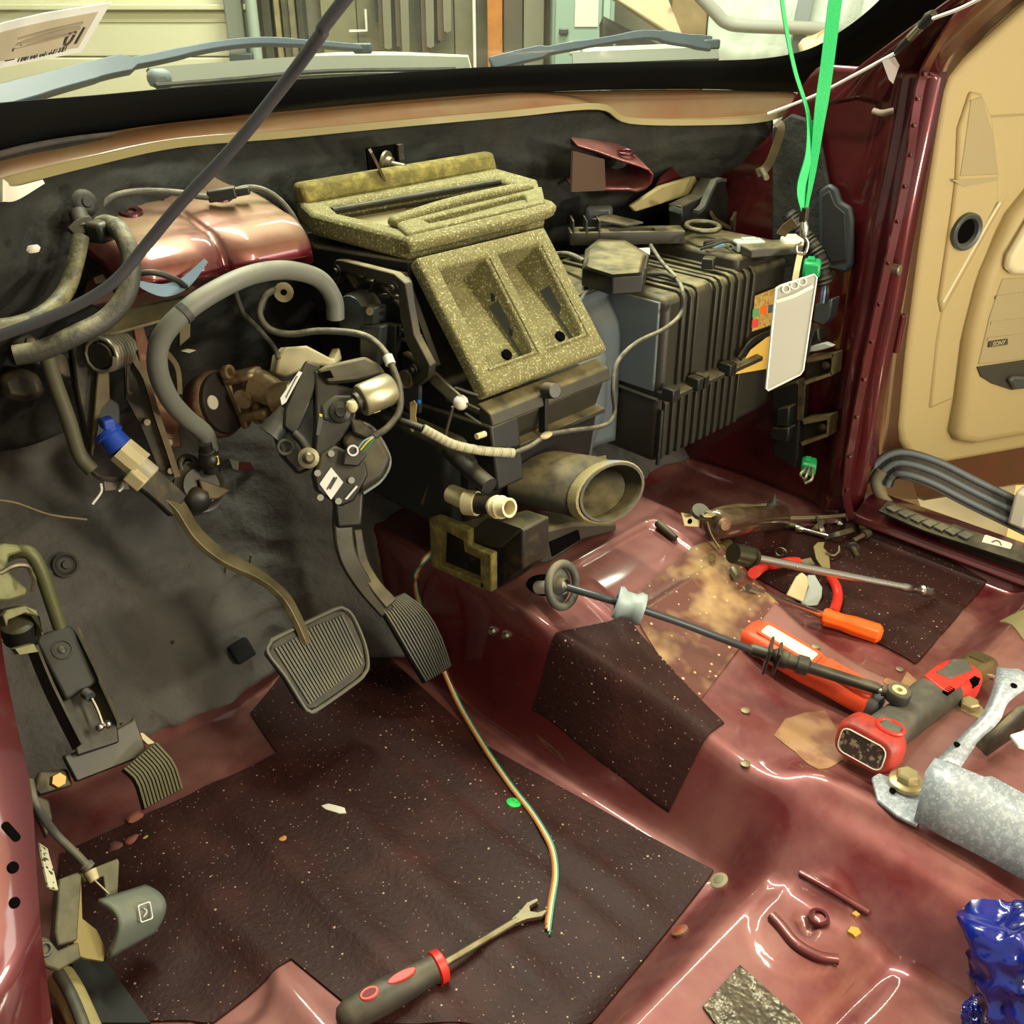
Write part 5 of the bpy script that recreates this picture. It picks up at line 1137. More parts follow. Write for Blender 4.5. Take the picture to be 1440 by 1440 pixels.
# canister
cn_ = thing('damper_canister', 'dark brown metal canister with clamp plate on the passenger floor', 'canister', onf(1050, 750))
k0, k1 = onf(1006, 737, .033), onf(1096, 727, .030); xd = k1-k0; L_ = xd.length
link('body', G().lathe(k0, xd, [(-.004, .012), (0, .021), (.006, .023), (L_*.98, .023), (L_, .020), (L_+.004, .010)], 22), pm('brown_lacquer', (72, 50, 36), .25, .3, .6, dust=(DUST, .3, 30)), cn_)
link('end_cap', G().lathe(k0-xd.normalized()*.003+V((.004, -.012, .004)), V((-.3, -.9, .2)), [(0, .010), (.006, .009), (.006, 0)], 16, False), RUST, cn_)
kp = PL(975, 730, (-.3, -.9, .25), fn=lambda q: q.z-fz(q.x, q.y)-.03)
link('clamp_plate', sp([(958, 721), (985, 726), (984, 742), (962, 740)], kp, .003), pm('tan_zinc', (164, 150, 108), .45, .5), cn_, bevel=.001)
link('plate_hole', G().lathe(pp(970, 733, kp, .0), kp[1], [(0, .0042), (.0008, .004), (.0008, 0)], 12, False), DK, cn_)
link('band', G().strap([pp(984, 727, kp, .002), onf(1000, 722, .055), onf(1030, 713, .058), onf(1078, 711, .056)], .012, .002, (0, -.4, .9)), pm('tan_zinc2', (150, 136, 98), .5, .4), cn_)
link('rubber_tip', G().lathe(onf(1087, 714, .045), (0, 0, 1), [(0, .013), (.008, .013), (.012, .006), (.03, .001)], 10), RUB, cn_)
link('cap_disc', G().lathe(onf(984, 721, .046), (-.2, -.4, .9), [(0, .014), (.006, .013), (.006, 0)], 16, False), GREYP, cn_)
link('wire', G().tube([onf(994, 734, .03), onf(1000, 752, .02), onf(1012, 772, .012)], .0022, 6), STEELD, cn_)
def spark(name, label, a, b, prof, m, cat, grp=None):
    t = thing(name, label, cat, a.copy(), grp); xd = b-a; L_ = xd.length
    for nm, pr_, mm in prof: link(nm, G().lathe(a, xd, [(h*L_, r) for h, r in pr_], 12), mm or m, t)
    return t
spark('socket_adapter', 'small brass socket adapter beside the canister wire', onf(1000, 785, .014), onf(1024, 764, .014), [('stem', [(0, .005), (.55, .005)], None), ('collar', [(.5, .009), (.62, .010), (.95, .010), (1, .008)], None)], pm('dirty_brass', (140, 122, 74), .35, .7), 'socket')
spark('bolt', 'long chrome bolt lying right of the canister', onf(1120, 742, .012), onf(1165, 754, .012), [('shank', [(.2, .005), (1, .005)], None), ('head', [(0, .008), (.18, .008), (.22, .006)], None)], STEEL, 'bolt')
spark('bolt', 'stubby dark bolt between the canister and the chrome bolt', onf(1103, 737, .012), onf(1122, 741, .012), [('head', [(0, .009), (.4, .009)], None), ('shank', [(.4, .006), (1, .006)], None)], DARKM, 'bolt')
spark('bolt', 'brassy bolt lying on the grey sealer patch', onf(1200, 760, .010), onf(1222, 748, .010), [('shank', [(0, .0045), (.7, .0045)], None), ('head', [(.65, .009), (1, .008)], None)], BROWNM, 'bolt')
spark('bolt', 'flange bolt standing on its head below the sealer patch', onf(1198, 770, .004), onf(1206, 784, .006), [('flange', [(0, .012), (.15, .012)], None), ('shank', [(.15, .006), (1, .005)], None)], DARKM, 'bolt')
spark('bolt', 'dark round headed bolt near the passenger sill', onf(1210, 742, .012), onf(1222, 738, .012), [('head', [(0, .010), (.5, .011), (1, .008)], None)], DARKM, 'bolt')
for k, (a, b, m_, lab) in enumerate((((1142, 748), (1160, 730), BROWNM, 'bent tan clip among the loose bolts'), ((1158, 752), (1150, 726), STEELD, 'thin steel clip leaning among the loose bolts'), ((1178, 742), (1186, 728), STEEL, 'small bright clip beside the loose bolts'), ((1160, 756), (1200, 745), DARKM, 'flat dark clip below the loose bolts'))):
    one('spring_clip', G().strap([onf(*a, .008), onf((a[0]+b[0])/2, (a[1]+b[1])/2, .022), onf(*b, .010)], .010, .0025, (-.3, -.5, .8), 3), m_, lab, 'clip', bevel=.0006)
one('trim_strip', G().strap([onf(1098, 729, .012), onf(1150, 728, .012), onf(1210, 722, .012), onf(1248, 711, .012)], .008, .003, (-.2, -.3, .9)), pm('tan_strip', (120, 108, 74), .6), 'thin tan trim strip running from the canister to the sill', 'trim strip')
spark('drain_bolt', 'dark drain bolt stuck in the worn tunnel pad edge', onf(925, 735, .008), onf(950, 757, .008), [('shank', [(0, .007), (1, .005)], None)], DARKM, 'bolt')
one('metal_washer', G().torus(onf(1098, 776, .012), (.9, .3, .2), .010, .0014, 16, 6), STEELD, 'thin metal ring standing on the passenger floor pad', 'ring')
spark('loose_bolt', 'pair of small steel fittings next to the adapter', onf(1030, 800, .012), onf(1038, 812, .012), [('body', [(0, .006), (1, .008)], None)], STEELD, 'fitting')
conn('green_connector', 'loose dark green wire connector at the foot of the passenger kick panel', at(1136, 664, X=1.52), (.034, .026, .024), .5, GREENP, 3, STEELD)
# ================================================================ PASSENGER DOOR
PD = (V((1.80, .715, .4)), V((-.37, -.93, 0)).normalized())
dr_ = thing('car_door', 'open beige trimmed passenger door with speaker grille and armrest', 'car door', (1.95, .66, .05))
panel = [(1330, 130), (1338, 108), (1360, 84), (1440, 12), (1520, -50), (1640, -80), (1640, 610), (1520, 624), (1440, 632), (1330, 652), (1302, 649), (1280, 640), (1268, 622), (1265, 600), (1275, 500), (1295, 350), (1318, 200)]
link('trim_panel', sp(panel, PD, .03), BEIGE, dr_, bevel=.012, seg=3)
link('door_shell', sp([(1318, 120), (1350, 70), (1440, -5), (1640, -120), (1640, 680), (1440, 690), (1310, 712), (1258, 690), (1256, 600), (1290, 330)], PD, .07, -.02), PAINTD, dr_, bevel=.008)
# raised field and ridges
fd = link('front_field', sp([(1336, 300), (1342, 252), (1345, 180), (1362, 128), (1378, 132), (1392, 165), (1400, 235), (1401, 280), (1355, 370), (1322, 440), (1318, 420)], PD, .02, .007), BEIGE, dr_, bevel=.005)
link('pull_slot', sp([(1334, 252), (1398, 248), (1397, 253), (1350, 262)], PD, .003, .0078), BEIGED, fd)
link('upper_pocket', sp([(1350, 215), (1360, 140), (1376, 135), (1392, 190), (1399, 244), (1345, 247)], PD, .003, .0085), BEIGED, fd, bevel=.002)
link('ridge_highlight', G().tube([pp(1402, 284, PD, .006), pp(1385, 312, PD, .006), pp(1322, 424, PD, .006)], .0035, 8, 2), BEIGEL, dr_)  # door ridge line, its highlight put in as a paler strip
link('ridge_panel', sp([(1322, 440), (1405, 290), (1420, 270), (1370, 400), (1350, 480), (1340, 560), (1305, 575), (1315, 480)], PD, .02, .004), BEIGE, dr_, bevel=.006)
link('seam', G().tube([pp(1388, 164, PD, .001), pp(1440, 161, PD, .001), pp(1600, 158, PD, .001)], .0018, 6, 1), BEIGED, dr_)
ar = link('armrest', sp([(1520, 220), (1440, 265), (1412, 300), (1374, 380), (1352, 462), (1340, 560), (1332, 604), (1338, 616), (1360, 620), (1440, 606), (1640, 585), (1640, 200)], PD, .05, .028), BEIGE, dr_, bevel=.02, seg=4)
link('speaker_grille', sp([(1640, 360), (1440, 384), (1392, 386), (1374, 440), (1359, 506), (1440, 496), (1640, 480)], PD, .004, .0305), BEIGED, ar, bevel=.002)
for py in (410, 446, 468): link('grille_rib', G().strap([pp(1384-(py-400)*.2, py+2, PD, .031), pp(1440, py-6, PD, .031), pp(1560, py-20, PD, .031)], .006, .002, PD[1], 2), BEIGED, ar)
link('arm_cushion', sp([(1520, 260), (1440, 288), (1424, 300), (1394, 352), (1390, 370), (1400, 378), (1440, 379), (1520, 372)], PD, .02, .046), BEIGEL, ar, bevel=.012, seg=3)
link('door_pocket', sp([(1357, 509), (1440, 497), (1540, 480), (1540, 530), (1440, 537), (1405, 541), (1378, 532), (1362, 522)], PD, .004, .0312), pm('pocket_dark', (52, 48, 38), .6), ar, bevel=.001)
link('pocket_pull', sp([(1396, 526), (1402, 520), (1440, 522), (1500, 515), (1500, 530), (1440, 534), (1405, 538)], PD, .012, .042), GREYP, ar, bevel=.004)
bdg = link('speaker_badge', sp([(1372, 473), (1398, 469), (1398, 477), (1371, 481)], PD, .003, .034), pm('badge_dark', (74, 66, 48), .4), ar, bevel=.0008)
pb0 = pp(1385, 475, PD, .0345); Mx = frame(pb0, pp(1398, 473, PD)-pp(1372, 477, PD), (0, 0, 1)); text('lettering', 'SONY', Mx, .012, pm('badge_silver', (226, 216, 180), .3, .4), bdg)
twp = pp(1353, 324, PD, .006)
tw = link('tweeter_ring', G().lathe(twp, PD[1], [(0, .033), (.008, .033), (.010, .030), (.008, .024), (-.004, .020)], 28, False), GREYP, dr_); tw['label'] = 'round dark tweeter pod'
link('tweeter_cone', G().lathe(twp+PD[1]*.001, PD[1], [(0, .023), (.002, .010), (.002, 0)], 20, False), DK, tw)
# hinge and check on the pillar
hpn = at(1260, 379, Y=.712); link('hinge_bolt', G().cyl(hpn+V((0, .01, 0)), hpn+V((0, -.008, 0)), .009, n=16), STEELD, dr_, bevel=.002)
hpn = at(1262, 470, Y=.715); link('hinge_leaf', G().box(hpn+V((0, .008, 0)), (.03, .008, .07)), PAINTD, dr_, bevel=.003); link('hinge_knuckle', G().cyl(hpn+V((.006, 0, -.035)), hpn+V((.006, 0, .035)), .008, n=16), PAINTD, dr_, bevel=.002)

# ---- hanging weather strip and sill parts
ws = thing('weather_strip', 'black ribbed rubber door seal hanging loose over the passenger sill', 'door seal', (1.75, .5, .06))
base = [(1234, 668), (1243, 650), (1266, 640), (1310, 652), (1370, 682), (1440, 716), (1520, 756)]
bp_ = [at(px, py+12, X=1.70+.00045*(px-1234)) for px, py in base]
link('strip', G().strap(bp_, .058, .006, (-.5, -.5, .25)), RUB, ws, bevel=.001)
wsm = pm('seal_ridge', (96, 104, 110), .45)
for k, off in enumerate((-.022, -.002, .018)):
    pts = []
    B_ = spline(bp_, 6)
    for i, p in enumerate(B_):
        t = (B_[min(i+1, len(B_)-1)]-B_[max(i-1, 0)]).normalized(); nn = V((-.5, -.5, .25)); nn = (nn-t*nn.dot(t)).normalized(); s_ = t.cross(nn); pts.append(p+s_*off+nn*.003)
    link('ridge', G().tube(pts, .0062, 8, 1), wsm, ws)
link('lower_run', G().tube([at(1240, 662, X=1.685), at(1232, 680, X=1.675), at(1246, 706, X=1.672), at(1290, 736, X=1.668), at(1350, 758, X=1.668), at(1440, 786, X=1.668), at(1520, 815, X=1.668)], .011, 10), pm('dusty_seal', (92, 88, 72), .7, dust=(DUST, .5, 20)), ws)
one('white_clip_block', G().box(at(1440, 712, X=1.78), (.045, .03, .07)), WHT, 'white plastic block holding the end of the loose door seal', 'clip', bevel=.006)
ss = thing('sill_rail', 'black sill rail with pale clips along the passenger sill', 'sill rail', (1.64, .5, .06))
sp0 = [at(1240, 720, X=1.615)+V((0, 0, .012)), at(1300, 746, X=1.615)+V((0, 0, .012)), at(1360, 766, X=1.615)+V((0, 0, .012)), at(1440, 792, X=1.615)+V((0, 0, .012)), at(1520, 818, X=1.615)+V((0, 0, .012))]
link('rail', G().strap(sp0, .034, .006, (-.3, 0, 1)), BLK, ss, bevel=.001)
SS = spline(sp0, 6)
for k in range(7):
    p = samp(SS, .06+.07*k); link('clip', G().box(p+V((0, 0, .005)), (.022, .018, .004), -.25), RUBG, ss, bevel=.001)
lp_ = at(1402, 765, X=1.62)
link('end_housing', G().box(at(1395, 768, X=1.63)+V((.01, 0, -.012)), (.05, .17, .022)), BLK, ss, bevel=.004)
lb_ = link('clip_label', G(frame(lp_, (.05, -.98, 0), (.5, 0, .85))).prism(rrect(.046, .018, .003), 0, .003), WHT, ss)
link('label_mark', G(frame(lp_+V((-.001, 0, .003)), (.05, -.98, 0), (.5, 0, .85))).tube([(-.008, -.002, .001), (-.003, .003, .001), (.003, .003, .001), (.008, -.002, .001)], .001, 5, 3), INK, lb_)

# ================================================================ PASSENGER KICK WALL FITTINGS
def RW(d=0): return (V((1.612-d, .8, .4)), V((-1, 0, 0)))
o = link('insulation_sheet', sp([(1112, 160), (1148, 172), (1165, 262), (1182, 285), (1190, 340), (1150, 400), (1118, 420), (1085, 420), (1085, 180)], RW(-.006), .01), MATU, wall_right, bevel=.004); o['label'] = 'black insulation on the passenger kick wall'
gpl = link('rubber_cover', sp([(1150, 268), (1165, 258), (1176, 266), (1182, 284), (1196, 292), (1199, 310), (1198, 372), (1190, 384), (1165, 380), (1150, 350)], RW(.004), .012), pm('slate_rubber', (44, 50, 54), .5), wall_right, bevel=.005); gpl['label'] = 'slate grey rubber access cover'
link('cover_field', sp([(1156, 276), (1166, 268), (1174, 288), (1188, 300), (1190, 366), (1168, 370), (1156, 346)], RW(.006), .003), RUB, gpl, bevel=.002)
km = thing('kick_module', 'black junction module with two dusty C brackets on the passenger kick wall', 'junction module', (1.60, .80, .12))
link('body', sp([(1084, 548), (1120, 535), (1128, 545), (1122, 640), (1118, 660), (1086, 640)], RW(.02), .03), BLK, km, bevel=.004)
for q in ([(1092, 575), (1110, 572), (1108, 600), (1090, 600)], [(1084, 602), (1109, 602), (1108, 622), (1082, 618)]):
    fo = link('socket_frame', sp(q, RW(.045), .03), BLK, km, bevel=.003)
link('strap', sp([(1122, 540), (1132, 538), (1128, 592), (1120, 592)], RW(.022), .006), BROWNM, km, bevel=.001)
cb = pm('bracket_tan', (122, 110, 74), .6, .2, var=(40, (86, 76, 50), .4, .7))
for (x0, y0, x1, y1) in ((1133, 498, 1172, 536), (1128, 585, 1166, 622)):
    top = [(x0, y0+6), (x0+12, y0+1), (x1, y0), (x1, y0+5), (x0+14, y0+9)]
    link('bracket_top', sp([(x0, y0+5), (x1, y0), (x1-1, y0+5), (x0+2, y0+12)], RW(.03), .03), cb, km)
    link('bracket_base', sp([(x0-2, y1), (x1-2, y1-12), (x1-2, y1-8), (x0, y1+5)], RW(.03), .03), cb, km)
    link('bracket_back', sp([(x0, y0+6), (x1, y0), (x1-2, y1-10), (x0, y1)], RW(.004), .003), DARKM, km)
    link('bracket_end', sp([(x1-2, y0), (x1+1, y0), (x1-1, y1-9), (x1-4, y1-9)], RW(.03), .03), cb, km)
    p = pp(x0+30, y0+15, RW(.006)); link('bracket_bolt', G().lathe(p, (-1, 0, 0), [(0, .008), (.004, .0075), (.005, .004), (.006, 0)], 14, False), STEELD, km)
hr2 = thing('kick_harness', 'black corrugated loom with grey plugs beside the hanging badge', 'wire harness', (1.58, .82, .3))
link('loom', G().tube([at(1108, 300, X=1.57), at(1130, 330, X=1.575), at(1150, 360, X=1.58), at(1160, 400, X=1.585)], lambda t: .013+.0016*math.sin(t*150), 10, 14), RUB, hr2)
link('plug', sp([(1146, 428), (1170, 420), (1166, 448), (1156, 458), (1142, 452)], RW(.035), .03), GREYP, hr2, bevel=.003)
for k, m_ in enumerate((pm('purple_wire', (96, 84, 150), .4), LBLUE, RUB)): link('wire', G().tube([at(1158+3*k, 398, X=1.584), at(1156+4*k, 412, X=1.576), at(1154+4*k, 426, X=1.578)], .0022, 6), m_, hr2)
link('lower_plug', sp([(1132, 470), (1150, 462), (1152, 480), (1136, 488)], RW(.04), .03), BLK, hr2, bevel=.003)
link('white_plug', sp([(1128, 490), (1150, 484), (1160, 482), (1172, 487), (1160, 491), (1148, 494), (1130, 496)], RW(.04), .012), pm('chalk_plug', (168, 176, 170), .5), hr2, bevel=.002)
link('wire', G().tube([at(1148, 456, X=1.575), at(1140, 474, X=1.57), at(1134, 500, X=1.57), at(1120, 520, X=1.57)], .004, 6), RUB, hr2)
conn('green_relay', 'bright green clip connector above the hanging badge', at(1140, 388, X=1.50), (.036, .028, .026), .5, pm('green_relay', (20, 150, 84), .4))
# pillar antenna wire, tape
aw = thing('antenna_wire', 'white antenna wire with black inline plug along the windscreen pillar', 'wire', at(1260, 90, X=1.55))
link('wire', G().tube([at(1080, 160, X=1.58), at(1125, 143, X=1.585), at(1165, 125, X=1.575), at(1262, 73, X=1.545)], .0025, 8, 5), WHTW, aw)
link('wire', G().tube([at(1312, 26, X=1.50), at(1350, 12, X=1.48), at(1390, -8, X=1.46)], .0025, 8, 3), WHTW, aw)
a, b = at(1260, 74, X=1.545), at(1312, 20, X=1.51); d_ = b-a
link('plug', G().lathe(a, d_, [(0, .004), (.012, .006), (d_.length*.4, .006)], 12), BLK, aw); link('barrel', G().lathe(a+d_*.40, d_, [(0, .0065), (d_.length*.3, .0065)], 12), STEEL, aw); link('plug', G().lathe(a+d_*.7, d_, [(0, .006), (d_.length*.2, .009), (d_.length*.32, .006)], 12), BLK, aw)
CLR = pm('clear_tape', (150, 140, 140), .2, coat=.5)
one('clear_tape', sp([(1240, 85), (1258, 80), (1265, 92), (1256, 118), (1250, 112)], (at(1250, 95, X=1.545), V((-.8, -.5, .3))), .001), CLR, 'strip of clear tape hanging on the windscreen pillar', 'tape')
one('sealer_bead', G().tube([at(1228, 156, X=1.60), at(1240, 159, X=1.60), at(1256, 156, X=1.61)], .005, 8), pm('sealer_grey', (140, 124, 112), .8), 'lumpy grey sealer bead at the pillar seam', 'sealer')

# ================================================================ HANGING BADGE
ly = thing('lanyard', 'bright green lanyard strap hanging in front of the passenger side', 'lanyard', at(1130, 330, D=1.24))
tl = V((.97, .68, 1.17))
link('strap', G().strap([at(1090, -260, D=1.15), at(1097, -40, D=1.17), at(1104, 30, D=1.18), at(1118, 100, D=1.19), at(1136, 160, D=1.20), at(1138, 215, D=1.21), at(1127, 262, D=1.22), at(1131, 294, D=1.23)], lambda t: .004+.010*max(0, math.sin((t-.55)*5)) if t > .55 else .0045, .0012, lambda t: V((-.45+.3*t, -.75, .1))), GREENW, ly)
link('strap', G().strap([at(1196, -260, D=1.14), at(1179, -40, D=1.16), at(1172, 20, D=1.17), at(1162, 100, D=1.19), at(1152, 170, D=1.20), at(1143, 240, D=1.22), at(1134, 294, D=1.23)], lambda t: .014 if t < .6 else max(.004, .014-.028*(t-.6)), .0012, (-.7, -.7, .1)), GREENW, ly)
link('crimp', G().box(at(1131, 302, D=1.23), (.008, .008, .016)), DARKM, ly, bevel=.001)
link('swivel', G().lathe(at(1131, 311, D=1.23), at(1130, 334, D=1.23)-at(1131, 311, D=1.23), [(0, .003), (.006, .005), (.014, .005), (.018, .003)], 10), STEEL, ly)
link('hook', G().tube([at(1131, 332, D=1.23), at(1136, 342, D=1.23), at(1132, 356, D=1.23), at(1122, 356, D=1.23), at(1120, 346, D=1.23), at(1127, 340, D=1.23)], .0018, 8), STEEL, ly)
link('clip_strap', G().strap([at(1126, 354, D=1.23), at(1122, 372, D=1.23), at(1118, 394, D=1.23)], .007, .001, (-.7, -.7, .1)), CREAM, ly)
BDp = (at(1112, 465, D=1.235), V((-.80, -.58, .15)).normalized())
PLAST = pm('clear_vinyl', (206, 206, 196), .25, coat=.4, alpha=.55)
bdg2 = thing('id_badge', 'blank white card badge in a clear vinyl holder on the green lanyard', 'badge', at(1100, 545, D=1.24))
link('card', sp([(1090, 428), (1142, 408), (1124, 522), (1079, 545)], BDp, .0012), pm('blank_card', (178, 174, 158), .5), bdg2)
link('holder', sp([(1091, 406), (1097, 402), (1145, 386), (1148, 390), (1129, 520), (1125, 526), (1080, 549), (1077, 546)], BDp, .0006, .0015), PLAST, bdg2)
link('holder_edge', G().tube([pp(*q, BDp, .001) for q in ((1091, 406), (1097, 402), (1145, 386), (1148, 390), (1129, 520), (1125, 526), (1080, 549), (1077, 546), (1091, 406))], .0014, 6, 1), pm('vinyl_edge', (222, 224, 216), .3), bdg2)
link('holder_fold', G().strap([pp(1091, 424, BDp, .002), pp(1115, 416, BDp, .003), pp(1143, 402, BDp, .002)], .004, .001, BDp[1], 3), pm('vinyl_fold', (226, 226, 214), .3), bdg2)
for px, py, sx in ((1105, 406, 1), (1128, 396, 1), (1117, 401, 2.0)): link('slot', G().torus(pp(px, py, BDp, .002), BDp[1], .0042, .001, 16, 6), LBL, bdg2)

# ================================================================ UPPER BULKHEAD FITTINGS
db = thing('dash_bracket', 'maroon hairpin dash bracket standing out from the black bulkhead', 'bracket', at(860, 270, Y=1.10))
path = [(812, 204), (840, 212), (872, 224), (898, 232), (914, 238), (920, 246), (917, 258), (908, 267), (896, 271), (884, 269), (850, 269), (808, 269)]
A_ = [at(px, py, Y=1.07+.0011*(905-px)) for px, py in path]; B_ = [p+V((.035, .075, .022)) for p in A_]
g = G(); g.rings([A_, B_], False, False); link('loop', g, PAINT, db, thick=.004, bevel=.002)
link('side_plate', G().slab([at(px, py, Y=1.13) for px, py in ((806, 212), (850, 224), (852, 268), (804, 270))], (0, 1, 0), .004), pm('brown_plate', (84, 64, 52), .6, .2), db)
link('stamped_ring', G().torus(A_[3].lerp(B_[3], .45)+V((-.01, 0, .006)), (-.1, -.1, 1), .012, .003, 18, 8), PAINTD, db)
bsd = thing('bulkhead_stud', 'bulkhead stud with washer in a dark square recess above the foam', 'stud', at(540, 245, Y=1.26))
link('recess', sp([(516, 208), (560, 202), (562, 244), (520, 250)], (at(540, 228, Y=1.245), V((0, -1, .1))), .004), DK, bsd)
link('recess_frame', G().strap([at(562, 203, Y=1.24), at(565, 245, Y=1.24)], .010, .006, (0, -1, 0), 1), DARKM, bsd)
sp_ = at(541, 229, Y=1.24); link('stud', G().lathe(sp_, (.35, -.8, -.1), [(0, .018), (.004, .018), (.005, .011), (.012, .010), (.013, .005), (.034, .0045)], 16), STEELD, bsd)
link('blade', G().strap([at(521, 212, Y=1.20), at(530, 230, Y=1.20), at(540, 252, Y=1.20)], .004, .014, (-.5, -.8, 0)), BROWNM, bsd)
cdct = thing('cowl_duct', 'tan cowl duct strip behind the blower case', 'duct', at(960, 285, Y=1.08))
link('strip', G().slab([at(px, py, Y=1.10) for px, py in ((888, 290), (930, 262), (1000, 240), (1052, 228), (1058, 236), (1054, 254), (1030, 260), (990, 268), (940, 284), (895, 298))], (0, 1, 0), .01), tanp, cdct, bevel=.003)
link('red_gap', G().slab([at(px, py, Y=1.115) for px, py in ((930, 250), (952, 228), (1000, 230), (1060, 226), (1000, 244), (920, 270))], (0, 1, 0), .004), PAINTD, cdct)
vb = thing('vent_bracket', 'black plastic vent bracket with diagonal fin behind the connectors', 'bracket', at(980, 330, Y=1.05))
link('body', G().slab([at(px, py, Y=1.06) for px, py in ((958, 290), (990, 275), (1003, 252), (1020, 252), (1022, 262), (1030, 300), (1032, 318), (960, 324))], (0, 1, 0), .03), BLK, vb, bevel=.003)
link('fin', G().strap([at(978, 298, Y=1.05), at(988, 290, Y=1.05), at(1004, 255, Y=1.05), at(1018, 253, Y=1.05)], .006, .012, (0, -1, 0), 2), GREYP, vb)
link('stub', G().cyl(at(944, 293, Y=1.05), at(956, 297, Y=1.05), .005, n=10), GREYP, vb)
link('gold_edge', G().strap([at(1000, 300, Y=1.05), at(1010, 312, Y=1.05), at(1036, 326, Y=1.05)], .010, .004, (0, -.7, .7)), BROWNM, vb)
link('tan_tab', G().slab([at(px, py, Y=1.04) for px, py in ((1030, 310), (1036, 298), (1048, 306), (1048, 322), (1032, 326))], (0, 1, 0), .006), BROWNM, vb)
one('cowl_brace', G().strap([at(1092, 172, Y=.96), at(1098, 182, Y=.95), at(1088, 215, Y=.96), at(1078, 235, Y=.97), at(1064, 244, Y=.98)], .014, .004, (-.6, -.7, .1)), BROWNM, 'bent tan steel brace under the passenger end of the cowl', 'brace')
one('brace_bolt', G().cyl(at(1072, 240, Y=.965), at(1078, 250, Y=.94), .006, .005, 8), STEELD, 'zinc bolt at the foot of the bent cowl brace', 'bolt')
one('olive_strap', G().strap([at(1098, 330, X=1.50), at(1106, 320, X=1.50), at(1118, 312, X=1.50)], .016, .004, (-.5, -.7, .3), 2), BROWNM, 'short olive strap beside the lanyard hook', 'strap')

# ================================================================ WIRES AND HOSES
one('power_cable', G().tube([at(-60, 497, D=1.02), at(0, 472, D=1.01), at(60, 450, D=1.0), at(120, 423, D=.99), at(165, 392, D=.98), at(205, 345, D=.97), at(255, 285, D=.95), at(330, 205, D=.92), at(400, 118, D=.89), at(450, 50, D=.86), at(500, -20, D=.84), V((.62, .42, 1.18))], .0052, 12), pm('cable_slate', (66, 66, 72), .4), 'slate black cable slanting across the windscreen down to the driver side', 'cable')
gh = thing('grey_hose', 'thick grey rubber hose looping over the pedal bracket', 'hose', at(300, 520, Y=1.06))
link('hose', G().tube([at(472, 448, Y=1.045), at(469, 420, Y=1.045), at(448, 392, Y=1.045), at(405, 380, Y=1.04), at(355, 386, Y=1.02), at(305, 408, Y=1.01), at(258, 440, Y=1.01), at(226, 478, Y=1.02), at(222, 520, Y=1.03), at(238, 560, Y=1.05), at(262, 588, Y=1.07), at(288, 610, Y=1.085), at(294, 632, Y=1.09)], .0115, 14, 8), HOSE, gh)
link('hose_mark', G().cyl(at(263, 437, Y=1.009), at(256, 443, Y=1.009), .0121, n=14), pm('hose_seam', (60, 60, 54), .6), gh)
def wire(label, pts, r, m=TAPE, name='wire_harness', cat='wire', grp=None): return one(name, G().tube(pts, r, 8, 8), m, label, cat, grp)
olt = pm('olive_tape', (112, 108, 76), .5, bump=(140, .5, .003), var=(60, (74, 72, 52), .45, .6))
wire('olive taped harness curving down the driver bulkhead', [at(-30, 462, Y=1.0), at(20, 457, Y=1.0), at(62, 440, Y=1.02), at(92, 410, Y=1.04), at(106, 370, Y=1.05), at(114, 332, Y=1.06)], .0085, olt)
wire('thick braided harness arching beside the column bracket', [at(140, 318, Y=1.10), at(155, 316, Y=1.08), at(172, 330, Y=1.05), at(184, 365, Y=1.03), at(178, 412, Y=1.02), at(150, 448, Y=1.02), at(105, 472, Y=1.02), at(60, 492, Y=1.03), at(20, 500, Y=1.04)], .0105, TAPE)
tw_ = thing('top_harness', 'thin taped harness with black inline connector running over the column bracket', 'wire harness', at(280, 290, Y=1.15))
link('wire', G().tube([at(135, 300, Y=1.16), at(158, 277, Y=1.16), at(200, 269, Y=1.16), at(250, 271, Y=1.15), at(300, 277, Y=1.14), at(350, 264, Y=1.14), at(385, 275, Y=1.13), at(412, 305, Y=1.12), at(425, 340, Y=1.12), at(426, 362, Y=1.12)], .004, 8, 8), TAPE, tw_)
link('connector', G(frame(at(312, 273, Y=1.135), (.8, -.5, .12), (0, 0, 1))).box((0, 0, 0), (.034, .014, .014)), BLK, tw_, bevel=.002)
link('connector_end', G(frame(at(340, 269, Y=1.135), (.8, -.5, .12), (0, 0, 1))).box((0, 0, 0), (.020, .010, .010)), BLK, tw_, bevel=.002)
link('end_clip', G().box(at(424, 362, Y=1.115), (.016, .012, .014), .4), GREYP, tw_, bevel=.003)
one('blue_tape', G().strap([at(186, 394, Y=1.03), at(212, 405, Y=1.03), at(235, 408, Y=1.03), at(262, 396, Y=1.03), at(290, 366, Y=1.03)], lambda t: .004+.010*math.sin(t*3.0)*(t > .1), .0015, (-.3, -.8, .4)), pm('blue_tape', (104, 128, 146), .6), 'torn strip of dusty blue tape below the column bracket', 'tape')
wire('thin black wire looping in front of the column bracket', [at(190, 386, Y=1.03), at(215, 383, Y=1.02), at(245, 392, Y=1.02), at(262, 404, Y=1.03)], .0035, RUB)
wire('taped black wire dropping from the hose to the cream plug', [at(330, 408, Y=1.08), at(342, 440, Y=1.09), at(365, 465, Y=1.10), at(385, 488, Y=1.10), at(392, 505, Y=1.09)], .0035, TAPE)
wire('short wire hanging from the ring terminal', [at(386, 404, Y=1.12), at(374, 418, Y=1.12), at(368, 436, Y=1.11)], .003, TAPE)
lm = thing('switch_loom', 'dusty sleeved loom with bare white wire ends below the pedal bracket', 'wire harness', at(115, 640, Y=1.07))
link('loom', G().tube([at(62, 490, Y=1.09), at(78, 540, Y=1.09), at(96, 590, Y=1.085), at(112, 640, Y=1.08), at(130, 662, Y=1.07)], .0085, 10), pm('loom_khaki', (78, 76, 56), .6), lm)
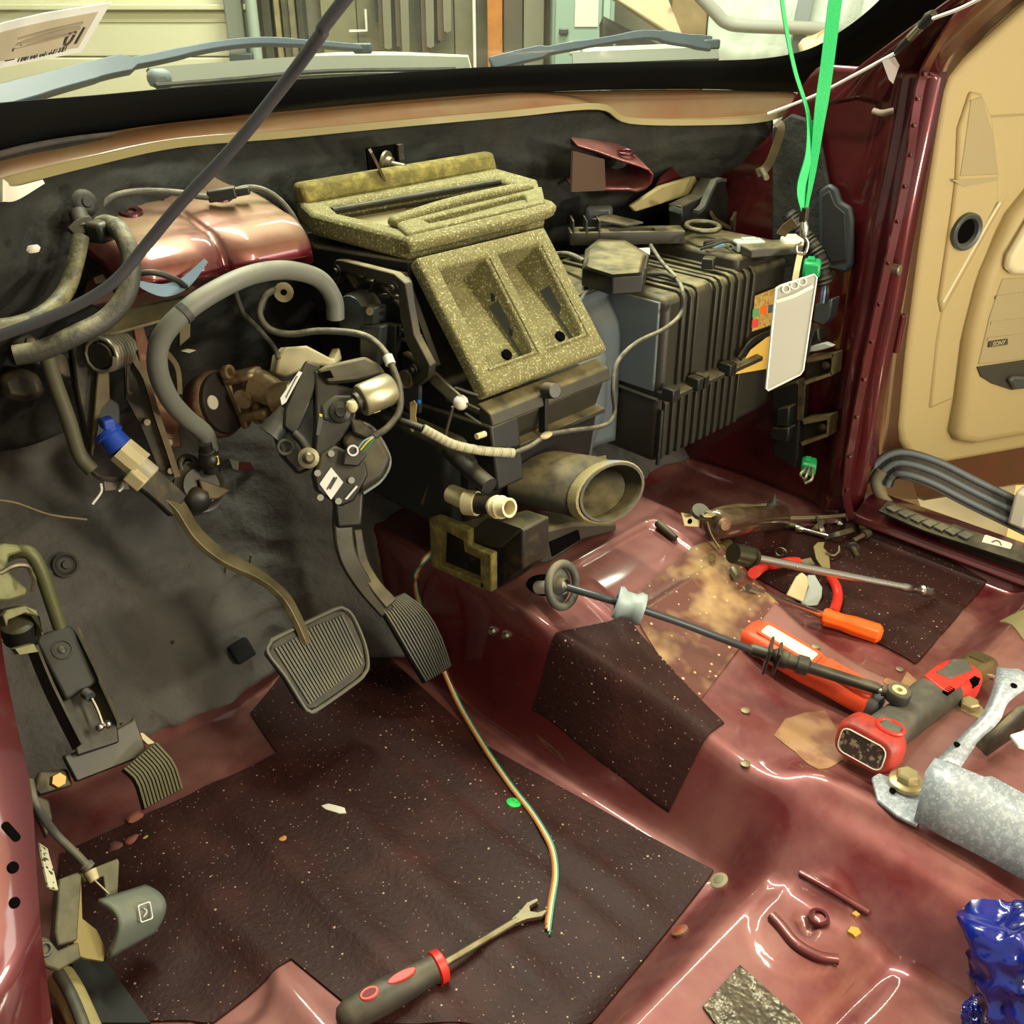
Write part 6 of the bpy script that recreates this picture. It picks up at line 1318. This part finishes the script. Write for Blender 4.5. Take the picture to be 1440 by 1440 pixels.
link('wire', G().tube([at(130, 664, Y=1.07), at(142, 672, Y=1.06), at(165, 674, Y=1.055), at(186, 668, Y=1.05)], .003, 6), RUB, lm)
link('wire', G().tube([at(142, 680, Y=1.06), at(142, 692, Y=1.06), at(130, 709, Y=1.06)], .0015, 6), WHTW, lm)
link('wire', G().tube([at(173, 678, Y=1.055), at(172, 686, Y=1.055), at(167, 691, Y=1.055)], .0015, 6), WHTW, lm)
link('tape_flag', G().slab([at(px, py, Y=1.06) for px, py in ((146, 676), (178, 674), (182, 688), (148, 690))], (0, 1, 0), .001), pm('clear_flag', (104, 100, 92), .3), lm)
wire('single tan wire sticking out over the driver toe board', [at(-20, 703, Y=.9), at(20, 707, Y=.9), at(70, 724, Y=.9), at(122, 731, Y=.9)], .0012, BROWNM)
# clip nest on the bulkhead
cn2 = thing('harness_clip', 'black harness clip cluster on the driver bulkhead', 'clip', at(118, 310, Y=1.12))
link('button', G().lathe(at(116, 287, Y=1.12), (.1, -.9, .3), [(0, .012), (.006, .015), (.010, .011), (.010, .006), (.012, .005)], 16), RUB, cn2)
link('plug', G().box(at(142, 325, Y=1.08), (.028, .024, .022), .4), BLK, cn2, bevel=.005)
link('saddle', G().strap([at(102, 330, Y=1.09), at(116, 318, Y=1.09), at(130, 314, Y=1.09)], .016, .010, (0, -.8, .5)), DARKM, cn2, bevel=.002)
link('tube', G().cyl(at(110, 300, Y=1.11), at(118, 325, Y=1.09), .010, n=12), RUB, cn2)
one('white_fluff', G().ball(at(47, 350, Y=1.04), .006, 8, (1.2, .6, .8)), WHT, 'tiny white fleck stuck on the black driver bulkhead', 'fleck')
# heater box harness
hx = thing('heater_harness', 'taped wire harness draped over the blower case and heater box front', 'wire harness', at(860, 600, Y=.84))
link('wire', G().tube([at(915, 345, Z=.53), at(930, 368, Z=.515), at(950, 390, Z=.505), at(960, 410, Y=.885), at(958, 440, Y=.88), at(935, 462, Y=.87), at(895, 482, Y=.86), at(868, 510, Y=.85), at(862, 545, Y=.84), at(864, 580, Y=.835), at(850, 598, Y=.83), at(800, 606, Y=.83), at(770, 612, Y=.83), at(745, 628, Y=.825), at(722, 637, Y=.82)], .0035, 8, 8), TAPE, hx)
link('loom', G().tube([at(722, 637, Y=.82), at(680, 634, Y=.835), at(640, 626, Y=.85), at(615, 614, Y=.86), at(595, 603, Y=.87)], lambda t: .0062+.0006*math.sin(t*260), 8, 24), pm('cream_loom', (170, 166, 138), .6), hx)
link('tail', G().tube([at(595, 603, Y=.87), at(575, 596, Y=.89), at(555, 590, Y=.92)], .005, 8), RUB, hx)
link('module_tail', G().tube([at(780, 358, Z=.52), at(800, 358, Z=.53), at(822, 368, Z=.53)], .005, 8), TAPE, hx)
link('branch', G().tube([at(912, 385, Z=.505), at(935, 386, Z=.505), at(950, 392, Z=.505)], .004, 8), RUB, hx)
link('cream_tie', G().ball(at(768, 612, Y=.825), .008, 10, (1.4, .7, .6)), CREAM, hx)
link('zip_stub', G().cyl(at(670, 614, Y=.84), at(682, 610, Y=.84), .004, n=10), CREAM, hx)
one('wooden_stick', sp([(576, 566), (582, 563), (586, 570), (584, 585), (586, 596), (580, 608), (575, 600), (577, 585)], (at(580, 585, X=.765), V((-.9, -.4, .1))), .002), pm('stick_tan', (178, 158, 106), .7), 'tan plastic tie tab hanging by the heater lever plate', 'tab')
one('blue_dot', G().ball(at(589, 565, X=.766), .0035, 8), pm('blue_dot', (24, 110, 220), .5), 'tiny bright blue dot above the tan tie tab', 'dot')

# ================================================================ OUTSIDE THE WINDSCREEN
def out_pt(px, py, off): return at(px, py, fn=lambda p: Yc(p.x)+off-p.y)
cpn = thing('cowl_cover', 'grey exterior cowl panel with pale top strip in front of the windscreen', 'cowl cover', out_pt(540, 110, .26))
pale = pm('pale_cowl', (190, 188, 150), .6)
link('top_strip', G().strap([out_pt(440, 88, .30), out_pt(480, 85, .30), out_pt(560, 84, .30), out_pt(660, 88, .30)], .030, .006, (0, -.7, .7)), pale, cpn)
link('seal', G().strap([out_pt(215, 112, .24), out_pt(330, 102, .24), out_pt(440, 94, .24), out_pt(560, 92, .24), out_pt(660, 94, .24)], .034, .008, (0, -.8, .6)), pm('olive_seal', (92, 94, 78), .6), cpn)
link('seal_lip', G().tube([out_pt(218, 120, .22), out_pt(330, 111, .22), out_pt(460, 100, .22), out_pt(640, 97, .22)], .004, 6), RUB, cpn)
link('end_cap', G().box(out_pt(224, 110, .235), (.034, .03, .026), -.3), pm('cap_slate', (110, 122, 122), .6), cpn, bevel=.010)
link('top_strip', G().strap([out_pt(820, 76, .22), out_pt(900, 72, .20), out_pt(1000, 68, .18)], .024, .006, (0, -.7, .7)), pale, cpn)
link('seal', G().strap([out_pt(805, 84, .20), out_pt(900, 80, .18), out_pt(1010, 76, .16)], .026, .008, (0, -.8, .6)), pm('olive_seal2', (98, 102, 88), .6), cpn)
WIP = pm('wiper_slate', (62, 74, 84), .45)
for nm, lab, pts in (('windscreen_wiper', 'long slate wiper arm resting before the white garage door', [((-60, 152), .030), ((0, 138), .030), ((100, 110), .028), ((152, 96), .026), ((215, 84), .014), ((300, 66), .012), ((370, 59), .012), ((450, 63), .010), ((510, 68), .010)]), ('windscreen_wiper', 'slate wiper arm with bent elbow in front of the grey cabinet', [((690, 90), .022), ((740, 78), .022), ((790, 68), .014), ((850, 58), .012), ((908, 49), .014), ((950, 55), .020), ((1000, 62), .024)])):
    offw = .17 if pts[0][0][0] < 0 else .11
    t = thing(nm, lab, 'wiper', out_pt(*pts[len(pts)//2][0], offw)); P_ = [out_pt(*q, offw) for q, _ in pts]; ws_ = [w_ for _, w_ in pts]
    link('arm', G().strap(P_, lambda t_: ws_[min(int(t_*(len(ws_)-1)+.5), len(ws_)-1)], .012, (-.5, -.7, .4), 5), WIP, t, bevel=.002)
    e = P_[-1]; link('blade_hook', G().box(e, (.03, .014, .016), -.7), WIP, t, bevel=.003)
one('wiper_nut', G().ball(out_pt(25, 126, .22), .014, 10, (1.4, 1, .6)), RUST, 'rusty wiper nut beside the long wiper arm', 'nut')
# windscreen sticker (writing shows mirrored from inside)
def gs(px, py, o_=.004): return gl(px, py)+V((0, -o_, -o_*.3))
stk = thing('windscreen_sticker', 'white bordered windscreen sticker with barcode seen from behind', 'sticker', gs(60, 60))
link('border', G().slab([gs(*q) for q in ((-60, 104), (-10, 95), (112, 71), (153, 2), (60, 16), (0, 30), (-60, 50))], (0, 1, .6), .0006), pm('sticker_white', (238, 244, 240), .5), stk)
link('field', G().slab([gs(*q, .0055) for q in ((-60, 92), (0, 82), (106, 64), (134, 14), (60, 28), (5, 40), (-60, 62))], (0, 1, .6), .0004), pm('sticker_tan', (196, 188, 164), .6), stk)
sx_ = (gs(100, 50, .007)-gs(20, 66, .007)).normalized(); sy_ = (gs(90, 20, .007)-gs(70, 60, .007)).normalized()
for body, q, sz in (('10', (100, 49), .030), ('2', (14, 70), .030), ('T', (2, 70), .012)):
    if body == 'T': continue
    Mk = frame(gs(*q, .007), sx_, sy_); text('lettering', body, Mk, sz, INK, stk, True)
g = G()
for k in range(16):
    a = gs(20+4.4*k, 83-1.0*k, .007); b = gs(23+4.4*k, 76-1.0*k, .007); g.strap([a, b], .0008+.0009*((k*7) % 3), .0003, (0, -.8, -.4), 1)
link('barcode', g, INK, stk)
g = G()
for k in range(3):
    y = 34+7*k; a = gs(20-3*k, y+16, .007); b = gs(112-4*k, y-6, .007); g.strap([a, b], .0022 if k != 1 else .0045, .0003, (0, -.8, -.4), 1)
link('print_lines', g, pm('print_grey', (150, 140, 122), .6), stk)

# garage beyond: a wall facing the car's corner, 4.4 m off
hN = V((-.7071, -.7071, 0)); GPt = V((3.1, 3.1, 0)); GW = (GPt, hN); GX = V((.7071, -.7071, 0))
def gx(px): return (at(px, 60, pl=GW)-GPt).dot(GX)
def gbox(x0, x1, z0, z1, d0, d1): # block on the garage wall between pixel columns, heights, and depths in front of the wall
    a, b = gx(x0), gx(x1); c = [GPt+GX*a-hN*-d0, GPt+GX*b-hN*-d0, GPt+GX*b-hN*-d1, GPt+GX*a-hN*-d1]
    return G().rings([[p+V((0, 0, z0)) for p in c], [p+V((0, 0, z1)) for p in c]])
def gz(py): return at(720, py, pl=GW).z
Z0, Z1 = -.35, 2.3
struct('wall_garage', gbox(-900, 2400, Z0, Z1, -.06, -.02), pm('grey_board_wall', (112, 106, 88), .85, var=(3, (88, 82, 66), .4, .7)))
g = G(); g.grid(lambda u, v: (u, v, Z0), 4, 4, -2, 8, -4, 8); struct('ground', g, pm('concrete', (150, 132, 96), .9, var=(3, (120, 104, 74), .4, .7)), ang=180)
gd_m = pm('white_garage_door', (214, 208, 176), .6, bump=(40, .1, .003))
gdo = bpy.data.objects.new('door_2', None); C.objects.link(gdo); gdo.location = GPt+GX*gx(100)+V((0, 0, Z0)); gdo['kind'] = 'structure'; gdo['label'] = 'white sectional garage door'
hh = .50; zb = gz(79)-hh
for k in range(-1, 4):
    z0 = zb+hh*k; link('door_panel', gbox(-900, 331, max(Z0, z0)+.002, z0+hh-.002, 0, .04), gd_m, gdo, bevel=.006)
link('door_rail', gbox(-900, 358, gz(13), gz(5), .04, .07), gd_m, gdo, bevel=.004)
link('door_shade_strip', gbox(-900, 331, gz(31), gz(15), .038, .046), pm('door_band', (190, 184, 150), .6), gdo, bevel=.003)
link('door_track', gbox(330, 354, Z0, Z1, .0, .10), pm('track_grey', (134, 138, 124), .5, .3), gdo, bevel=.004)
link('track_bracket', gbox(334, 366, gz(90), gz(70), .10, .16), GREYP, gdo, bevel=.006)
post = pm('pale_pipe', (150, 160, 146), .5)
one('conduit_pipe', G().cyl(GPt+GX*gx(369)+hN*.12+V((0, 0, Z0)), GPt+GX*gx(369)+hN*.12+V((0, 0, Z1)), .022, n=12), post, 'pale vertical pipe beside the garage door track', 'pipe')
for k, (x, w_, rgb) in enumerate(((382, 12, (70, 66, 50)), (398, 8, (150, 136, 96)), (410, 10, (84, 78, 58)), (420, 9, (120, 112, 84)), (431, 8, (60, 58, 46)))):
    one('leaning_plank', gbox(x-w_/2, x+w_/2, Z0, Z1-.1*k, .0, .05+.01*k), pm('plank%d' % k, rgb, .8, var=(12, tuple(int(c*.7) for c in rgb), .4, .7)), ['dark narrow plank right of the pale pipe', 'light tan plank among the dark planks', 'brown plank next to the light tan plank', 'greyish plank next to the brown plank', 'almost black plank at the end of the row'][k], 'plank', bevel=.003)
brl = [((455, 505), (128, 122, 92)), ((505, 560), (112, 106, 82)), ((560, 640), (98, 94, 74)), ((640, 668), (118, 112, 88))]
for k, ((a, b), rgb) in enumerate(brl):
    one('wall_board', gbox(a, b-1, Z0, Z1, -.02, .01+.006*(k % 2)), pm('board%d' % k, rgb, .85, var=(4, tuple(int(c*.8) for c in rgb), .4, .7)), ['tan wall board behind the slanting cable', 'olive wall board under the drawn bracket line', 'dark wall board behind the hanging belts', 'narrow grey wall board beside the thin white rod'][k], 'wall board', bevel=.003)
one('thin_rod', G().cyl(GPt+GX*gx(668)+hN*.06+V((0, 0, Z0)), GPt+GX*gx(668)+hN*.06+V((0, 0, Z1)), .007, n=8), WHT, 'thin white vertical rod beside the orange stud', 'rod')
bm_ = [pm('belt_black', (44, 40, 32), .6), pm('belt_brown', (92, 76, 54), .6), pm('belt_grey', (110, 104, 84), .6)]
for k, (x, y1) in enumerate(((535, 18), (541, 50), (548, 52), (556, 55), (564, 50), (572, 57), (592, 60), (599, 58), (606, 50), (613, 46), (621, 42), (630, 30))):
    a = GPt+GX*gx(x+4)+hN*(.05+.025*(k % 3))+V((0, 0, 1.5)); b = GPt+GX*gx(x)+hN*(.06+.025*(k % 3))+V((0, 0, gz(y1)+.03)); b2 = GPt+GX*gx(x+5)+hN*(.06+.025*(k % 3))+V((0, 0, gz(y1)+.03)); c_ = GPt+GX*gx(x+9)+hN*(.05+.025*(k % 3))+V((0, 0, 1.5))
    one('hanging_belt', G().strap([a, b, b.lerp(b2, .5)-V((0, 0, .03)), b2, c_], .016, .010, hN, 4), bm_[k % 3], ['black', 'brown', 'greyish'][k % 3]+' rubber drive belt looped down the board wall', 'belt', 'drive belts hanging on the garage wall')
one('bent_hook_rod', G().tube([GPt+GX*gx(519)+hN*.05+V((0, 0, gz(12))), GPt+GX*gx(519)+hN*.05+V((0, 0, gz(42))), GPt+GX*gx(495)+hN*.05+V((0, 0, gz(43)))], .006, 6, 1), WHT, 'white L shaped rod on the olive wall board', 'rod')
one('wood_stud', gbox(686, 707, Z0, Z1, .0, .09), pm('orange_wood', (176, 112, 48), .7, var=(10, (150, 92, 40), .4, .7)), 'orange wooden wall stud left of the grey cabinet', 'stud', bevel=.004)
one('dark_door_leaf', gbox(708, 735, Z0, Z1, .0, .06), pm('umber_leaf', (92, 84, 70), .8), 'dull umber board right of the orange stud', 'board', bevel=.004)
one('door_frame_post', gbox(736, 764, Z0, Z1, .0, .08), pm('post_grey', (132, 128, 108), .8), 'grey door frame post beside the pale green cabinet', 'post', bevel=.004)
cbn = thing('metal_cabinet', 'pale green metal cabinet with paper notes behind the windscreen', 'cabinet', GPt+GX*gx(812)+V((0, 0, Z0)))
gm = pm('pale_green_metal', (132, 152, 136), .5)
link('body', gbox(772, 853, Z0, Z1-.3, .0, .30), gm, cbn, bevel=.008)
link('edge_strip', gbox(838, 846, Z0, Z1-.3, .30, .315), pm('strip_green', (154, 170, 154), .5), cbn)
link('door_leaf', gbox(776, 836, Z0, Z1-.35, .30, .315), gm, cbn, bevel=.003)
link('paper_note', gbox(801, 831, gz(31), gz(-25), .315, .319), pm('note_paper', (196, 200, 178), .8), cbn)
link('paper_note', gbox(796, 809, gz(66), gz(50), .315, .319), pm('note_paper2', (200, 204, 182), .8), cbn)
link('handle', gbox(781, 793, gz(41), gz(33), .315, .33), GREYP, cbn, bevel=.004)
one('plywood_sheet', gbox(940, 990, Z0, Z1, .0, .03), pm('plywood', (150, 124, 82), .8, var=(6, (120, 94, 60), .4, .7)), 'knotty brown plywood sheet left of the white wrapped wall', 'plywood', bevel=.003)
def shp(u, v):
    a = gx(lerp(990, 1250, u)); z = lerp(Z0, Z1, v); return GPt+GX*a+hN*(.05+.02*noise.noise(V((u*9, v*14, 3)))+.01*noise.noise(V((u*30, v*30, 5))))+V((0, 0, z))
one('white_wrap', G().grid(shp, 50, 60), pm('white_sheeting', (214, 220, 206), .6, bump=(20, .4, .01)), 'creased white sheeting stapled over the garage wall', 'sheeting', thick=.005, ang=180)
one('wall_pipe', G().tube([GPt+GX*gx(958)+hN*.14+V((0, 0, gz(-20))), GPt+GX*gx(992)+hN*.14+V((0, 0, gz(14))), GPt+GX*gx(1010)+hN*.14+V((0, 0, gz(29))), GPt+GX*gx(1040)+hN*.14+V((0, 0, gz(34))), GPt+GX*gx(1160)+hN*.14+V((0, 0, gz(40))), GPt+GX*gx(1200)+hN*.14+V((0, 0, gz(62)))], .024, 12), pm('pipe_grey', (150, 146, 134), .5), 'bent grey pipe across the white sheeting', 'pipe')
one('vertical_duct', G().strap([GPt+GX*gx(1122)+hN*.09+V((0, 0, gz(-60))), GPt+GX*gx(1112)+hN*.09+V((0, 0, gz(80))), GPt+GX*gx(1105)+hN*.09+V((0, 0, Z0))], .05, .03, hN, 3), pm('duct_grey', (140, 144, 142), .5), 'grey upright strut behind the bent pipe', 'strut')
b = bmesh.new(); bmesh.ops.create_icosphere(b, subdivisions=3, radius=.09)
cc = GPt+GX*gx(1140)+hN*.24+V((0, 0, gz(66)))
for v in b.verts: v.co = V((v.co.x*1.2, v.co.y, v.co.z*.8))*(1+.4*noise.noise(v.co*14))+cc
g = G(); g.b.free(); g.b = b
one('rag_bundle', g, pm('rag', (196, 186, 152), .9, var=(14, (176, 130, 74), .5, .6)), 'crumpled cream and tan rag bundle at the foot of the upright strut', 'rag')
one('wood_edge', gbox(1252, 1275, Z0, Z1, .0, .04), pm('wood_edge', (150, 112, 62), .8), 'narrow wooden edge right of the white sheeting', 'board')
# front wing of the car beyond the windscreen
fnd = thing('front_wing', 'cream lit maroon front wing edge beyond the right wiper', 'car wing', at(900, 60, Y=1.95))
Fp = (at(900, 30, Y=1.9), V((-.5, -.7, .5)).normalized())
link('skin', sp([(848, -14), (880, -40), (925, -40), (962, 52), (956, 56)], Fp, .02), pm('wing_cream_sheen', (196, 176, 140), .35, .2, .6, var=(9, (150, 84, 74), .55, .62)), fnd, bevel=.004)  # cream reflection on the maroon wing is put into the colour
link('inner_arch', sp([(840, 70), (856, 40), (855, 5), (950, 54), (955, 62), (930, 74)], Fp, .05, -.06), pm('arch_black', (50, 46, 38), .8), fnd, bevel=.004)
link('stay', G().tube([pp(868, 44, Fp, -.03), pp(868, 75, Fp, -.03)], .008, 8, 1), GREYP, fnd)
one('wiper_cowl_end', G().slab([out_pt(*q, .2) for q in ((968, 58), (1000, 58), (1010, 68), (972, 68))], (0, 1, 0), .03), pm('cowl_end_grey', (104, 112, 108), .5), 'grey cowl end cap at the root of the right wiper', 'cowl cap', bevel=.004)
one('floor_board', G().box((2.5, .1, Z0+.012), (1.3, 1.1, .02), .3), TAN, 'tan hardboard lying on the garage floor under the open door', 'board')
